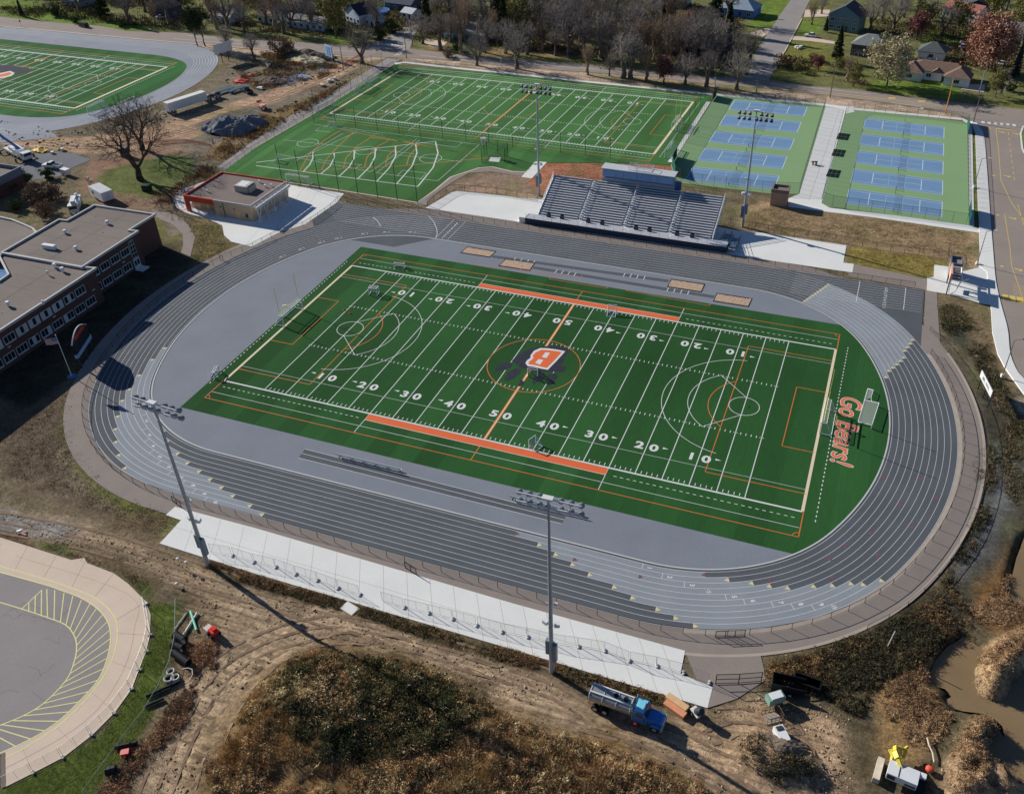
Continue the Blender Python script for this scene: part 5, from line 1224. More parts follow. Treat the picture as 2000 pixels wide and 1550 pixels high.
fence('road_fence', 'low wire fence along the top edge of the practice field', GL([(775,121),(900,132),(1010,143),(1150,158),(1250,168),(1395,182)]), 1.3, 4.0, pm=dgrey)
# tall ball nets
def net(label, posts, h, r=.09):
    P = [G(*q) for q in posts]; o = P[0]; t = thing('ball_net', label, 'net', (*o, 0), 0, 'tall ball stop nets around the practice field')
    for x, y in P: b = MB(); b.tube((x-o[0], y-o[1], 0), (x-o[0], y-o[1], h), r, r*.8, 6); part('post', b, M('net_post', (.008, .022, .016), .5, .05), t)
    b = MB()
    for a, c in zip(P, P[1:]): b.quad((a[0]-o[0], a[1]-o[1], .1), (c[0]-o[0], c[1]-o[1], .1), (c[0]-o[0], c[1]-o[1], h), (a[0]-o[0], a[1]-o[1], h))
    part('netting', b, netm, t)
net('tall black net on eight posts along the near edge of the practice field', ZZ(500,0,K5,[(195,1355),(340,1405),(482,1430),(628,1445),(772,1470),(922,1492),(1070,1515),(1222,1535)]), 10.2)
net('long black net on a line of posts between the practice field and the small pitch', ZZ(500,0,K5,[(440,930),(605,945),(757,965),(920,988),(1085,1015),(1247,1042),(1415,1058),(1590,1070),(1763,1085)])+ZZ(1000,0,K5,[(5,1112),(367,1155),(555,1175),(743,1200)]), 6.2, .07)
net('black net on posts beside the grey path at the far left goal', ZZ(500,0,K5,[(438,800),(545,800),(640,740),(722,680),(805,600),(885,540),(962,520)]), 6.0, .06)
net('black net on posts at the right end of the practice field', ZZ(1000,0,K5,[(1245,1060),(1295,980),(1340,930),(1383,850),(1425,790),(1460,740)]), 4.5, .06)
# tennis fences
def tennis_fence(label, pts, h, screens, closed=False):
    t = fence('tennis_fence', label, GL(pts), h, 3.2, pm=M('court_post', (.02, .05, .04), .5), mm=chain, r=.03, rails=(1.0,), cat='fence')
    o = t.location
    for q in screens:
        P = GL(q); b = MB()
        for a, c in zip(P, P[1:]): b.quad((a[0]-o.x, a[1]-o.y, .1), (c[0]-o.x, c[1]-o.y, .1), (c[0]-o.x, c[1]-o.y, h-.1), (a[0]-o.x, a[1]-o.y, h-.1))
        part('windscreen', b, screen, t)
    return t
tennis_fence('wire fence around the left tennis courts with green windscreens at two corners', [(1318,345),(1312,322),(1391,199),(1400,186),(1505,196),(1611,207),(1560,378),(1500,376),(1335,357),(1318,345)], 3.0, [[(1391,199),(1399,187)], [(1318,345),(1312,322),(1322,306)]])
tennis_fence('wire fence around the right tennis courts with green windscreens by the sidewalk', [(1605,396),(1652,222),(1668,216),(1780,227),(1889,240),(1892,440),(1750,420),(1621,403),(1605,396)], 3.0, [[(1889,240),(1889.3,262)], [(1892,408),(1892,440)]])
b = MB(); b.strip(GL([(1384,199),(1309,317)]), 1.4, .02); b.strip(GL([(1895,244),(1898,442)]), 1.1, .02); tag(part('concrete_edging', b, concr), kind='structure')

# ------------------------------------------------------------------ tennis courts
cg = M('court_green', obs(122,152,108), .92, .05, .06, fine=.04); cbl = M('court_blue', obs(102,134,166), .92, .09, .08, fine=.05)
sheet('tennis_court_left', [(1400,184),(1613,206),(1560,379),(1500,378),(1335,358),(1318,346),(1310,324),(1390,200)], cg, .006)
sheet('tennis_court_right', [(1668,213),(1890,239),(1893,441),(1885,439),(1621,404),(1605,397),(1652,222)], cg, .006)
cw = sheet('court_walkway', [(1613.5,205),(1670,209),(1668,219),(1652,222),(1605,397),(1621,406),(1750,421),(1890,440),(1913,447),(1912,455),(1880,450),(1700,424),(1600,412),(1540,404),(1538,388),(1561,379)], concr, .01)
joints(cw, [[(1640,214),(1580,390)],[(1606,233),(1646,240)],[(1597,262),(1638,268)],[(1588,292),(1630,298)],[(1578,322),(1622,330)],[(1568,352),(1613,360)]], jm, .014, .1)
netblk = Mmesh('court_net', (.01, .03, .02), .16)
def courts(bank, tl, tr, br, bl, side):
    A, B_, C_, D_ = [np.array(G(*p)) for p in (tl, tr, br, bl)]
    dep = 9.75; Ltot = np.linalg.norm(D_-A); pit = (Ltot-dep)/4; nth = ORD
    s = MB(); wl = MB()
    def P(u, v): return (A*(1-u)+B_*u)*(1-v)+(D_*(1-u)+C_*u)*v
    for k in range(5):
        v0, v1 = k*pit/Ltot, (k*pit+dep)/Ltot; vv = lambda f: v0+(v1-v0)*f
        s.add([(*P(0, v0), .012), (*P(0, v1), .012), (*P(1, v1), .012), (*P(1, v0), .012)], [(0, 1, 2, 3)])
        def ln(u0, f0, u1, f1, w=.13): wl.strip([P(u0, vv(f0)), P(u1, vv(f1))], w, .017)
        for f in (0, 1, .125, .875): ln(0, f, 1, f)
        for u in (0, 1): ln(u, 0, u, 1, .2)
        for u in (.231, .769): ln(u, .125, u, .875, .2)
        ln(.231, .5, .769, .5)
        for u in (.41, .59): ln(u, .125, u, .875, .06)
        a, c = P(.5, vv(-.09)), P(.5, vv(1.09)); m = (a+c)/2
        lab = {0: 'farthest from the camera', 1: 'second from the far end', 2: 'middle one', 3: 'second from the near end', 4: 'nearest the camera'}[k]
        t = thing('tennis_net', f'dark tennis net across the blue court, {lab} on the {side} bank', 'tennis net', (*m, 0), 0, 'tennis nets on the blue courts')
        for p in (a, c): b = MB(); b.tube((p[0]-m[0], p[1]-m[1], 0), (p[0]-m[0], p[1]-m[1], 1.1), .06, None, 6); part('net_post', b, blackm, t)
        b = MB(); b.quad((*(a-m), .05), (*(c-m), .05), (*(c-m), .95), (*(a-m), .95)); part('netting', b, netblk, t)
        b = MB(); b.tube((*(a-m), .97), (*(c-m), .97), .012, None, 4); part('net_tape', b, M('net_tape', (.3, .36, .4), .7), t)
    o = struct('court_surface', s, cbl); part('court_lines', wl, M('court_line', (.66, .76, .78), .8, .03), o)
courts('L', (1435.3,195.6), (1577,208.5), (1511,370.5), (1338,352), 'left')
courts('R', (1691,230.5), (1844,248.5), (1839.5,424.5), (1652,397.5), 'right')
for k, q in enumerate([(1647,267), (1638,299), (1628,339)]):
    x, y = G(*q); t = thing('court_mat', f'dark six panel mat on the green court, {["farthest", "middle", "nearest"][k]} of three beside the walkway', 'mat', (x, y, .012), -.04, 'dark six panel mats beside the walkway')
    for i in range(3):
        for j in range(2): b = MB(); b.b2(-1.65+i*1.15, -.65+i*1.15, -2.75+j*2.85, -.15+j*2.85, 0, .05); part('panel', b, M('mat_dark', (.004, .016, .012), .7, .1), t)

# ================================================================== goals
gw = M('goal_white', (.8, .82, .82), .5, .03); gy_ = M('goal_yellow', obs(222,220,120), .5, .03)
def frame_goal(name, label, w, h, d, loc, rz, mat=None, group=None, top_d=None):
    """mouth faces +x, centred on y"""
    t = thing(name, label, 'goal', loc, rz, group); r = .085; b = MB(); td = d*.45 if top_d is None else top_d
    for y in (-w/2, w/2):
        b.tube((0, y, 0), (0, y, h), r, None, 6); b.tube((0, y, h), (-td, y, h), r*.8, None, 5); b.tube((-td, y, h), (-d, y, .05), r*.8, None, 5); b.tube((0, y, .05), (-d, y, .05), r*.8, None, 5)
    b.tube((0, -w/2, h), (0, w/2, h), r, None, 6); b.tube((-d, -w/2, .05), (-d, w/2, .05), r*.8, None, 5); b.tube((-td, -w/2, h), (-td, w/2, h), r*.6, None, 5)
    part('goal_frame', b, mat or gw, t)
    b = MB(); b.quad((0, -w/2, h), (0, w/2, h), (-td, w/2, h), (-td, -w/2, h)); b.quad((-td, -w/2, h), (-td, w/2, h), (-d, w/2, .05), (-d, -w/2, .05))
    for y in (-w/2, w/2): b.quad((0, y, .02), (0, y, h), (-td, y, h), (-d, y, .05))
    part('goal_net', b, goal_net, t); return t
def goalposts(label, loc, rz, sc=1.0):
    t = thing('football_goalposts', label, 'goalposts', loc, rz, 'yellow gridiron goalposts'); b = MB()
    b.tube((-2.0, 0, 0), (-2.0, 0, 2.0), .12, None, 8); b.path([(-2.0, 0, 2.0), (-1.6, 0, 2.7), (-.7, 0, 3.05), (0, 0, 3.05)], .1, 8); part('gooseneck', b, gy_, t)
    b = MB(); b.tube((0, -3.55, 3.05), (0, 3.55, 3.05), .09, None, 8); part('crossbar', b, gy_, t)
    for y in (-3.55, 3.55): b = MB(); b.tube((0, y, 3.05), (0, y, 9.2), .06, None, 6); part('upright', b, gy_, t)
    return t
xe = 60*YD
goalposts('pale yellow goalposts over the left end line of the main field', (-xe-.5, -.3, .03), 0)
goalposts('pale yellow goalposts over the right end line of the main field', (xe+.5, -.3, .03), PI)
frame_goal('soccer_goal', 'white soccer goal on the left end line of the main field', 7.3, 2.44, 2.1, (-xe, -.1, .03), 0, group='full size soccer goals')
frame_goal('soccer_goal', 'white soccer goal on the right end line of the main field', 7.3, 2.44, 2.1, (xe+.1, .0, .03), PI, group='full size soccer goals')
x, y = G(1691,800)
t = thing('soccer_goal', 'white soccer goal tipped onto its face beside the slogan lettering', 'goal', (x, y, .03), 0, 'full size soccer goals')
def tg_(px, py, z): X, Y = G(px, py, z); return (X-x, Y-y, z)
gA, gB, gC, gD, gE, gF = tg_(1695,759,.1), tg_(1706,762,.6), tg_(1688,781,.15), tg_(1717,787,.9), tg_(1703,830,.9), tg_(1676,824,.1)
b = MB()
for p, q in ((gA, gF), (gA, gB), (gC, gD), (gD, gE), (gE, gF)): b.tube(p, q, .06, None, 6)
gM = tuple(np.array(gB)*.45+np.array(gD)*.55-np.array((.9, .2, .2))); b.path([gB, gM, tuple((np.array(gC)+np.array(gD))/2)], .04, 5)
for q in (gD, gE): b.tube(q, (q[0], q[1], .05), .05, None, 5)
part('goal_frame', b, gw, t); b = MB(); b.quad(gC, gD, gE, gF); b.quad(gA, gB, gM, gC); part('goal_net', b, goal_net, t)
sm = 'small portable training goals'
def small(lab, px, rz, w=1.9, h=1.9, d=2.0, z=.03, group=sm, td=0.02): x, y = G(*px); return frame_goal('training_goal', lab, w, h, d, (x, y, z), rz, group=group, top_d=td)
small('white lacrosse cage standing on the orange centre letter', (1041,735), math.radians(-70))
small('white cube goal inside the left penalty box near the ten', (729,577), math.radians(-80), 1.9, 1.7, 1.5, td=1.4)
small('low white training goal outside the far sideline, left part', (780,524), math.radians(-80), 2.4, 1.2, 1.0, td=.6)
small('white lacrosse cage leaning at the far orange bench band', (1196,610), math.radians(100), 1.8, 1.8, 1.9)
small('white ladder shaped cage at the near orange bench band', (1040,870), math.radians(160), 1.8, 1.8, 1.6)
small('small white goal at the left end of the near sideline', (425,732), math.radians(20), 2.4, 1.3, 1.0, td=.5)
small('small white goal before the left net of the practice field', ZZ(500,0,K5,[(577,957)])[0], math.radians(-85), 2.6, 1.3, 1.0, .01, td=.5)
small('small white hoop goal on the near left of the small pitch', ZZ(500,0,K5,[(175,1222)])[0], math.radians(10), 2.0, 1.7, 1.2, .01)
x, y = G(*ZZ(500,0,K5,[(318,1395)])[0]); frame_goal('soccer_goal', 'white soccer goal behind the concession building beside the net posts', 7.3, 2.44, 2.0, (x, y, .01), math.radians(-92), group='full size soccer goals')
x, y = G(*ZZ(500,0,K5,[(835,672)])[0]); frame_goal('soccer_goal', 'white soccer goal on the left end line of the practice field', 7.3, 2.44, 2.0, (x-.5, y-.4, .01), 0, group='full size soccer goals')
goalposts('yellow goalposts beyond the left end of the practice field', (-115.2, 137.5, .0), 0)
goalposts('yellow goalposts beyond the right end of the practice field', (-4.2, 135.6, .0), PI)
x, y = G(*ZZ(1000,0,K5,[(1228,960)])[0]); frame_goal('soccer_goal', 'white soccer goal on the right end line of the practice field', 7.3, 2.44, 2.0, (x, y, .01), PI, group='full size soccer goals')
x, y = G(*ZZ(500,0,K5,[(540,830)])[0]); frame_goal('soccer_goal', 'white soccer goal stored against the left path fence', 7.3, 2.44, 1.6, (x, y, .01), math.radians(-8), group='full size soccer goals')
x, y = G(*ZZ(1000,0,K5,[(1180,1160)])[0]); frame_goal('soccer_goal', 'white soccer goal stored in the near right corner of the practice field', 7.3, 2.44, 1.6, (x, y, .01), PI, group='full size soccer goals')
x, y = G(*ZZ(500,0,K5,[(900,615)])[0]); frame_goal('soccer_goal', 'green white goal lying at the far left corner of the practice field', 6.0, .5, 2.4, (x, y, .01), 0, mat=M('goal_green', obs(150,205,176), .5), group='full size soccer goals', top_d=2.0)
x, y = G(188,217); frame_goal('soccer_goal', 'white soccer goal on the corner of the upper left stadium field', 7.3, 2.44, 2.2, (x, y, .02), PI, group='full size soccer goals')
x, y = G(249,209); frame_goal('soccer_goal', 'white soccer goal just behind the big bare tree at upper left', 7.3, 2.44, 2.0, (x, y, .02), PI, group='full size soccer goals')
# hammer cage and its tall net screen
hc = thing('throwing_cage', 'black netted throwing cage around the white pad by the practice field', 'cage', (*G(1000+ -15, 305), 0))
P = []
for q in ZZ(920,240,11.07,[(235,860),(345,690),(580,670),(800,740),(735,870)]): x, y = G(*q); P.append((x-hc.location.x, y-hc.location.y))
for p in P: b = MB(); b.tube((*p, 0), (*p, 4.2), .07, None, 6); part('post', b, blackm, hc)
b = MB()
for a, c in zip(P, P[1:]): b.quad((*a, .1), (*c, .1), (*c, 4.1), (*a, 4.1))
part('netting', b, Mmesh('cage_net', (.02, .05, .03), .22), hc)
cn_ = thing('score_hoop', 'white oval net bag hung on a dark post beside the throwing cage', 'net bag', (*G(946,303), 0))
b = MB(); b.tube((0, 0, 0), (0, 0, 5.2), .07, None, 6); part('post', b, blackm, cn_); b = MB(); b.tube((0, -.1, 3.1), (0, -.1, 5.2), .35, .85, 10); part('net_bag', b, Mmesh('bag_net', (.7, .72, .72), .6), cn_)
# ================================================================== benches
bench_p = Proto(thing('team_bench', '', 'bench', group='aluminium team benches'))
b = MB(); b.b2(-6.2, 6.2, -.16, .16, .42, .48); part('seat', b, alum, bench_p.root)
b = MB(); b.b2(-6.2, 6.2, .30, .36, .62, .92); part('backrest', b, alum, bench_p.root)
for k in range(6):
    x = -5.8+k*2.32; b = MB(); b.tube((x, -.2, 0), (x, -.1, .42), .035, None, 5); b.tube((x, .35, 0), (x, .3, .92), .035, None, 5); b.tube((x, -.2, .03), (x, .38, .03), .03, None, 5); part('leg', b, blackm, bench_p.root)
P, Q = GL(ZZ(500,760,K5,[(615,505),(1112,625)])); a = math.atan2(Q[1]-P[1], Q[0]-P[0])
bench_p.put(((P[0]+Q[0])/2, (P[1]+Q[1])/2, .015), a+PI, 'long aluminium team bench standing alone on the near runway, left one')
P, Q = GL(ZZ(980,940,10.526,[(170,345),(1690,700)])); bench_p.put(((P[0]+Q[0])/2, (P[1]+Q[1])/2, .015), a+PI, 'long aluminium team bench partly behind the near floodlight lamps')
# ================================================================== ground cover (nobody could count it)
def scatter(name, regions, n, hr, rad, blades, cols, seed, wid=.10, lean=.5, lump=0.0, patch=6.0, thresh=0.0, edge=2.2, gain=1.4, bush=0.0):
    """n clumps of thin blades / twigs inside regions (photo outlines); one mesh"""
    rg = np.random.default_rng(seed); Ps = [np.array(GL(r)) for r in regions]
    areas = np.array([abs(np.sum(P[:, 0]*np.roll(P[:, 1], 1)-P[:, 1]*np.roll(P[:, 0], 1)))/2 for P in Ps]); cs = []
    for P, a in zip(Ps, areas):
        k = int(n*a/areas.sum())+1; lo, hi = P.min(0), P.max(0); got = []
        for _ in range(30):
            q = rg.random((k*3+20, 2))*(hi-lo)+lo; q = q[inpoly(q[:, 0], q[:, 1], [tuple(p) for p in P])]
            wgt = softpoly(q[:, 0], q[:, 1], [tuple(p) for p in P], edge); q = q[wgt > .25+.7*rg.random(len(q))] if len(q) else q
            if thresh and len(q): q = q[fbm(q[:, 0], q[:, 1], patch, 3, seed) > thresh+rg.normal(0, .06, len(q))]
            got.append(q)
            if sum(map(len, got)) >= k: break
        cs.append(np.concatenate(got)[:k])
    c = np.concatenate(cs); m = len(c)
    z = height(c[:, 0], c[:, 1]); cl = fbm(c[:, 0], c[:, 1], patch, 3, seed+3)
    size = (hr[0]+(hr[1]-hr[0])*rg.random(m)**1.6)*(.6+.8*cl)
    ci = np.clip(((cl-.3)/.4+rg.normal(0, .28, m))*len(cols), 0, len(cols)-1).astype(int)
    col = np.array([obs(*q, gain) for q in cols])[ci]*(.6+.8*rg.random((m, 1))); g_ = col.mean(1, keepdims=True); col = g_+(col-g_)*.85
    B = blades; cc = np.repeat(c, B, 0); zz_ = np.repeat(z, B); ss = np.repeat(size, B); kk = np.repeat(col, B, 0)*(.6+.8*rg.random((m*B, 1)))
    ang = rg.random(m*B)*2*PI; rr = np.sqrt(rg.random(m*B))*rad*np.repeat(.6+.8*rg.random(m), B)
    base = np.stack([cc[:, 0]+rr*np.cos(ang), cc[:, 1]+rr*np.sin(ang), zz_-.05+(lump*ss*rg.random(m*B) if lump else 0)], 1)
    d = np.stack([np.cos(ang)*lean*rg.random(m*B), np.sin(ang)*lean*rg.random(m*B), .5+.5*rg.random(m*B)], 1)+rg.normal(0, .18, (m*B, 3))
    tip = base+d*ss[:, None]*(.5+.6*rg.random((m*B, 1)))*(1-.5*(lump > 0))
    if bush:   # rounded weedy clumps: small leaves through a half-ball
        u = rg.normal(size=(m*B, 3)); u /= np.linalg.norm(u, axis=1, keepdims=True); u[:, 2] = np.abs(u[:, 2]); u *= (.35+.65*rg.random((m*B, 1))); rb_ = np.repeat(rad*(.35+1.1*rg.random(m)**1.5), B)
        base = np.stack([cc[:, 0]+u[:, 0]*rb_, cc[:, 1]+u[:, 1]*rb_, zz_-.05+u[:, 2]*np.minimum(ss, rb_*1.5)], 1); tip = base+rg.normal(0, 1, (m*B, 3))*bush*np.array([1, 1, .8])+np.array([0, 0, bush*.5])
    a2 = rg.random(m*B)*2*PI; wv = np.stack([np.cos(a2), np.sin(a2), .2*rg.normal(size=m*B)], 1)*(wid*(.5+rg.random((m*B, 1))))
    V = np.stack([base-wv, base+wv, tip], 1).reshape(-1, 3); T = np.arange(len(V)).reshape(-1, 3)
    me = mesh_np(name, V, tris=T); ca = me.color_attributes.new('Tint', 'FLOAT_COLOR', 'POINT')
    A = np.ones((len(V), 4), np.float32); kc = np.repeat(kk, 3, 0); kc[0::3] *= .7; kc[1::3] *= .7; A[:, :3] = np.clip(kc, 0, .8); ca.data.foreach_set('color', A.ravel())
    return link(name, me, M('scrub_stalks', None, .95, .1, 2.0, attr='Tint', spec=.05))
def stuff(o, label, cat): return tag(o, label, cat, kind='stuff')
MS = [(420,1545),(450,1450),(510,1350),(590,1285),(680,1268),(800,1295),(900,1350),(1000,1405),(1130,1455),(1300,1500),(1400,1560),(1400,1620),(420,1620)]
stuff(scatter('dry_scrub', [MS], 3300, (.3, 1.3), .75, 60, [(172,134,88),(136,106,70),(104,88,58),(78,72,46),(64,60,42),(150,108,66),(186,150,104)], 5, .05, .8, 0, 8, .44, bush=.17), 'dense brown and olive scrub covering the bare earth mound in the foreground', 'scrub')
stuff(scatter('dark_weeds', [[(540,1340),(620,1300),(760,1300),(880,1350),(960,1420),(900,1500),(760,1520),(600,1500),(530,1430)]], 1700, (.4, 1.4), .9, 70, [(52,56,36),(66,68,40),(84,80,46)], 6, .055, .7, 0, 7, .42, bush=.19), 'dark green weeds on the crown of the foreground mound', 'weeds')
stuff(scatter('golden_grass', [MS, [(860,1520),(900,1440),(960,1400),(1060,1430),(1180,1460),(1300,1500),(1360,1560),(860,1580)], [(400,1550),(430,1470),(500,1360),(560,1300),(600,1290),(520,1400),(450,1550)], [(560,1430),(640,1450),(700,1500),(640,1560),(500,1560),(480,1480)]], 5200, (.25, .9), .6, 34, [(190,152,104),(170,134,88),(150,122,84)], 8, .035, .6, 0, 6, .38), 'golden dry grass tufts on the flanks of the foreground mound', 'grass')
stuff(scatter('verge_weeds', [[(405,1092),(500,1124),(700,1180),(900,1240),(1000,1268),(1180,1322),(1380,1384),(1360,1392),(1160,1342),(900,1266),(700,1202),(480,1138),(395,1106)]], 1900, (.25, .8), .5, 36, [(112,96,68),(92,84,50),(74,72,42),(130,100,66)], 9, .04, .6, 0, 5, .42, .9, bush=.12), 'strip of dry weeds along the lower edge of the concrete plaza', 'weeds')
stuff(scatter('slope_brush', [[(1500,1298),(1570,1278),(1700,1235),(1800,1185),(1860,1150),(1900,1150),(1890,1210),(1830,1265),(1790,1300),(1720,1330),(1680,1400),(1640,1380),(1580,1350),(1500,1335)]], 2300, (.3, 1.3), .8, 60, [(66,64,46),(78,72,48),(96,80,52),(70,56,42),(124,96,58)], 12, .05, .8, 0, 7, .40, bush=.17), 'dark tangled brush on the slope below the right bend', 'brush')
stuff(scatter('reed_bed', [[(1730,1330),(1800,1290),(1812,1300),(1820,1335),(1850,1385),(1810,1430),(1770,1460),(1740,1420),(1720,1370)], [(1880,1190),(1960,1175),(2010,1190),(2010,1235),(1940,1240),(1890,1225)], [(1780,1390),(1830,1370),(1870,1395),(1850,1430),(1800,1470)], BANK1, BANK2, [(1900,1195),(1945,1140),(1990,1100),(2010,1180)]], 2500, (.4, 1.1), .6, 40, [(176,140,100),(156,122,84),(130,102,70)], 13, .04, .35, 0, 4, .43, 1.4, 1.25, bush=.13), 'tan dead reeds around the muddy pond', 'reeds')
stuff(scatter('bank_grass', [[(1905,890),(1930,850),(1955,900),(1940,1000),(1905,1080),(1860,1150),(1800,1190),(1850,1120),(1895,1020)], [(1832,600),(1870,590),(1930,660),(1960,740),(2000,840),(1985,900),(1930,760),(1880,660),(1845,650)], [(1440,1450),(1480,1428),(1540,1445),(1600,1480),(1600,1520),(1520,1530),(1440,1500)], [(1960,820),(2005,800),(2005,960),(1975,1010),(1950,900)]], 3000, (.25, 1.0), .6, 20, [(110,100,72),(128,112,78),(92,88,58),(76,72,52)], 14, .05, .7, .3, 6, .42), 'patchy dead grass on the bank outside the right bend', 'grass')
stuff(scatter('lawn_grass', [[(283,1178),(343,1180),(344,1290),(328,1330),(288,1410),(223,1500),(170,1560),(0,1560),(9,1542),(64,1514),(126,1482),(184,1438),(228,1394),(262,1346),(285,1281),(297,1232)]], 14000, (.05, .16), .45, 14, [(96,108,46),(84,98,42),(112,118,58)], 15, .04, .9, 0, 4, .2, .4, 2.6), 'rough green lawn strip curving beside the bus loop', 'grass')
stuff(scatter('fence_weeds', [[(318,1390),(372,1330),(385,1345),(360,1410),(300,1480),(240,1560),(180,1560),(240,1490)], [(355,1260),(420,1250),(425,1300),(385,1330),(360,1320)], [(430,1440),(408,1490),(395,1545),(415,1545)]], 1100, (.4, 1.2), .6, 50, [(150,114,80),(128,98,70),(106,86,64)], 16, .04, .6, 0, 5, .46, bush=.13), 'rusty brown dead weeds growing through the pipes beside the lawn', 'weeds')
stuff(scatter('dead_turf', [[(10,800),(60,790),(140,745),(145,860),(210,955),(330,1000),(345,1018),(310,1050),(200,1000),(130,975),(10,925)], [(30,1045),(120,1062),(230,1102),(300,1140),(290,1165),(222,1112),(140,1086)], [(360,428),(432,440),(442,466),(455,478),(430,505),(380,520),(378,480)], [(1455,420),(1520,400),(1620,414),(1750,428),(1900,456),(1905,540),(1870,525),(1850,500),(1660,475),(1450,448)], [(1658,484),(1846,508),(1846,518),(1822,518),(1820,540),(1670,518),(1652,510)]], 12000, (.10, .34), .5, 10, [(134,112,84),(116,98,72),(104,104,58),(150,128,98)], 17, .05, .9, 0, 5), 'short dead turf on the bare banks round the stadium', 'grass')
stuff(scatter('site_weeds', [[(470,235),(600,195),(690,150),(735,125),(700,150),(600,220),(500,276),(445,312),(405,308)], [(230,395),(330,370),(400,320),(430,330),(360,385),(330,400)], [(450,130),(560,118),(690,120),(640,150),(500,180)], [(500,100),(690,116),(720,122),(640,140),(520,120)]], 3200, (.4, 1.5), .9, 14, [(132,104,66),(110,92,60),(96,96,58),(150,110,66)], 18, .09, .7, .4, 8, .45), 'straggly brown weeds along the haul road and building site', 'weeds')
stuff(scatter('woodland_litter', [[(380,60),(800,75),(1010,100),(1450,140),(1450,30),(1200,-20),(500,-20)], [(1700,30),(2000,60),(2000,140),(1850,140),(1700,120)], [(0,-10),(380,-20),(360,60),(0,28)], [(1515,130),(1690,170),(1690,130),(1520,110)]], 9000, (.5, 2.4), 1.8, 16, [(104,92,66),(86,84,56),(70,72,46),(124,98,66),(92,78,62)], 19, .20, .9, .5, 14, .42), 'brush and leaf litter under the trees north of the road', 'undergrowth')

# ================================================================== trees
barkm = M('bark', obs(104,94,86), .95, .2, 1.5, obj=True, spec=.1)
twigm = M('bare_twigs', obs(126,119,114), .95, .22, .35, rnd=.36, spec=.05)
twig_dark = M('bare_twigs_dark', obs(78,68,62), .95, .18, .35, rnd=.1, spec=.05)
def segs_mesh(name, S, n=3):
    S = np.array(S, float); p0, p1, r0, r1 = S[:, 0:3], S[:, 3:6], S[:, 6], S[:, 7]; d = p1-p0; L = np.linalg.norm(d, axis=1, keepdims=True); d = d/np.maximum(L, 1e-9)
    a = np.where(np.abs(d[:, 2:3]) < .9, np.array([[0, 0, 1.0]]), np.array([[1.0, 0, 0]])); u = np.cross(d, a); u /= np.linalg.norm(u, axis=1, keepdims=True); w_ = np.cross(d, u); V = []
    for p, r in ((p0, r0), (p1, r1)):
        for k in range(n): t = 2*PI*k/n; V.append(p+r[:, None]*(math.cos(t)*u+math.sin(t)*w_))
    V = np.stack(V, 1); m = len(S); off = (np.arange(m)*2*n)[:, None]
    Q = np.concatenate([np.array([[k, (k+1) % n, n+(k+1) % n, n+k]])+off for k in range(n)])
    return mesh_np(name, V.reshape(-1, 3), quads=Q)
def grow(rg, H, W, N=640, clear=.22, shape='dome', twigs=4, lean=0.0, multi=1, tip=.027):
    """branches shared out over a crown volume: limbs fork towards clusters of twig ends"""
    P = []
    while len(P) < N:
        q = rg.normal(size=3); q /= np.linalg.norm(q); rr = rg.random()**.42; q = q*rr
        if shape == 'dome' and q[2] < -.55: continue
        x, y, z = q[0]*W/2, q[1]*W/2, q[2]
        if shape == 'vase': k = .45+.55*(z*.5+.5); x *= k; y *= k
        if float(vnoise(x*.9+H, y*.9+z*4, 1.6)) < .34 and rg.random() < .8: continue
        P.append((x+lean*(z+1), y, H*(clear+.04)+(z*.5+.5)*H*(.95-clear)))
    P = np.array(P); S = []; big_ = []
    rad = lambda n: tip*n**.47
    def bend(a, c, ra, rb, lst, k=2):
        prev = a
        for i in range(1, k+1):
            t = i/k; q = a+(c-a)*t+(rg.normal(0, .07, 3)*np.linalg.norm(c-a) if i < k else 0); r0, r1 = ra+(rb-ra)*(i-1)/k, ra+(rb-ra)*t; lst.append((*prev, *q, r0, r1)); prev = q
    def rec(p, idx, lev):
        n = len(idx)
        if n <= 2:
            for i in idx:
                bend(p, P[i], tip, tip*.7, S); d = P[i]-p; L = max(.5, np.linalg.norm(d))
                for _ in range(twigs):
                    f = .3+.7*rg.random(); o = p+d*f; t = d/L*.5+rg.normal(0, .5, 3)+np.array([0, 0, .15]); S.append((*o, *(o+t*min(1.6, L*.7)), tip*.75, tip*.4))
            return
        k = 3 if (n > 40 and rg.random() < .35) else 2; D = P[idx]-p; c = D[rg.choice(n, k, replace=False)]
        for _ in range(5):
            lab = np.argmin(((D[:, None]-c[None])**2).sum(-1), 1)
            for j in range(k):
                if (lab == j).any(): c[j] = D[lab == j].mean(0)
        for j in range(k):
            sub = idx[lab == j]; m = len(sub)
            if not m: continue
            f = .30+.16*rg.random(); q = p+c[j]*f+rg.normal(0, .05, 3)*np.linalg.norm(c[j])*f
            bend(p, q, rad(m)*1.12, rad(m), big_ if m > N*.07 else S, 2); rec(q, sub, lev+1)
    roots = [np.array([0, 0, -.1])] if multi == 1 else [np.array([.25*math.cos(2.1*i), .25*math.sin(2.1*i), -.1]) for i in range(multi)]
    ids = np.arange(N)
    for i, r in enumerate(roots):
        sub = ids if multi == 1 else ids[(np.floor((np.arctan2(P[:, 1], P[:, 0])+PI)/(2*PI)*multi).astype(int) % multi) == i]
        m = P[sub].mean(0); top = np.array([m[0]*.25, m[1]*.25, H*clear*(.85+.3*rg.random())]); bend(r, top, rad(len(sub))*1.5, rad(len(sub))*1.05, big_, 3); rec(top, sub, 0)
    return big_, S
def bare_tree(name, seed, H, W, tm=None, **kw):
    rg = np.random.default_rng(seed); tr, cr = grow(rg, H, W, **kw); t = thing(name, '', 'tree')
    link('trunk', segs_mesh('trunk', tr, 6), barkm if tm is None else tm, t); link('crown', segs_mesh('crown', cr, 3), tm or twigm, t)
    return t
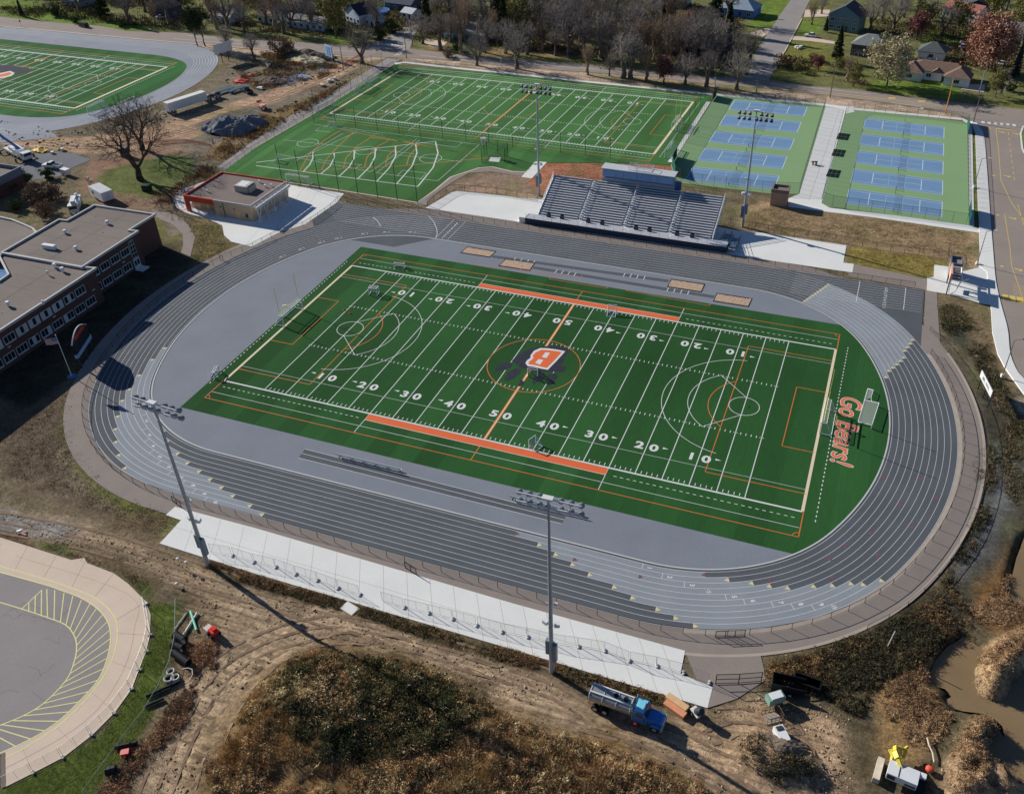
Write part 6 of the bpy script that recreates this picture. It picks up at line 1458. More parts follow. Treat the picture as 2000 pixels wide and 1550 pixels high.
def leaf_cards(name, P, size, rg, mat, flat=.0, parent=None):
    m = len(P); n1 = rg.normal(size=(m, 3)); n1 /= np.linalg.norm(n1, axis=1, keepdims=True); n1[:, 2] = n1[:, 2]*(1-flat)
    u = np.cross(n1, rg.normal(size=(m, 3))); u /= np.linalg.norm(u, axis=1, keepdims=True); v = np.cross(n1, u); s = size*(.5+rg.random((m, 1)))
    V = np.stack([P-u*s-v*s*.5, P+u*s-v*s*.6, P+u*s*.2+v*s], 1).reshape(-1, 3)
    return link(name, mesh_np(name, V, tris=np.arange(len(V)).reshape(-1, 3)), mat, parent)
def leafy_tree(name, seed, H, W, mat, nb=60, cards=70, size=.28, base=.22, cat='tree', hollow=.45):
    rg = np.random.default_rng(seed); tr, cr = grow(rg, H*.85, W*.7, N=60, clear=.22, twigs=1, tip=.03); t = thing(name, '', cat)
    link('trunk', segs_mesh('trunk', tr+cr, 5), barkm, t); P = []
    for i in range(nb):
        d = rg.normal(size=3); d /= np.linalg.norm(d); q = hollow+(1-hollow)*rg.random(); rad = 1+.22*math.sin(3*math.atan2(d[1], d[0])+seed)+.15*rg.normal()
        c = np.array([d[0]*W/2*q*rad, d[1]*W/2*q*rad, H*(base+(1-base)/2)+d[2]*H*(1-base)/2*q*rad]); P.append(c+rg.normal(0, 1, (cards, 3))*np.array([W*.07, W*.07, H*.05]))
    leaf_cards('crown', np.concatenate(P), size, rg, mat, parent=t); return t
def conifer(name, seed, H, W, mat, bare=.08):
    rg = np.random.default_rng(seed); t = thing(name, '', 'tree'); b = MB(); b.tube((0, 0, -.1), (0, 0, H*.97), H*.018, .03, 7); part('trunk', b, barkm, t); P = []
    n = int(H*16)
    for i in range(n):
        f = i/n; z = H*(bare+(1-bare)*f); r = W/2*(1-f)**.85*(.75+.35*rg.random()); a = rg.random()*2*PI
        k = 34; s = rg.random(k)**.7; P.append(np.stack([math.cos(a)*r*s+rg.normal(0, .12, k), math.sin(a)*r*s+rg.normal(0, .12, k), z-.22*r*s+rg.normal(0, .10, k)], 1))
    leaf_cards('crown', np.concatenate(P), .20, rg, mat, parent=t); return t
leafm = lambda n, c, r=.12: M(n, obs(*c), .9, .28, .9, rnd=r, spec=.08)
needle = leafm('needles', (58,66,44)); needle_b = leafm('needles_blue', (66,76,72)); rust = leafm('rust_leaves', (150,112,94)); beige = leafm('beige_leaves', (168,158,126)); redl = leafm('red_leaves', (122,82,78)); olive = leafm('olive_leaves', (112,108,66)); bushm = leafm('bush_leaves', (70,82,44)); brownb = leafm('brown_brush', (118,98,80))
twig_tan = M('bare_twigs_tan', obs(140,122,104), .95, .2, .35, rnd=.3, spec=.05)
BT = [Proto(bare_tree('bare_tree', 21, 13, 9.5, clear=.2)), Proto(bare_tree('bare_tree', 22, 13, 12, clear=.16)), Proto(bare_tree('bare_tree', 23, 13, 8, tm=twig_tan, shape='vase', multi=2, clear=.2)), Proto(bare_tree('bare_tree', 24, 13, 10.5, shape='vase', clear=.18, twigs=5)), Proto(bare_tree('bare_tree', 25, 13, 8.5, clear=.26, N=720))]
CT = [Proto(conifer('conifer_tree', 31, 13, 5.2, needle, .12)), Proto(conifer('conifer_tree', 32, 13, 4.2, needle_b, .05))]
OT = Proto(leafy_tree('olive_tree', 41, 11, 7, olive, 50, 60, .22)); RT = Proto(leafy_tree('rust_oak', 42, 17, 15, rust, 130, 80, .34, .2)); GTt = Proto(leafy_tree('beige_tree', 43, 15, 13, beige, 110, 70, .28, .15)); DT = Proto(leafy_tree('red_tree', 44, 8, 7.5, redl, 46, 60, .22, .2)); PT = Proto(leafy_tree('tall_pine', 45, 14, 7, needle, 46, 80, .22, .42))
big = Proto(bare_tree('old_oak', 51, 20, 23, tm=twig_dark, N=900, clear=.17, twigs=4, tip=.028))
R = random.Random(5)
def tree(proto, px, h, H0, lab, group='trees around the school grounds', lean=0): x, y = G(*px); return proto.put((x, y, -.05), R.random()*6.28, lab, group, h/H0)
big.put((*G(275,351), -.05), .4, 'huge dark bare oak before the upper left stadium, the front one', 'pair of old oaks', 1.0)
big.put((*G(277,292), -.05), 2.5, 'dark bare oak with a paler trunk just behind the front one', 'pair of old oaks', .86)
ROAD = [((708,124),15,1,'dark bare tree at the top left corner of the practice field'), ((932,128),11.5,1,'low forked bare tree alone on the verge above the practice field'), ((1009,134),14,0,'stout bare tree on the verge right of the lone forked one'),
        ((1147,146),11,2,'leaning pale barked bare tree on the verge by a street lamp'), ((1190,148),7,3,'smallest thin bare tree on the verge above the practice field'), ((1217,152),16,0,'taller left trunk of the twin bare trees on the verge'),
        ((1232,152.5),15,4,'right trunk of the twin bare trees on the verge'), ((1263,156),12,2,'narrow bare tree on the verge left of the small red tree'), ((1338,165),11,1,'spreading bare tree on the verge right of the small red tree'),
        ((1379,169),12.5,4,'thick trunked bare tree on the verge near the traffic sign'), ((1438,175),13.5,1,'wide open bare tree on the verge at the side street corner'), ((448,109),12,3,'bare forked tree by the stadium sign board'), ((497,119),10.5,4,'bushy bare tree beside the building site puddles')]
for px, h, k, lab in ROAD: tree(BT[k], px, h, 13, lab, 'bare trees along the main road')
tree(DT, (1297,161), 8.5, 8, 'small dark red leaved tree on the verge', 'coloured trees')
tree(PT, (386,90), 14, 14, 'left of two tall pines at the upper left track bend', 'tall pines'); tree(PT, (401,91), 15.5, 14, 'right and taller of two tall pines at the upper left track bend', 'tall pines')
tree(GTt, (1731,168), 16.5, 15, 'big beige leafed tree left of the white ranch house', 'coloured trees'); tree(RT, (1928,139), 18, 17, 'big rust brown oak right of the white ranch house', 'coloured trees')
tree(CT[1], (1418,137), 15, 13, 'blue green spruce behind the verge by the side street', 'conifers'); tree(CT[0], (1394,62), 21, 13, 'very tall dark spruce left of the grey roofed house', 'conifers')
tree(CT[0], (1634,121), 12.5, 13, 'dark fir before the dark grey house at upper right', 'conifers'); tree(CT[1], (1981,150), 11, 13, 'blue spruce at the right edge above the side road', 'conifers')
tree(CT[0], (1612,63), 6, 13, 'small dark cone shaped fir beside the teal house', 'conifers'); tree(CT[0], (661,62), 17, 13, 'tall olive fir left of the dark gabled house', 'conifers'); tree(CT[0], (836,62), 16, 13, 'dark fir behind the corner street', 'conifers')
tree(CT[0], (985,86), 18, 13, 'tall dark fir right of the grey roofed ranch', 'conifers'); tree(CT[1], (44,32), 8, 13, 'broad dark fir at the upper left corner of the main road', 'conifers'); tree(CT[0], (1084,98), 9, 13, 'dark fir behind the street lamp on the far verge', 'conifers'); tree(CT[1], (1584,130), 3.6, 13, 'tiny fir on the corner lawn with a bark ring', 'conifers')
tree(BT[2], (1585,48), 9, 13, 'bare young tree on the bright green lawn', 'bare trees along the main road'); tree(BT[0], (1604,27), 8, 13, 'bare tree on the beige driveway edge beyond the green lawn', 'bare trees along the main road'); tree(BT[2], (1654,158), 9, 13, 'pale birch like bare tree before the dark grey house', 'bare trees along the main road')
tree(OT, (1667,168), 8, 11, 'olive leafed tree by the utility pole at upper right', 'coloured trees'); tree(OT, (1640,140), 5, 11, 'yellow green small tree on the corner lawn', 'coloured trees'); tree(DT, (1598,137), 5, 8, 'red brown round tree on the corner lawn', 'coloured trees'); tree(OT, (1555,142), 4, 11, 'thin olive shrub tree near the corner kerb', 'coloured trees')
tree(OT, (1943,190), 9, 11, 'bushy olive tree beside the grey driveway at right', 'coloured trees'); tree(OT, (1800,66), 13, 11, 'green leafed tree behind the white ranch house', 'coloured trees'); tree(DT, (1788,78), 10, 8, 'brown red tree right of the beige one', 'coloured trees')
# woodland north of the road: rows from front to back, told apart by row and order from the left
WOOD = [('front rank', 'bare', [(545,62),(553,66),(612,60),(652,75),(735,62),(830,87),(905,100),(985,104),(1033,106),(1056,100),(1110,106),(1170,112),(1206,118),(1250,120),(1290,128),(1322,128),(1352,138),(1386,140),(1402,132),(1440,128),(862,98),(948,100),(1082,110),(1140,112),(1188,116),(1232,122),(1272,122),(1306,132),(1460,118)]),
        ('second rank', 'bare', [(205,38),(250,44),(300,46),(330,50),(450,56),(478,60),(520,48),(590,40),(640,44),(880,84),(940,80),(965,72),(1010,80),(1040,74),(1078,80),(1112,76),(1150,84),(1186,88),(1222,92),(1262,96),(1300,100),(1336,100),(1372,108),(1424,96),(570,54),(420,58),(860,76),(910,74),(1060,82),(1130,84),(1206,94),(1244,98),(1318,106),(1356,112)]),
        ('third rank', 'bare', [(150,22),(280,24),(340,22),(408,34),(470,34),(540,26),(610,16),(850,52),(885,56),(920,50),(955,46),(990,52),(1025,46),(1060,52),(1095,46),(1130,56),(1166,52),(1200,62),(1240,60),(1276,68),(1312,66),(1348,74),(905,60),(975,58),(1042,60),(1112,64),(1182,66),(1258,72),(1294,78),(1376,80)]),
        ('rear rank', 'bare', [(860,26),(905,18),(945,22),(990,16),(1030,20),(1075,14),(1115,22),(1160,18),(1205,28),(1250,26),(1295,34),(1330,36),(1420,46)])]
for rank, kind, pts in WOOD:
    for i, px in enumerate(sorted(pts)):
        h = 10+9.5*R.random(); side = 'left' if i < len(pts)/2 else 'right'; j = i if side == 'left' else len(pts)-1-i
        q = R.random(); pr, h0, nm = (BT[R.randrange(5)], 13, 'bare grey tree')
        if q < .06: pr, h0, nm = OT, 11, 'olive leafed tree'
        elif q < .13: pr, h0, nm = CT[0], 13, 'dark green fir'
        x, y = G(px[0]+R.uniform(-5, 5), px[1]+R.uniform(-3, 3)); pr.put((x, y, -.05), R.random()*6.28, f'{nm} in the {rank} of the wood, {ORD[j]} from the {side}', 'trees of the wood north of the road', h/h0)
EAST = [(1700,60),(1722,40),(1745,58),(1765,34),(1790,28),(1815,40),(1850,18),(1880,10),(1905,30),(1940,36),(1965,20),(1990,60),(1720,12),(1760,10),(1840,70),(1870,66),(1990,110),(1830,6),(1920,4)]
for i, px in enumerate(sorted(EAST)):
    h = 9+5*R.random(); x, y = G(*px); pr, h0, nm = [(BT[3], 13, 'bare grey tree'), (BT[4], 13, 'bare grey tree'), (OT, 11, 'olive leafed tree'), (BT[1], 13, 'bare grey tree')][R.randrange(4)]
    side = 'left' if i < 10 else 'right'; j = i if i < 10 else len(EAST)-1-i
    pr.put((x, y, -.05), R.random()*6.28, f'{nm} among the upper right gardens, {ORD[j]} from the {side}', 'garden trees at upper right', h/h0)
# shrubs
SH = Proto(leafy_tree('shrub', 61, 3, 4.4, bushm, 26, 60, .16, .0, 'shrub', .2)); SB = Proto(leafy_tree('shrub', 62, 3.4, 5.2, brownb, 30, 60, .14, .0, 'shrub', .2))
for px, pr, s, lab in (((24,372),SH,1.1,'dark green shrub at the left edge by the flat school annex'), ((52,356),SH,1.2,'dark green shrub beside the annex wall'), ((92,348),SH,1.1,'round green shrub nearest the white pickup'), ((68,392),SB,1.5,'wide brown leafless shrub left of the white boom truck'), ((100,388),SB,1.5,'brown leafless shrub touching the white boom truck'), ((36,408),SH,1.0,'green shrub against the curved school roof'), ((88,418),SB,1.2,'brown shrub in the corner of the school roofs'),
                       ((556,108),SB,2.2,'big round olive brown shrub on the far verge by the puddles'), ((745,78),SH,1.7,'dark hedge shrub at the corner street, left'), ((765,66),SH,1.6,'dark hedge shrub at the corner street, right'), ((890,98),SH,.9,'low shrub before the garage door'), ((875,112),SB,.9,'brown shrub on the verge by the beige drive'), ((1590,118),SB,.8,'brown shrub on the stone bed of the corner lawn'), ((1858,166),SH,.6,'small shrub at the white ranch house wall'), ((1975,178),SH,1.1,'dark shrub on the right lawn by the grey driveway'), ((150,44),SH,1.0,'small hedge on the far side of the main road'), ((110,32),SH,1.6,'hedge before the left gardens'), ((240,52),SH,1.0,'hedge right of the left gardens')):
    pr.put((*G(*px), -.05), R.random()*6.28, lab, 'garden and bank shrubs', s)

# stones and clods lying on bare earth
def stones(name, regions, n, sz, cols, seed, label, cat):
    rg = np.random.default_rng(seed); V = []; F = []; C = []
    base_ = np.array([(1, 0, 0), (-1, 0, 0), (0, 1, 0), (0, -1, 0), (0, 0, 1), (0, 0, -.6)], float); tri_ = [(0, 2, 4), (2, 1, 4), (1, 3, 4), (3, 0, 4), (2, 0, 5), (1, 2, 5), (3, 1, 5), (0, 3, 5)]
    tot = sum(abs(sum(p[0]*q[1]-q[0]*p[1] for p, q in zip(GL(r), GL(r)[1:]+GL(r)[:1])))/2 for r in regions)
    for r in regions:
        P = np.array(GL(r)); lo, hi = P.min(0), P.max(0); k_ = int(n*abs(np.sum(P[:, 0]*np.roll(P[:, 1], 1)-P[:, 1]*np.roll(P[:, 0], 1)))/2/tot)+1; q = rg.random((k_*6, 2))*(hi-lo)+lo; q = q[inpoly(q[:, 0], q[:, 1], [tuple(p) for p in P])]; q = q[fbm(q[:, 0], q[:, 1], 7, 3, seed) > .44+rg.normal(0, .05, len(q))][:k_]
        z = height(q[:, 0], q[:, 1])
        for (x, y), zz in zip(q, z):
            s_ = sz[0]+(sz[1]-sz[0])*rg.random()**3; o = len(V); a = rg.random()*6.28; b_ = base_*(s_*(.6+.8*rg.random(3)))*np.array([1, 1, .7]); ca, sa = math.cos(a), math.sin(a)
            V += [(x+p[0]*ca-p[1]*sa, y+p[0]*sa+p[1]*ca, zz+p[2]+s_*.2) for p in b_]; F += [(i+o, j+o, k+o) for i, j, k in tri_]; c = np.array(obs(*cols[rg.integers(len(cols))]))*(.6+.8*rg.random()); C += [c]*6
    me = mesh_np(name, V, tris=F); ca_ = me.color_attributes.new('Tint', 'FLOAT_COLOR', 'POINT'); A = np.ones((len(V), 4), np.float32); A[:, :3] = np.clip(C, 0, .8); ca_.data.foreach_set('color', A.ravel())
    stuff(link(name, me, M('scrub_stalks', None)), label, cat)
DIRT1 = [(0,1000),(200,1040),(420,1120),(600,1178),(900,1264),(1100,1338),(1220,1400),(1420,1470),(1500,1560),(1380,1560),(1290,1470),(980,1395),(760,1275),(620,1258),(480,1345),(395,1560),(280,1560),(370,1330),(390,1175),(200,1075),(0,1040)]
DIRT2 = [(1290,1410),(1480,1362),(1600,1372),(1660,1400),(1670,1560),(1480,1560),(1380,1470)]
stones('earth_clods', [DIRT1, DIRT2, [(1840,1490),(1960,1490),(2000,1550),(1830,1560)], [(1870,1440),(1940,1405),(1955,1430),(1920,1470),(1960,1495),(1860,1540)], [(1905,1300),(1975,1235),(2000,1250),(1955,1365),(1915,1350)]], 5200, (.04, .17), [(150,128,104),(120,100,80),(184,164,140),(100,86,70)], 71, 'scattered clods and stones on the bare foreground earth', 'clods')
stones('site_rubble', [[(440,140),(480,108),(620,112),(700,125),(640,150),(520,190),(440,190)], [(400,260),(560,205),(690,140),(720,128),(640,190),(470,290),(400,310)], [(0,235),(130,258),(330,205),(400,200),(300,260),(100,300),(0,285)]], 1500, (.10, .55), [(150,140,128),(110,100,90),(196,188,178),(84,78,74)], 72, 'loose rubble and debris over the upper left building site', 'rubble')
# ================================================================== houses
def house(label, px, rz, w, d, h, rh, wall, roofc, style='gable', wins=3, door=True, chimney=False, garage=False, storeys=1, cat='house', over=.45):
    """front faces local -y; the point given is the middle of the front wall's foot; rz turns it"""
    x, y = G(*px); t = thing('house', label, cat, (x, y, 0), rz, 'houses north of the main road')
    wm_ = M('wall_%d_%d_%d' % wall, obs(*wall), .85, .06, .6); rm = M('roof_%d_%d_%d' % roofc, obs(*roofc), .9, .14, .8, fine=.1)
    b = MB(); b.b2(-w/2, w/2, 0, d, -.2, h)
    if style == 'gable': b.add([(-w/2, 0, h), (-w/2, d, h), (-w/2, d/2, h+rh), (w/2, 0, h), (w/2, d, h), (w/2, d/2, h+rh)], [(0, 2, 1), (3, 4, 5)])
    if style == 'gable_front': b.add([(-w/2, 0, h), (w/2, 0, h), (0, 0, h+rh), (-w/2, d, h), (w/2, d, h), (0, d, h+rh)], [(0, 1, 2), (3, 5, 4)])
    part('wall', b, wm_, t); b = MB(); o = over; k = o*rh/(d/2 if style != 'gable_front' else w/2)
    if style == 'gable':
        for s in (0, 1):
            ye = -o if s == 0 else d+o; V = [(-w/2-o, ye, h-k), (w/2+o, ye, h-k), (w/2+o, d/2, h+rh), (-w/2-o, d/2, h+rh)]
            b.add([(p[0], p[1], p[2]+.16) for p in V]+[(p[0], p[1], p[2]+.01) for p in V], [(0, 1, 2, 3), (7, 6, 5, 4), (0, 4, 5, 1), (1, 5, 6, 2), (3, 7, 4, 0)])
    elif style == 'gable_front':
        for s in (-1, 1):
            V = [(s*(w/2+o), -o, h-k), (s*(w/2+o), d+o, h-k), (0, d+o, h+rh), (0, -o, h+rh)]
            b.add([(p[0], p[1], p[2]+.16) for p in V]+[(p[0], p[1], p[2]+.01) for p in V], [(0, 1, 2, 3), (7, 6, 5, 4), (0, 4, 5, 1), (1, 5, 6, 2), (3, 7, 4, 0)])
    else:
        r = min(w, d)/2; rx = max(0, w/2-r*.9); ry = max(0, d/2-r*.9); c = d/2
        V = [(-w/2-o, -o, h-.05), (w/2+o, -o, h-.05), (w/2+o, d+o, h-.05), (-w/2-o, d+o, h-.05), (-rx, c-ry, h+rh), (rx, c-ry, h+rh), (rx, c+ry, h+rh), (-rx, c+ry, h+rh), (-w/2-o, -o, h+.1), (w/2+o, -o, h+.1), (w/2+o, d+o, h+.1), (-w/2-o, d+o, h+.1)]
        b.add(V, [(3, 2, 1, 0), (8, 9, 5, 4), (9, 10, 6, 5), (10, 11, 7, 6), (11, 8, 4, 7), (4, 5, 6, 7), (0, 1, 9, 8), (1, 2, 10, 9), (2, 3, 11, 10), (3, 0, 8, 11)])
    ro = part('roof', b, rm, t)
    if chimney: b = MB(); b.b2(w*.18, w*.18+.9, d*.5, d*.5+.8, h+rh*.4, h+rh+.9); part('chimney', b, M('chimney_brick', obs(140,92,76), .9, .1, 1.5), ro)
    trim = M('house_trim', obs(214,214,210), .7, .04); nwin = wins; slots = []
    n = nwin+(1 if door else 0)+(2 if garage else 0); step = w/(n+.0)
    pos = [-w/2+step*(i+.5) for i in range(n)]
    gi = []
    if garage: gx = pos[0]+step*.5; gi = [0, 1]; b = MB(); b.b2(gx-2.3, gx+2.3, -.06, .02, 0, 2.25); part('garage_door', b, M('garage_blue', obs(170,196,226), .6, .05), t)
    di = (n//2) if door else -1
    if di in gi: di = 2
    for st in range(storeys):
        z = 1.55+2.75*st
        for i, xx in enumerate(pos):
            if i in gi and st == 0: continue
            if i == di and st == 0:
                b = MB(); b.b2(xx-.5, xx+.5, -.06, .02, 0, 2.1); dr = part('door', b, M('door_dark', (.08, .06, .05), .5, .1), t); b = MB(); b.ball((xx+.38, -.1, 1.0), .06, 6); part('handle', b, steel, dr); continue
            ww = min(1.7, step*.6); b = MB(); b.b2(xx-ww/2, xx+ww/2, -.07, .02, z-.65, z+.65); fr = part('window', b, trim, t)
            b = MB(); b.b2(xx-ww/2+.09, xx-.04, -.085, -.071, z-.56, z+.56); b.b2(xx+.04, xx+ww/2-.09, -.085, -.071, z-.56, z+.56); part('pane', b, glass, fr)
    for sx in (-1, 1):
        b = MB(); b.b2(sx*w/2-.07, sx*w/2+.07, d*.4-.7, d*.4+.7, .9, 2.1); fr = part('window', b, trim, t)
        b = MB(); b.b2(sx*(w/2+.071), sx*(w/2+.085), d*.4-.6, d*.4+.6, 1.0, 2.0); part('pane', b, glass, fr)
    return t
a_ = math.radians
house('small cream cottage at upper left with pale side gable', (520,46), a_(-8), 9, 7, 3.0, 2.0, (196,196,186), (150,132,112), 'gable', 2)
house('tan hip roofed house with teal front behind the cream cottage', (575,30), a_(-8), 11, 8, 3.0, 2.6, (120,150,160), (176,146,122), 'hip', 3)
house('long low grey roofed house with pale blue end wall', (596,58), a_(-7), 20, 8, 2.8, 1.9, (158,176,188), (128,126,122), 'gable', 5)
house('white blue house with a black gable roof at the corner street', (690,46), a_(-28), 11, 9, 4.2, 3.2, (176,190,204), (46,48,62), 'gable_front', 3, storeys=1)
house('small pale annex with blue door window before the black gabled house', (722,52), a_(-20), 6, 6, 2.7, 1.8, (186,198,206), (150,152,156), 'gable_front', 1)
house('dark blue grey house with long roof beyond the corner street', (778,22), a_(-8), 14, 8, 3.2, 2.2, (70,82,100), (74,80,92), 'gable', 3)
house('small pale grey shed house beside the corner street lawn', (795,38), a_(-15), 6, 6, 2.6, 1.4, (190,200,214), (180,184,190), 'gable', 1)
house('grey roofed ranch with pale blue garage door behind the verge', (905,80), a_(-9), 21, 11, 3.0, 2.8, (96,110,124), (122,124,122), 'hip', 3, garage=True, chimney=True)
house('blue house with light grey hip roof left of the side street', (1436,34), a_(-8), 15, 11, 3.2, 3.6, (84,116,176), (140,156,170), 'hip', 3, chimney=True)
house('pale roofed dark cabin hidden behind the verge trees', (1366,112), a_(-20), 12, 9, 3.4, 3.0, (54,52,56), (120,120,122), 'gable', 2)
house('tall teal sided house with dark roof beside the bright lawn', (1644,62), a_(-12), 12, 10, 6.2, 3.4, (92,124,134), (72,70,78), 'gable_front', 3, storeys=2)
house('dark grey house with pale roof triangle below the teal house', (1692,112), a_(-10), 12, 9, 4.0, 3.0, (72,76,84), (120,124,124), 'hip', 3)
t = house('white ranch house with brown hip roof and two front wings', (1826,158), a_(-8), 19, 8, 2.9, 2.4, (206,206,208), (118,96,84), 'hip', 3)
wm_ = MATS['wall_206_206_208']; rm = MATS['roof_118_96_84']
for xw in (-8.2, 7.0):
    b = MB(); b.b2(xw-4, xw+4, -3.4, .3, -.2, 2.85); wg = part('wing', b, wm_, t)
    b = MB(); o = .45; b.add([(xw-4-o, -3.4-o, 2.86), (xw+4+o, -3.4-o, 2.86), (xw+4+o, 3.0, 2.96), (xw-4-o, 3.0, 2.96), (xw, .6, 5.1), (xw, 3.0, 5.15)], [(0, 1, 4), (1, 2, 5, 4), (3, 0, 4, 5)]); part('roof', b, rm, wg)
    for q in (-.62, 0, .62):
        b = MB(); b.b2(xw+q-.26, xw+q+.26, -3.46, -3.38, 1.0, 2.1); fr = part('window', b, glass, wg)
b = MB(); b.add([(-1.8, -1.2, 2.9), (1.8, -1.2, 2.9), (0, -1.2, 4.2), (-1.8, 1.8, 2.9), (1.8, 1.8, 2.9), (0, 1.8, 4.2)], [(0, 1, 2), (1, 4, 5, 2), (3, 0, 2, 5)]); part('porch_roof', b, rm, t)
house('small white garage with dark hip roof behind the ranch house', (1816,118), a_(-8), 9, 8, 2.8, 2.6, (214,210,212), (84,90,90), 'hip', 1, door=False, cat='garage')
house('white house with red edged roof behind the green trees at upper right', (1872,38), a_(-30), 15, 9, 3.4, 2.2, (226,220,214), (150,96,86), 'gable', 3)
house('dark blue house at the top edge left of the rust oak', (1902,34), a_(10), 9, 8, 4.4, 2.2, (58,66,92), (70,74,88), 'gable_front', 2)
house('dark house with blue door at the top edge, upper left', (312,34), a_(-10), 13, 8, 4.2, 2.6, (70,72,78), (58,58,62), 'gable_front', 2)
house('pale grey house behind the tall pines at upper left', (432,46), a_(-10), 12, 8, 3.2, 2.2, (150,160,168), (132,128,126), 'gable', 3)
house('grey hip roofed house at the far left of the top edge', (140,14), a_(-10), 13, 9, 3.0, 2.4, (120,122,124), (92,90,90), 'hip', 3)
house('white house with grey roof at the right edge beyond the rust oak', (1972,76), a_(-8), 11, 8, 3.0, 2.2, (204,206,206), (126,122,120), 'gable', 3)
house('brown cabin deep in the wood behind the street lamp', (1090,66), a_(-12), 11, 8, 3.0, 2.4, (110,92,82), (98,92,90), 'gable', 2)
house('pale blue house deep in the wood at the top edge', (1300,14), a_(-10), 16, 9, 3.4, 2.6, (150,170,190), (112,118,128), 'gable', 3)
x, y = G(739,25); t = thing('swimming_pool', 'round blue above ground pool beside the corner street', 'pool', (x, y, 0)); b = MB(); b.tube((0, 0, 0), (0, 0, 1.1), 5.0, 5.0, 24); part('pool_wall', b, M('pool_wall', obs(120,168,200), .5, .05), t); b = MB(); b.tube((0, 0, 1.1), (0, 0, 1.13), 4.7, 4.7, 24); part('pool_cover', b, M('pool_cover', obs(52,88,150), .6, .1, .4), t)
# annex at the left edge
A0, A1, A2 = [np.array(G(*q, 5.6)) for q in ((40,325), (0,319), (0,343))]
u1 = (A1-A0)/np.linalg.norm(A1-A0); u2 = (A2-A0)/np.linalg.norm(A2-A0); u2 = u2-u1*np.dot(u1, u2); u2 /= np.linalg.norm(u2)
t = thing('school_annex', 'flat roofed brick annex with grey parapet at the left edge', 'building', (*A0, 0))
def ax(a, c): return tuple(u1*a+u2*c)
Q = [ax(0, 0), ax(15, 0), ax(15, 12), ax(0, 12)]
if (Q[1][0]*Q[2][1]-Q[1][1]*Q[2][0]) < 0: Q = Q[::-1]
b = MB(); b.prism(Q, -.2, 3.4); part('wall', b, brick, t); b = MB(); b.prism(inset(Q, .3), 3.41, 4.6); part('roof', b, roofm, t)
b = MB(); I = inset(Q, .31); O_ = inset(Q, -.05)
for i in range(4):
    j = (i+1) % 4; V = [(*O_[i], 3.42), (*O_[j], 3.42), (*I[j], 3.42), (*I[i], 3.42), (*O_[i], 5.6), (*O_[j], 5.6), (*I[j], 5.6), (*I[i], 5.6)]; b.add(V, [(4, 5, 6, 7), (0, 1, 5, 4), (2, 3, 7, 6)])
part('parapet', b, M('annex_panel', obs(104,112,124), .6, .06), t)
# ================================================================== poles and lamps along the roads
wood = M('pole_wood', obs(108,92,78), .9, .15, 1.0); orangep = M('pole_orange', obs(214,138,72), .8, .08)
def utility_pole(label, px, h, mat=None, arm=True, rz=0.0):
    t = thing('utility_pole', label, 'utility pole', (*G(*px), 0), rz, 'poles along the main road'); b = MB(); b.tube((0, 0, 0), (0, 0, h), .17, .11, 8); part('pole', b, mat or wood, t)
    if arm: b = MB(); b.b2(-1.2, 1.2, -.07, .07, h-.8, h-.62); part('crossarm', b, mat or wood, t)
    return t
utility_pole('tall brown utility pole right of the road crossing', (794,114), 10.5, rz=.5); utility_pole('brown utility pole on the far side of the road crossing', (806,90), 10.5, rz=.5)
utility_pole('brown utility pole above the walkway between the court banks', (1621,191), 12); utility_pole('tall brown utility pole beside the olive tree at upper right', (1665,170), 12)
utility_pole('utility pole with a bright orange foot on the verge by the right courts', (1846,222), 11, orangep, False); utility_pole('thin grey pole at the white ranch driveway', (1909,193), 9, steel, False); utility_pole('dark utility pole at the sidewalk corner by the crosswalk', (1901,239), 9)
utility_pole('thin brown pole above the left path fence', (671,138), 9, arm=False); utility_pole('thin pole beside the lone verge tree', (979,131), 7, steel, False)
def street_lamp(label, px, h, reach, rz, head=whitem):
    t = thing('street_lamp', label, 'street lamp', (*G(*px), 0), rz, 'street lamps along the roads'); b = MB(); b.tube((0, 0, 0), (0, 0, h), .11, .07, 8); b.path([(0, 0, h), (reach*.5, 0, h+.25), (reach, 0, h+.3)], .05, 6); part('pole', b, M('lamp_pole', obs(120,118,116), .5, .06, metal=.3), t)
    b = MB(); b.box((reach+.25, 0, h+.28), (.8, .3, .16)); part('lamp_head', b, head, t); b = MB(); b.box((0, 0, .35), (.55, .55, .7)); part('footing', b, concr, t); return t
street_lamp('street lamp on the sidewalk edge beside the ticket gate', (1908,516), 8.2, 1.6, .2); street_lamp('street lamp on a white footing by the field sign', (1957,736), 8.2, 1.6, .3, dgrey); street_lamp('street lamp on the grass strip beside the right courts', (1902,367), 8.0, 1.6, .2)
street_lamp('street lamp on the verge at the wood edge', (1108,117), 8, 1.4, 1.2); street_lamp('street lamp at the side street corner', (1477,182), 7, 1.6, PI/2); street_lamp('street lamp with long arm by the thick trunked verge tree', (1396,169), 8.5, 2.4, 2.4)
def sign_post(label, px, h, c=(200,200,196)):
    t = thing('traffic_sign', label, 'traffic sign', (*G(*px), 0), 0, 'small road signs'); b = MB(); b.tube((0, 0, 0), (0, 0, h), .05, None, 6); part('post', b, steel, t); b = MB(); b.box((0, -.07, h-.4), (.75, .05, .9)); part('sign_plate', b, M('plate_%d' % c[0], obs(*c), .5, .05), t)
sign_post('pale traffic sign on the verge by the thick trunked tree', (1395,170), 3.2); sign_post('small sign post on the verge left of the narrow trees', (1173,147), 3.0); sign_post('tiny road sign above the far stadium track, left', (42,52), 2.6, (60,60,60)); sign_post('tiny road sign above the far stadium track, right', (178,64), 2.6, (62,60,60))
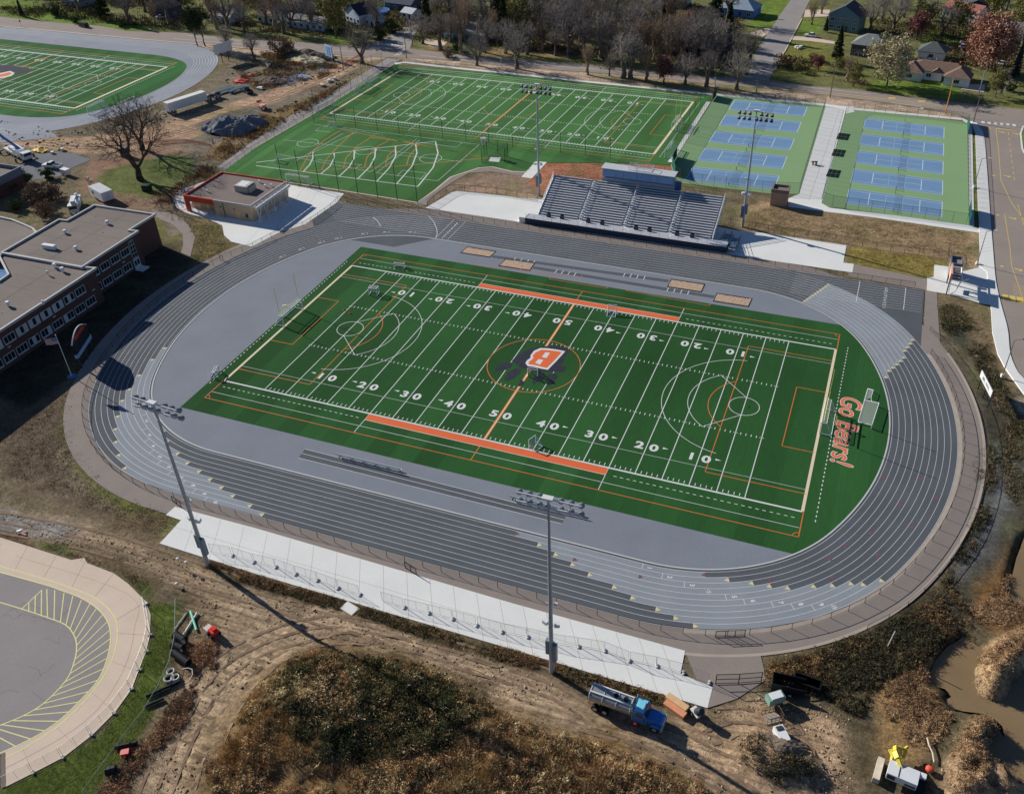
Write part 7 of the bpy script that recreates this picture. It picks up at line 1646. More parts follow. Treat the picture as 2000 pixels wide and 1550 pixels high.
# ================================================================== vehicles
tyre = M('tyre', (.012, .012, .012), .85, .1); rim = M('wheel_rim', obs(170,172,174), .4, .05, metal=.5); red_l = M('tail_red', (.35, .02, .02), .3, 0); lampg = M('headlamp', (.75, .76, .72), .2, 0)
def paint(n, c, r=.3): return M('paint_'+n, obs(*c), r, .03, .6, spec=.5)
def wheels(t, xs, y, r, w=.26, dual=False):
    for x in xs:
        for s in (-1, 1):
            b = MB(); b.wheel((x, s*y, r), r, w*(2 if dual and x != xs[-1] else 1)); wl = part('wheel', b, tyre, t); b = MB(); b.wheel((x, s*(y+w*(1 if dual and x != xs[-1] else .5)), r), r*.58, .04); part('rim', b, rim, wl)
def car(label, px, rz, col, kind='sedan', L=4.6, W=1.82, H=1.5, group=None):
    t = thing('parked_car' if kind != 'pickup' else 'pickup_truck', label, 'car' if kind != 'pickup' else 'pickup', (*G(*px), .02), rz, group)
    h = L/2
    if kind == 'sedan': body = [(-h, .35), (h, .35), (h, .72), (h*.55, .90), (-h*.62, .95), (-h, .86)]; cab = [(-h*.66, .93), (h*.42, .90), (h*.12, H), (-h*.40, H)]
    elif kind == 'suv': body = [(-h, .4), (h, .4), (h, .92), (h*.55, 1.06), (-h, 1.08)]; cab = [(-h*.97, 1.06), (h*.46, 1.05), (h*.2, H), (-h*.86, H)]
    else: body = [(-h, .5), (h, .5), (h, 1.05), (h*.42, 1.15), (-h*.15, 1.15), (-h*.15, .72), (-h*.96, .72), (-h, .72)]; cab = [(-h*.15, 1.13), (h*.44, 1.13), (h*.24, H), (-h*.08, H)]
    b = MB(); b.side(body, W)
    if kind == 'pickup':
        for s in (-1, 1): b.box((-h*.57, s*(W/2-.06), .95), (h*.84, .10, .48))
        b.box((-h+.06, 0, .95), (.10, W-.22, .48))
    part('body', b, col, t)
    b = MB(); n = len(cab); wi = W*.42; V = [(p[0], -W/2*.97 if p[1] < H-.1 else -wi, p[1]) for p in cab]+[(p[0], W/2*.97 if p[1] < H-.1 else wi, p[1]) for p in cab]
    b.add(V, [tuple(range(n)), tuple(range(2*n-1, n-1, -1))]+[(i, n+i, n+(i+1) % n, (i+1) % n) for i in range(n)]); part('cabin_glass', b, glass, t)
    b = MB(); c2, c3 = cab[2], cab[3]; b.box(((c2[0]+c3[0])/2, 0, H+.02), (abs(c2[0]-c3[0])*1.04, wi*2.04, .06)); part('roof', b, col, t)
    for s in (-1, 1):
        b = MB(); b.box((h+.005, s*W*.36, .68 if kind == 'sedan' else .82), (.05, .38, .16)); part('headlight', b, lampg, t)
        b = MB(); b.box((-h-.005, s*W*.40, .74 if kind == 'sedan' else .9), (.05, .22, .18)); part('tail_light', b, red_l, t)
    wheels(t, (-h*.6, h*.62), W/2-.10, .34 if kind == 'sedan' else .39, .24); return t
car('black sport utility vehicle driving on the main road at upper left', (164,53), PI-.18, paint('black', (28,32,38)), 'suv', 4.9, 1.95, 1.75)
car('blue car parked in a driveway across the main road at upper left', (333,40), -.2, paint('blue', (34,56,104)), 'sedan')
car('pale car beside the shed across the main road at upper left', (316,36), .6, paint('grey', (170,178,180)), 'sedan')
car('white car in the corner lawn driveway', (1583,72), PI-.06, paint('white', (214,226,236)), 'sedan')
car('white car parked at the shaded house at the right edge', (1956,127), PI/2-.3, paint('white', (214,226,236)), 'sedan'); car('pale blue car by the small white garage', (1880,94), PI/2, paint('paleblue', (176,194,226)), 'suv', 4.6, 1.9, 1.7)
car('white pickup with an open bed on the site asphalt', (104,328), PI+.12, paint('cream', (206,216,214)), 'pickup', 5.9, 2.0, 1.85)
car('dark pickup parked among the pipe trailers by the haul road', (483,181), PI-.5, paint('darkteal', (34,48,58)), 'pickup', 5.8, 2.0, 1.85)
# semi trailer and flatbed tractor
x, y = G(366,212); P, Q = G(334,221), G(402,199); a = math.atan2(Q[1]-P[1], Q[0]-P[0])
t = thing('semi_trailer', 'cream semi trailer parked along the haul road below the upper left track', 'trailer', (x, y, 0), a); b = MB(); b.b2(-7.4, 7.4, -1.3, 1.3, 1.15, 3.9); part('box', b, M('trailer_cream', obs(226,220,202), .5, .05, .4), t); b = MB(); b.b2(-7.2, 7.2, -.5, .5, .85, 1.14); part('chassis', b, dgrey, t); wheels(t, (-6.4, -5.2), 1.05, .5, .3)
b = MB()
for s in (-1, 1): b.box((5.2, s*.8, .55), (.14, .14, 1.1))
part('landing_leg', b, steel, t)
x, y = G(415,194); t = thing('flatbed_trailer', 'low flatbed trailer with a loose load at the end of the cream semi trailer', 'trailer', (x, y, 0), a); b = MB(); b.b2(-3.2, 3.2, -1.25, 1.25, .95, 1.15); part('deck', b, M('deck_grey', obs(150,150,146), .7, .1), t); wheels(t, (-2.4, -1.2, 1.2, 2.4), 1.05, .46, .28)
for k in range(6): b = MB(); b.box((-2.5+k*1.0, random.uniform(-.5, .5), 1.55), (.8, 1.4, .8), random.random()); part('load', b, M('load_%d' % (k % 3), obs(*[(120,116,110), (150,140,120), (70,72,76)][k % 3]), .8, .2, 1.5), t)
for k, (px, lab) in enumerate((((437,180), 'blue grey steel pipe rack by the haul road, left one'), ((462,178), 'blue grey steel pipe rack by the haul road, right one'))):
    x, y = G(*px); t = thing('pipe_rack', lab, 'pipe rack', (x, y, 0), a+.1*k, 'steel pipe racks on the building site'); b = MB()
    for j in (-.7, 0, .7): b.tube((-3.4, j, .7), (3.4, j, .7), .22, None, 7)
    part('pipes', b, M('rack_blue', obs(140,162,172), .5, .08, metal=.3), t); b = MB()
    for xx in (-2.4, 2.4): b.b2(xx-.12, xx+.12, -1.1, 1.1, 0, .48)
    part('rack_frame', b, dgrey, t)
# crane
x, y = G(40,307); t = thing('crane_truck', 'white mobile crane truck with raised blue boom at the left edge', 'crane', (x, y, 0), math.radians(-20)); cw_ = paint('cranewhite', (222,226,232)); b = MB(); b.b2(-7.5, 6.2, -1.35, 1.35, .95, 1.6); part('chassis', b, cw_, t); wheels(t, (-6, -4.6, -2.6, -1.2, 4.6), 1.12, .6, .4)
b = MB(); b.b2(4.3, 6.4, -1.3, 1.3, 1.61, 2.9); cb_ = part('cab', b, cw_, t); b = MB(); b.b2(6.41, 6.44, -1.1, 1.1, 1.95, 2.75); b.b2(4.6, 6.1, -1.33, -1.305, 1.95, 2.75); part('windscreen', b, glass, cb_)
b = MB(); b.b2(-3.6, 2.2, -1.2, 1.2, 1.62, 2.9); b.b2(.6, 2.4, -1.9, -1.21, 1.7, 3.3); part('superstructure', b, cw_, t); b = MB(); b.tube((1.2, .3, 2.6), (-8, -2.0, 7.0), .55, .45, 4); b.tube((-6, -1.4, 6.1), (-14, -3.6, 10.0), .4, .32, 4); part('boom', b, M('boom_blue', obs(110,136,190), .45, .05), t)
b = MB()
for xx in (-7, 3.2):
    for s in (-1, 1): b.b2(xx-.2, xx+.2, s*1.3, s*2.8, .9, 1.2); b.b2(xx-.3, xx+.3, s*2.5, s*2.9, 0, .9)
part('outrigger', b, dgrey, t)
x, y = G(150,408); t = thing('boom_truck', 'white utility truck with folded boom behind the school roof corner', 'truck', (x, y, 0), a_(-52)); b = MB(); b.b2(-4.2, 2.2, -1.25, 1.25, .8, 2.2); part('body', b, cw_, t); b = MB(); b.b2(2.3, 4.2, -1.2, 1.2, .7, 2.7); c_ = part('cab', b, cw_, t); b = MB(); b.b2(4.21, 4.24, -1.0, 1.0, 1.7, 2.5); part('windscreen', b, glass, c_); wheels(t, (-2.8, 3.0), 1.1, .5, .35)
b = MB(); b.tube((-3.4, .2, 2.3), (3.2, .3, 3.2), .28, .22, 6); b.box((3.4, .3, 3.3), (1.2, 1.0, 1.0)); b.tube((-3.4, .2, 2.1), (-3.4, .2, 2.9), .4, .4, 8); part('boom', b, M('boom_pale', obs(196,206,216), .5, .05), t)
x, y = G(202,388); t = thing('site_trailer', 'white enclosed trailer with ribbed roof on the dirt below the old oaks', 'trailer', (x, y, 0), a_(-22)); b = MB(); b.b2(-3.6, 3.6, -1.6, 1.6, .55, 3.1); part('box', b, M('trailer_white', obs(222,224,232), .5, .04), t); b = MB()
for k in range(7): b.b2(-3.3+k*1.0, -2.9+k*1.0, -1.5, 1.5, 3.101, 3.16)
part('roof_rib', b, vent, t); wheels(t, (-.6, .6), 1.5, .4, .25); b = MB(); b.b2(3.61, 3.66, -.5, .5, .6, 2.6); part('door', b, M('door_lilac', obs(196,196,226), .5, .04), t); b = MB(); b.b2(-2.2, -1.2, -1.63, -1.605, 1.5, 2.3); part('window', b, glass, t)
x, y = G(130,342); t = thing('generator', 'small white generator trailer at the end of the site asphalt', 'generator', (x, y, 0), a_(-10)); b = MB(); b.b2(-1.3, 1.3, -.8, .8, .5, 1.9); part('housing', b, vent, t); wheels(t, (-.2, ), .8, .35, .2)
x, y = G(288,372); t = thing('utility_cabinet', 'dark green utility cabinet under the old oaks', 'cabinet', (x, y, 0), .2); b = MB(); b.b2(-1.1, 1.1, -.8, .8, 0, 1.7); part('housing', b, M('cabinet_green', (.012, .04, .03), .5, .06), t); b = MB(); b.b2(-.9, .9, -.84, -.805, .2, 1.5); part('door', b, M('cabinet_door', (.016, .05, .038), .5, .05), t)
x, y = G(245,305); t = thing('portable_toilet', 'dark teal portable cabin beside the old oak trunk', 'cabin', (x, y, 0), .3); b = MB(); b.b2(-.9, .9, -.9, .9, 0, 2.5); part('housing', b, M('cabin_teal', (.02, .06, .075), .5, .06), t); b = MB(); b.b2(-1.0, 1.0, -1.0, 1.0, 2.501, 2.65); part('roof', b, M('cabin_roof', (.1, .16, .18), .6, .05), t)
# blue tank truck in the foreground
P, Q = G(1160,1358), G(1275,1400); ang = math.atan2(Q[1]-P[1], Q[0]-P[0]); x, y = G(1220,1392)
t = thing('tank_truck', 'blue cab water truck with a long grey steel tank on the foreground dirt', 'truck', (x, y, -.08), ang); bl = paint('truckblue', (52,112,178), .28); tank = M('tank_steel', obs(156,158,156), .32, .10, .5, metal=.45, stretch=(1, 1, 1))
b = MB(); n = 20; xs_ = (-4.6, 1.1); V = []
for xx in xs_:
    for k in range(n): th = 2*PI*k/n; V.append((xx, 1.16*math.copysign(abs(math.cos(th))**.75, math.cos(th)), 2.12+.88*math.copysign(abs(math.sin(th))**.8, math.sin(th))))
b.add(V, [(k, (k+1) % n, n+(k+1) % n, n+k) for k in range(n)]+[tuple(range(n-1, -1, -1)), tuple(range(n, 2*n))]); tk = part('tank', b, tank, t, smooth=False)
b = MB()
for yy in (-.62, .62): b.b2(-4.5, 1.0, yy-.08, yy+.08, 2.92, 3.12)
part('top_rail', b, vent, tk)
for xx in (-1.2, .1): b = MB(); b.tube((xx, 0, 2.95), (xx, 0, 3.18), .32, .32, 12); part('hatch', b, blackm, tk)
for xx in (-4.45, -2.7, -.9, .95):
    b = MB()
    for k in range(n): th = 2*PI*k/n; th2 = 2*PI*(k+1)/n; pp = [(xx, 1.2*math.copysign(abs(math.cos(q))**.75, math.cos(q)), 2.12+.92*math.copysign(abs(math.sin(q))**.8, math.sin(q))) for q in (th, th2)]; b.tube(pp[0], pp[1], .045, None, 4, cap=False)
    part('tank_band', b, steel, tk)
b = MB(); b.b2(-4.9, 5.0, -.45, .45, .8, 1.2); part('chassis', b, blackm, t)
b = MB(); b.side([(1.35, 1.0), (3.15, 1.0), (3.15, 1.95), (2.8, 2.78), (1.35, 2.78)], 2.2); cab_ = part('cab', b, bl, t)
b = MB(); b.b2(1.5, 2.7, -.95, .95, 2.781, 2.9); b.b2(1.75, 2.55, -.6, .6, 2.901, 2.98); part('cab_roof', b, M('paint_skyblue', obs(120,190,226), .3, .04), cab_)
b = MB(); b.quad((3.17, -.95, 1.98), (3.17, .95, 1.98), (2.84, .95, 2.70), (2.84, -.95, 2.70)); b.b2(1.65, 2.7, -1.115, -1.102, 1.95, 2.6); b.b2(1.65, 2.7, 1.102, 1.115, 1.95, 2.6); part('cab_window', b, glass, cab_)
b = MB(); b.side([(3.16, .95), (5.1, .85), (5.1, 1.55), (4.9, 1.75), (3.16, 1.92)], 1.7); hood = part('hood', b, bl, t)
for s in (-1, 1): b = MB(); b.side([(3.6, 1.0), (3.9, 1.42), (4.7, 1.42), (5.05, .95)], .42, s*.95); part('fender', b, bl, t)
b = MB(); b.b2(5.101, 5.15, -.7, .7, .9, 1.5); part('grille', b, vent, hood)
for s in (-1, 1): b = MB(); b.box((5.1, s*.98, 1.15), (.12, .3, .25)); part('headlight', b, lampg, t); b = MB(); b.tube((1.25, s*1.05, 1.0), (1.25, s*1.05, 3.3), .07, None, 8); part('exhaust_stack', b, steel, t); b = MB(); b.box((2.95, s*1.4, 2.2), (.08, .25, .5)); part('mirror', b, blackm, t)
b = MB(); b.b2(5.0, 5.25, -1.15, 1.15, .55, .85); part('bumper', b, steel, t)
wheels(t, (-3.6, -2.3, 4.25), .98, .52, .3, dual=True)
# excavator with a bright yellow arm
x, y = G(1758,1526); t = thing('excavator', 'excavator with folded bright yellow arm and white cab body, bottom right', 'excavator', (x, y, -.1), a_(-8)); yl = paint('yellow', (236,190,66), .45)
b = MB(); b.b2(-1.7, 1.7, -.95, 1.0, 1.0, 2.1); hs = part('housing', b, M('housing_white', obs(206,216,232), .45, .05), t); b = MB(); b.b2(-.5, -.38, -.9, .9, 2.101, 2.13); b.b2(-1.6, -.7, -.96, -.955, 1.2, 1.9); b.b2(.4, 1.6, -1.0, -.955, 1.2, 1.5); part('hatch_line', b, dgrey, hs)
for s in (-2.6, 2.2):
    b = MB(); V = [(-.38, -1.5), (.38, -1.5), (.38, 1.6), (-.38, 1.6)]; b.prism([(s+u, v) for u, v in V], .05, .95); part('track', b, blackm if s > 0 else M('track_pale', obs(196,184,166), .7, .15, 1.0), t)
b = MB(); b.b2(1.85, 2.5, .9, 1.6, .96, 1.3); part('counterweight', b, vent, t)
b = MB(); ca_, sa_ = math.cos(-a_(-8)), math.sin(-a_(-8))
def XL(q, z): X, Y = G(*ZZ(1690,1430,12.5,[q])[0], z); X -= x; Y -= y; return (X*ca_-Y*sa_, X*sa_+Y*ca_, z+.1)
for q, z0, r, z1, w_ in (((900,930),1.6,(800,640),2.3,.34), ((800,640),2.3,(740,470),2.2,.44), ((740,470),2.2,(740,350),1.6,.36), ((750,350),1.5,(1000,420),1.3,.26), ((1040,345),1.2,(960,400),1.2,.2), ((840,430),1.2,(870,620),.9,.26), ((990,450),1.1,(930,620),.8,.22), ((620,430),1.3,(670,560),1.1,.30), ((670,560),1.1,(640,700),.7,.26), ((575,440),1.3,(660,425),1.3,.18), ((810,880),1.5,(900,900),1.5,.26), ((970,420),1.25,(1000,470),1.1,.24)): b.tube(XL(q, z0), XL(r, z1), w_, w_*.85, 4)
part('arm', b, yl, t)
x, y = G(1524,1444); t = thing('white_tank', 'small white tank trailer lying on the rutted dirt at lower right', 'tank', (x, y, 0), a_(-55)); b = MB(); b.b2(-1.1, 1.1, -.62, .62, .45, 1.5); part('tank_body', b, vent, t); b = MB(); b.b2(-.9, -.4, -.4, .4, 1.501, 1.62); part('lid', b, dgrey, t); wheels(t, (0,), .62, .32, .2)
x, y = G(1513,1372); t = thing('compressor', 'white topped compressor trailer above the lower right dirt', 'compressor', (x, y, 0), a_(38)); b = MB(); b.b2(-1.2, 1.0, -.6, .6, .55, 1.6); part('housing', b, M('comp_green', obs(120,150,140), .5, .06), t); b = MB(); b.b2(-.8, .8, -.5, .5, 1.601, 1.72); part('lid', b, vent, t); wheels(t, (0,), .66, .33, .2); b = MB(); b.tube((-1.2, 0, .6), (-2.2, 0, .5), .06, None, 6); part('drawbar', b, dgrey, t)
x, y = G(1508,1402); t = thing('wire_crate', 'open dark wire crate between compressor and white tank', 'crate', (x, y, 0), a_(35)); b = MB()
for k in range(5):
    f = -1.1+k*.55
    for s in (-.8, .8): b.tube((f, s, 0), (f, s, 1.3), .035, None, 4)
for z in (.1, .7, 1.3):
    for s in (-.8, .8): b.tube((-1.1, s, z), (1.1, s, z), .035, None, 4)
    for f in (-1.1, 1.1): b.tube((f, -.8, z), (f, .8, z), .035, None, 4)
part('frame', b, M('rust_metal', obs(110,86,70), .8, .15), t); b = MB(); b.b2(-1.0, 1.0, -.7, .7, .02, .1); part('base_board', b, M('board_grey', obs(150,140,124), .9, .15), t)
x, y = G(1540,1345); t = thing('dump_body', 'black steel dump trailer body in the brush below the apron', 'trailer', (x, y, -.1), a_(4)); b = MB(); b.b2(-2.2, 2.0, .9, 1.0, .3, 1.7); b.b2(-2.2, 2.0, -1.0, -.9, .3, 1.7); b.b2(-2.2, -2.1, -.89, .89, .3, 1.7); b.b2(-2.2, 2.0, -.89, .89, .3, .45); part('body', b, M('dump_black', (.014, .014, .017), .5, .2, 1.0), t); wheels(t, (-1.2, .2), 1.1, .4, .25); b = MB(); b.path([(2.0, -.7, .5), (3.6, 0, .5), (2.0, .7, .5)], .08, 6); part('drawbar', b, blackm, t)
x, y = G(1575,1338); t = thing('black_bin', 'low black bin right of the dump trailer in the brush', 'bin', (x, y, -.1), a_(-6)); b = MB(); b.b2(-1.7, 1.7, -.7, .7, 0, 1.2); b.b2(-1.8, 1.8, -.8, .8, 1.05, 1.18); part('bin_body', b, MATS['dump_black'], t); b = MB(); b.b2(-1.6, 1.6, -.6, .6, 1.181, 1.2); part('lid', b, M('lid_navy', (.02, .03, .045), .5, .1), t)
x, y = G(1361,1397); t = thing('cement_mixer', 'small cement mixer with a round drum beside the plywood boxes', 'mixer', (x, y, 0), a_(-40)); b = MB(); b.tube((-.1, 0, .8), (.55, 0, 1.6), .45, .62, 12); b.tube((.55, 0, 1.6), (.75, 0, 1.85), .62, .36, 12); part('drum', b, dgrey, t); b = MB(); b.b2(-.9, .6, -.45, .45, .45, .75); part('frame', b, vent, t); wheels(t, (-.3,), .55, .33, .16)
for k, (px, lab, c) in enumerate((((1322,1376), 'pale plywood sheet box, the rear of the two by the truck', (196,160,120)), ((1318,1387), 'reddish plywood box, the front of the two by the truck', (196,134,100)))):
    x, y = G(*px); t = thing('plywood_box', lab, 'box', (x, y, 0), a_(-22), 'plywood boxes by the water truck'); b = MB(); b.b2(-1.5, 1.5, -.42, .42, .0, .75-.2*k); part('box_sides', b, M('ply_%d' % k, obs(*c), .85, .12, 1.2, fine=.1), t); b = MB(); b.b2(-1.55, 1.55, -.46, .46, .751-.2*k, .79-.2*k); part('lid', b, M('plylid_%d' % k, obs(*c, 1.1), .85, .12, 1.2), t)
# ================================================================== temporary fence along the plaza
tf = thing('fence_panel', '', 'fence panel', group='temporary fence panels on the concrete plaza')
b = MB()
for x in (-1.75, 1.75): b.tube((x, 0, .08), (x, 0, 1.9), .025, None, 5)
b.tube((-1.75, 0, 1.9), (1.75, 0, 1.9), .022, None, 5); b.tube((-1.75, 0, .15), (1.75, 0, .15), .022, None, 5); b.tube((0, 0, .15), (0, 0, 1.9), .018, None, 5); part('frame', b, M('panel_frame', obs(150,152,152), .5, .05, metal=.4), tf)
b = MB(); b.quad((-1.75, 0, .15), (1.75, 0, .15), (1.75, 0, 1.9), (-1.75, 0, 1.9)); part('wire_mesh', b, chain_g, tf)
b = MB(); b.box((1.85, 0, .04), (.12, .75, .06)); part('foot', b, dgrey, tf)
b = MB(); b.ball((1.85, .16, .12), .22, 8, .5); b.ball((1.9, -.2, .11), .2, 8, .5); part('sandbag', b, M('sandbag', obs(196,194,190), .9, .08, 2.0), tf)
TFP = Proto(tf)
line = [(410,1078),(455,1085),(497,1098),(538,1107),(578,1121),(620,1133),(660,1148),(703,1161)]
line2 = [(745,1172),(790,1186),(838,1197),(883,1208),(931,1221),(981,1234),(1029,1243),(1078,1255),(1129,1262),(1180,1270),(1229,1290),(1283,1300),(1332,1313),(1385,1333)]
for nm, L in (('left', line), ('right', line2)):
    P = GL(L); n = len(P)-1
    for i in range(n):
        a, c = P[i], P[i+1]; m = ((a[0]+c[0])/2, (a[1]+c[1])/2, .02)
        TFP.put(m, math.atan2(c[1]-a[1], c[0]-a[0]), f'wire fence panel with white sandbag foot, {ORD[i]} from the left in the {nm} run' if nm == 'left' else f'wire fence panel with white sandbag foot, {ORD[i]} panel of the right run towards the apron')
P = GL([(284,1180),(293,1240),(286,1272),(272,1308),(256,1345),(222,1392),(178,1434),(122,1478),(64,1508),(8,1536)])
for i, (a, c) in enumerate(zip(P, P[1:])):
    L = math.dist(a, c); TFP.put(((a[0]+c[0])/2, (a[1]+c[1])/2, .02), math.atan2(c[1]-a[1], c[0]-a[0])+PI, f'wire fence panel on the bus loop edge, {ORD[i]} one down from the top', 'temporary fence panels round the bus loop', (L/3.7, 1, 1))
fence('lawn_fence', 'low pale wire fence between the green lawn and the stacked pipes', GL([(346,1178),(345,1250),(338,1290),(320,1335),(285,1395),(240,1452),(205,1500),(168,1552)]), 1.2, 4.0, pm=M('fence_pale', obs(160,176,164), .6, .05), mm=Mmesh('chain_pale', (.3, .36, .32), .14), r=.03)
# silt sock
b = MB(); P = GL(smooth([(392,1545),(405,1500),(428,1450),(452,1405),(490,1345),(530,1305),(560,1288),(592,1272)]));
for a, c in zip(P, P[1:]): b.tube((*a, .05), (*c, .05), .22, .22, 6)
tag(part('silt_sock', b, M('sock_black', (.012, .012, .012), .9, .2)), 'long black silt sock curving round the foot of the foreground mound', 'silt sock')
# stored pipes and drainage goods beside the lawn
def pipe(name, lab, px, L, r, rz, col, tiltz=0.0, group='pipes stored beside the lawn', ring=True):
    x, y = G(*px); t = thing(name, lab, 'pipe', (x, y, r), rz, group); n = 14; b = MB(); V = []
    for xx, rr in ((-L/2, r), (L/2, r), (L/2, r*.88), (-L/2, r*.88)):
        for k in range(n): th = 2*PI*k/n; V.append((xx, rr*math.cos(th), rr*math.sin(th)+(xx+L/2)*tiltz))
    b.add(V, [(j*n+k, j*n+(k+1) % n, ((j+1) % 4)*n+(k+1) % n, ((j+1) % 4)*n+k) for j in range(4) for k in range(n)]); part('pipe_wall', b, col, t)
    if ring:
        b = MB(); m = max(2, int(L/.35))
        for i in range(m): xx = -L/2+.1+i*(L-.2)/(m-1); b.tube((xx-.04, 0, (xx+L/2)*tiltz), (xx+.04, 0, (xx+L/2)*tiltz), r*1.07, None, n, cap=False)
        part('pipe_ribs', b, col, t)
pb_, pg, pw = M('pipe_black', (.014, .016, .02), .45, .1), M('pipe_green', obs(120,196,166), .5, .06), M('pipe_white', obs(206,204,192), .6, .08)
def zp(q): return ZZ(290,1150,5.96,[q])[0]
pipe('green_pipe', 'pale green plastic pipe leaning towards the red machine', zp((528,375)), 3.9, .17, math.atan2(*(np.array(G(*zp((490,250))))-np.array(G(*zp((570,500)))))[::-1]), pg, ring=False)
pipe('white_pipe', 'thick white pipe lying left of the green one', zp((480,430)), 4.6, .15, a_(100), pw, ring=False); pipe('white_pipe', 'thin white pipe along the lawn fence', zp((380,370)), 3.0, .08, a_(96), pw, ring=False)
pipe('drain_pipe', 'big black ribbed pipe section, uppermost of the stack by the lawn', zp((375,600)), 1.9, .62, a_(-12), pb_); pipe('drain_pipe', 'black ribbed pipe section just below the uppermost one', zp((350,700)), 1.8, .55, a_(-5), pb_); pipe('drain_pipe', 'long black ribbed pipe with pale rings, lowest of the stack', zp((390,830)), 3.2, .55, a_(-14), pb_)
pipe('drain_pipe', 'long black pipe running down beside the lawn fence below the coils', zp((175,1170)), 4.4, .22, a_(52), pb_, ring=False); pipe('drain_pipe', 'short black pipe end near the rusty weeds', zp((70,1330)), 2.4, .2, a_(50), pb_, ring=False); pipe('drain_pipe', 'black pipe bundle at the lower end of the lawn fence', ZZ(0,1150,K5,[(960,1190)])[0], 2.6, .3, a_(35), pb_); pipe('drain_pipe', 'round black pipe stub at the bottom of the lawn fence', ZZ(0,1150,K5,[(850,1390)])[0], 1.2, .55, a_(40), pb_)
for q, r, lab in (((245,1050), .62, 'biggest white hose coil with dark centre beside the lawn'), ((318,1045), .5, 'smaller white hose coil right of the biggest one'), ((265,975), .48, 'topmost white hose coil beside the lawn')):
    x, y = G(*zp(q)); t = thing('hose_coil', lab, 'hose coil', (x, y, .1), 0, 'white hose coils beside the lawn'); b = MB()
    for k in range(3):
        for i in range(20): th, th2 = 2*PI*i/20, 2*PI*(i+1)/20; b.tube((r*math.cos(th), r*math.sin(th), .1+k*.12), (r*math.cos(th2), r*math.sin(th2), .1+k*.12), .08, None, 5, cap=False)
    part('hose', b, pw, t); b = MB(); b.tube((0, 0, 0), (0, 0, .05), r*.8, None, 14); part('core', b, pb_, t)
x, y = G(*zp((450,1020))); t = thing('loose_hose', 'loose white hose loop arching over the rusty weeds', 'hose', (x, y, .3)); b = MB(); b.path([(-1.1, .5, .2), (-.4, .9, .3), (.3, .9, .3), (.8, .3, .2), (.9, -.5, .1), (.6, -1.1, .1)], .06, 6); part('hose', b, pw, t)
x, y = G(*zp((745,520))); t = thing('red_machine', 'red trench machine with grey rack and dark tyres by the stored pipes', 'machine', (x, y, 0), a_(-20)); b = MB(); b.b2(-.2, 1.0, -.4, .6, .4, 1.1); b.b2(.1, .9, -.1, .5, 1.11, 1.5); part('engine_cover', b, paint('red', (196,50,40)), t); b = MB(); b.b2(-1.3, -.25, -.5, .5, .35, .7)
for k in range(3): b.b2(-1.3, -.25, -.45+k*.35, -.3+k*.35, .71, .85)
part('rack', b, M('rack_pale', obs(190,186,180), .6, .1), t); wheels(t, (.0, .8), .6, .35, .25)
x, y = G(*ZZ(0,1150,K5,[(955,1255)])[0]); t = thing('red_bin', 'small red bin half hidden in rusty weeds by the lawn fence', 'bin', (x, y, 0), .6); b = MB(); b.box((0, 0, .35), (.8, .6, .7), 0, 1.15); part('bin_body', b, MATS['paint_red'], t); b = MB(); b.box((0, 0, .74), (1.0, .75, .07)); part('lid', b, M('lid_red', obs(226,120,110), .5, .05), t)
# bulky bits of the building site
gm = M('gravel_grey', obs(104,108,114), .95, .25, 1.6, fine=.35, bump=.8); sm_ = M('sand_pile', obs(222,190,150), .95, .15, 1.0, fine=.15); dm = M('soil_pile', obs(104,92,80), .95, .2, 1.0, fine=.2)
def pile(lab, px, rx, ry, h, mat, seed, cat='pile'):
    x, y = G(*px); t = thing('gravel_pile' if mat is gm else 'soil_pile', lab, cat, (x, y, -.1)); n = 26; V = []; F = []
    for i in range(n+1):
        for j in range(n+1):
            u, v = -1+2*i/n, -1+2*j/n; q = math.hypot(u, v)+.28*(float(vnoise(u*3+seed, v*3, 1.0))-.5); V.append((u*rx, v*ry, max(0, h*(1-q)**.9 if q < 1 else 0)+(h*.16*float(vnoise(u*7, v*7+seed, 1.0))+h*.10*float(vnoise(u*19, v*19+seed, 1.0)) if q < 1 else -.2)))
    for i in range(n):
        for j in range(n): k = i*(n+1)+j; F.append((k, k+n+1, k+n+2, k+1))
    b = MB(); b.add(V, F); part('heap', b, mat, t)
pile('tall dark blue grey gravel pile below the haul road', (447,252), 9, 6, 4.2, gm, 3); pile('lower dark gravel pile right of the tall one', (490,240), 6, 4.5, 2.8, gm, 9)
pile('pale sand heap above the puddle at upper left', (600,118), 9, 4, 2.0, sm_, 5); pile('dark soil heap behind the pale sand heap', (605,112), 11, 5, 3.0, dm, 7); pile('dark soil heap left of the puddle', (530,160), 6, 4, 1.8, dm, 11)
pile('low earth heap on the rutted dirt at lower right', (1525,1475), 4.5, 3.2, 2.0, dm, 15)
def tarp(lab, px, w, d, seed, c):
    x, y = G(*px); t = thing('tarp', lab, 'tarp', (x, y, 0)); b = MB(); n = 8; V = []
    for i in range(n+1):
        for j in range(n+1): u, v = i/n-.5, j/n-.5; V.append((u*w, v*d, .1+1.1*max(0, .5-math.hypot(u, v))+.35*float(vnoise(u*8+seed, v*8, 1.0))))
    b.add(V, [(i*(n+1)+j, (i+1)*(n+1)+j, (i+1)*(n+1)+j+1, i*(n+1)+j+1) for i in range(n) for j in range(n)]); part('cloth', b, M('tarp_%d' % c[1], obs(*c), .6, .12, 1.0), t)
tarp('larger red tarp heap beside the upper left track bend', (470,159), 4.6, 3.6, 2, (226,60,56)); tarp('smaller red tarp right of the larger one', (490,148), 2.2, 2.0, 5, (222,84,76)); tarp('yellow tarp on the edge of the site asphalt', (78,295), 5, 2.4, 8, (206,170,62))
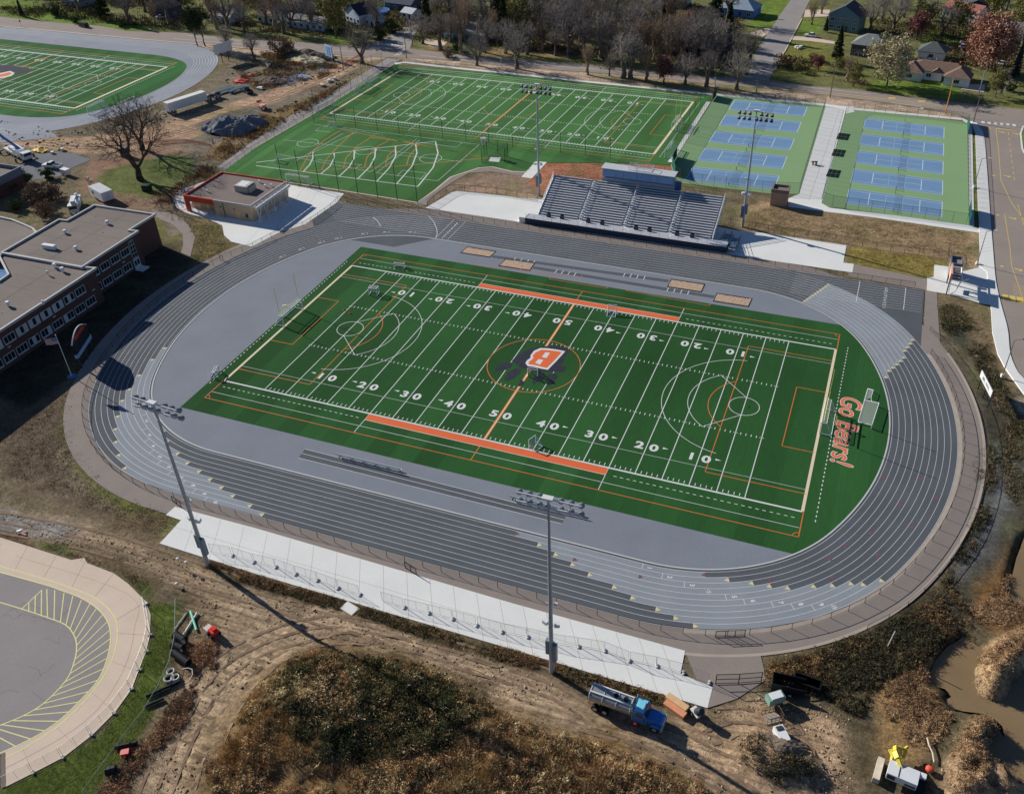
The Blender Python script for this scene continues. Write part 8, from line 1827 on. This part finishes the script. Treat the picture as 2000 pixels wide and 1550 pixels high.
x, y = G(514,214); t = thing('loader', 'salmon red loader bucket machine on the bank below the haul road', 'loader', (x, y, 0), a_(-35)); sr_ = paint('salmon', (214,140,122), .6); b = MB(); b.b2(-1.2, 1.0, -.7, .7, .6, 1.6); part('body', b, sr_, t); b = MB(); b.tube((-1.0, -.4, 1.2), (-3.0, -.2, 2.2), .3, .22, 4); part('arm', b, sr_, t); b = MB(); b.b2(-3.6, -2.8, -.9, .9, 1.6, 2.4); part('bucket', b, sr_, t); wheels(t, (-.8, .8), .8, .5, .35)
def crate_stack(lab, px, n, c, seed):
    x, y = G(*px); t = thing('block_stack', lab, 'blocks', (x, y, 0), seed); q = random.Random(seed)
    for k in range(n): b = MB(); b.box((q.uniform(-1.8, 1.8), q.uniform(-1, 1), .4), (q.uniform(.7, 1.5), q.uniform(.6, 1.0), q.uniform(.5, 1.0)), q.random()); part('block', b, M('blk_%d' % c[0], obs(*c), .8, .12), t)
crate_stack('pale concrete blocks on the site by the puddle', (524,130), 4, (196,192,184), 2); crate_stack('white and dark crates at the path bank', (650,158), 4, (206,204,196), 4); crate_stack('pale rubble blocks on the path bank', (627,168), 3, (204,186,160), 6); crate_stack('pale blocks beside the site asphalt', (112,298), 3, (206,196,190), 8); crate_stack('stone bed blocks on the corner lawn', (1566,94), 5, (206,186,172), 10)
crate_stack('white rubble lumps beside the building site dark pickup', (508,176), 3, (216,214,208), 12)
x, y = G(170,352); t = thing('traffic_barrel', 'orange white barrel on the dirt by the white site trailer', 'barrel', (x, y, 0)); b = MB(); b.tube((0, 0, 0), (0, 0, 1.1), .38, .3, 12); part('barrel_body', b, M('barrel_orange', obs(222,126,92), .6, .05), t); b = MB(); b.tube((0, 0, .5), (0, 0, .75), .36, .34, 12, cap=False); part('band', b, whitem, t)
x, y = G(176,362); t = thing('banner', 'leaning white banner board beside the white site trailer', 'board', (x, y, 0), .4); b = MB(); b.box((0, 0, 1.2), (.12, 1.2, 2.4)); part('board', b, vent, t); b = MB(); b.box((.09, 0, 1.9), (.03, .9, .5)); part('panel', b, M('banner_salmon', obs(222,160,142), .6), t)
b = MB(); P = GL([(284,283),(320,279),(360,277),(400,284),(415,289)])
for a, c in zip(P, P[1:]): b.quad((*a, .05), (*c, .05), (*c, 1.0), (*a, 1.0))
tag(part('snow_fence', b, Mmesh('snow_fence_red', (.6, .12, .1), .55)), 'sagging red plastic barrier fence behind the old oaks', 'fence')
b = MB(); P = GL([(672,130),(690,118),(706,110)])
for a, c in zip(P, P[1:]): b.quad((*a, .05), (*c, .05), (*c, 1.1), (*a, 1.1))
tag(part('snow_fence', b, Mmesh('snow_fence_red', None, .55)), 'red plastic barrier fence at the top of the haul road', 'fence')
x, y = G(1063,1298); b = MB(); b.quad((-.7, .2, .05), (.6, .1, .05), (.6, .0, .95), (-.7, .1, .9)); o = part('snow_fence', b, Mmesh('snow_fence_red', None, .55)); o.location = (x, y, 0); tag(o, 'scrap of red barrier fence at the foot of the near floodlight mast', 'fence')
x, y = G(1240,1414); t = thing('traffic_cone', 'red cone standing beside the tank truck front wheel', 'cone', (x, y, 0), .5); b = MB(); b.tube((0, 0, 0), (0, 0, .75), .3, .06, 10); part('cone', b, M('cone_red', obs(196,30,40), .5, .05), t); b = MB(); b.box((0, 0, .03), (.7, .7, .06)); part('cone_base', b, M('cone_red', None), t); b = MB(); b.tube((0, 0, .3), (0, 0, .48), .215, .15, 10, cap=False); part('cone_band', b, whitem, t)
x, y = G(1814,1505); t = thing('red_bag', 'round red bag in the reeds right of the excavator', 'bag', (x, y, .1)); b = MB(); b.ball((0, 0, .35), .5, 10, .7); part('bag_body', b, M('bag_red', obs(206,84,62), .7, .08), t); b = MB(); b.tube((0, .3, .6), (.1, .9, .9), .08, None, 5); part('handle', b, blackm, t)
x, y = G(1732,1264); t = thing('white_mast', 'tall thin white survey mast leaning in the dark brush', 'mast', (x, y, -.5), 0); b = MB(); b.tube((0, 0, 0), (.3, -.3, 4.3), .08, .07, 6); part('mast_pole', b, whitem, t); b = MB(); b.box((0, 0, .2), (.9, .7, .4)); part('mast_base', b, M('board_grey', None), t)
x, y = G(1815,1475); t = thing('fallen_branch', 'bent bare branch lying in the reeds right of the excavator', 'branch', (x, y, .1)); b = MB(); b.path([(-.4, 2.2, .3), (-.2, 1.2, .4), (.3, .2, .3), (.5, -.9, .2)], .09, 6); part('limb', b, M('dead_wood', obs(196,186,168), .9, .1), t)
for k, (q, lab) in enumerate((((1365,1335), 'white lamp hood on a bent rod by the near dirt road, left one'), ((1428,1360), 'white lamp hood on a bent rod by the near dirt road, right one'), ((1345,1490), 'round white lamp ball on the dirt below the two hoods'))):
    x, y = G(*ZZ(0,760,K5,[q])[0]); t = thing('site_lamp', lab, 'lamp', (x, y, 0), .6*k, 'site lamps by the near dirt road'); b = MB(); b.tube((0, 0, 0), (0, 0, 1.5 if k < 2 else .5), .03, None, 5); part('rod', b, dgrey, t); b = MB(); b.ball((0, 0, 1.55 if k < 2 else .6), .26, 10, .7); part('lamp_hood', b, vent, t)
x, y = G(43,1040); t = thing('rubble_board', 'broken board and white debris on the verge above the bus loop', 'debris', (x, y, 0), .4); b = MB(); b.box((0, 0, .1), (1.3, .4, .12), .2); b.box((.5, -.4, .08), (.9, .3, .1), -.4); part('board', b, M('debris_tan', obs(176,140,120), .9, .1), t); b = MB(); b.box((-.5, .3, .16), (.7, .4, .25), .5); part('white_block', b, vent, t)
x, y = G(683,1188); t = thing('concrete_block', 'square concrete slab jutting from the lower plaza edge', 'slab', (x, y, 0), a_(-15)); b = MB(); b.b2(-1.2, 1.2, -.8, .8, -.1, .08); part('slab', b, concr_t, t); b = MB(); b.b2(-1.1, 1.1, -.7, .7, .081, .1); part('slab_top', b, concr, t)
b = MB(); P = GL(smooth([(6,1470),(6,1500),(7,1537)])); b.strip(P, .5, .05); tag(part('apron_edge', b, M('edge_dark', obs(110,100,92), .9)), kind='structure')
x, y = G(1472,295); 
t = thing('litter_bin', 'small brown bin pair on the walkway between the court banks', 'bin', (*G(1590,322), .01), .3); b = MB()
for xx in (-.4, .5): b.tube((xx, 0, 0), (xx, .1*xx, .9), .28, .3, 10)
part('bin_body', b, M('bin_tan', obs(150,132,100), .7, .1), t); b = MB(); b.box((0, 0, .93), (1.7, .7, .06)); part('lid', b, dgrey, t)
b = MB(); b.tube((0, 0, 0), (0, 0, .35), .22, .05, 8)
CP = Proto(thing('training_cone', '', 'cone', group='orange training cones')); part('cone_body', b, M('cone_orange', obs(206,84,52), .6, .05), CP.root); b = MB(); b.box((0, 0, .02), (.45, .45, .04)); part('cone_base', b, M('cone_orange', None), CP.root)
for q, lab in (((668,875), 'orange cone left of its partner near the left crease'), ((712,900), 'orange cone right of its partner near the left crease'), ((35,1100), 'orange cone beside the left goal on the end line')): CP.put((*G(*ZZ(500,380,K5,[q])[0]), .03), 0, lab)
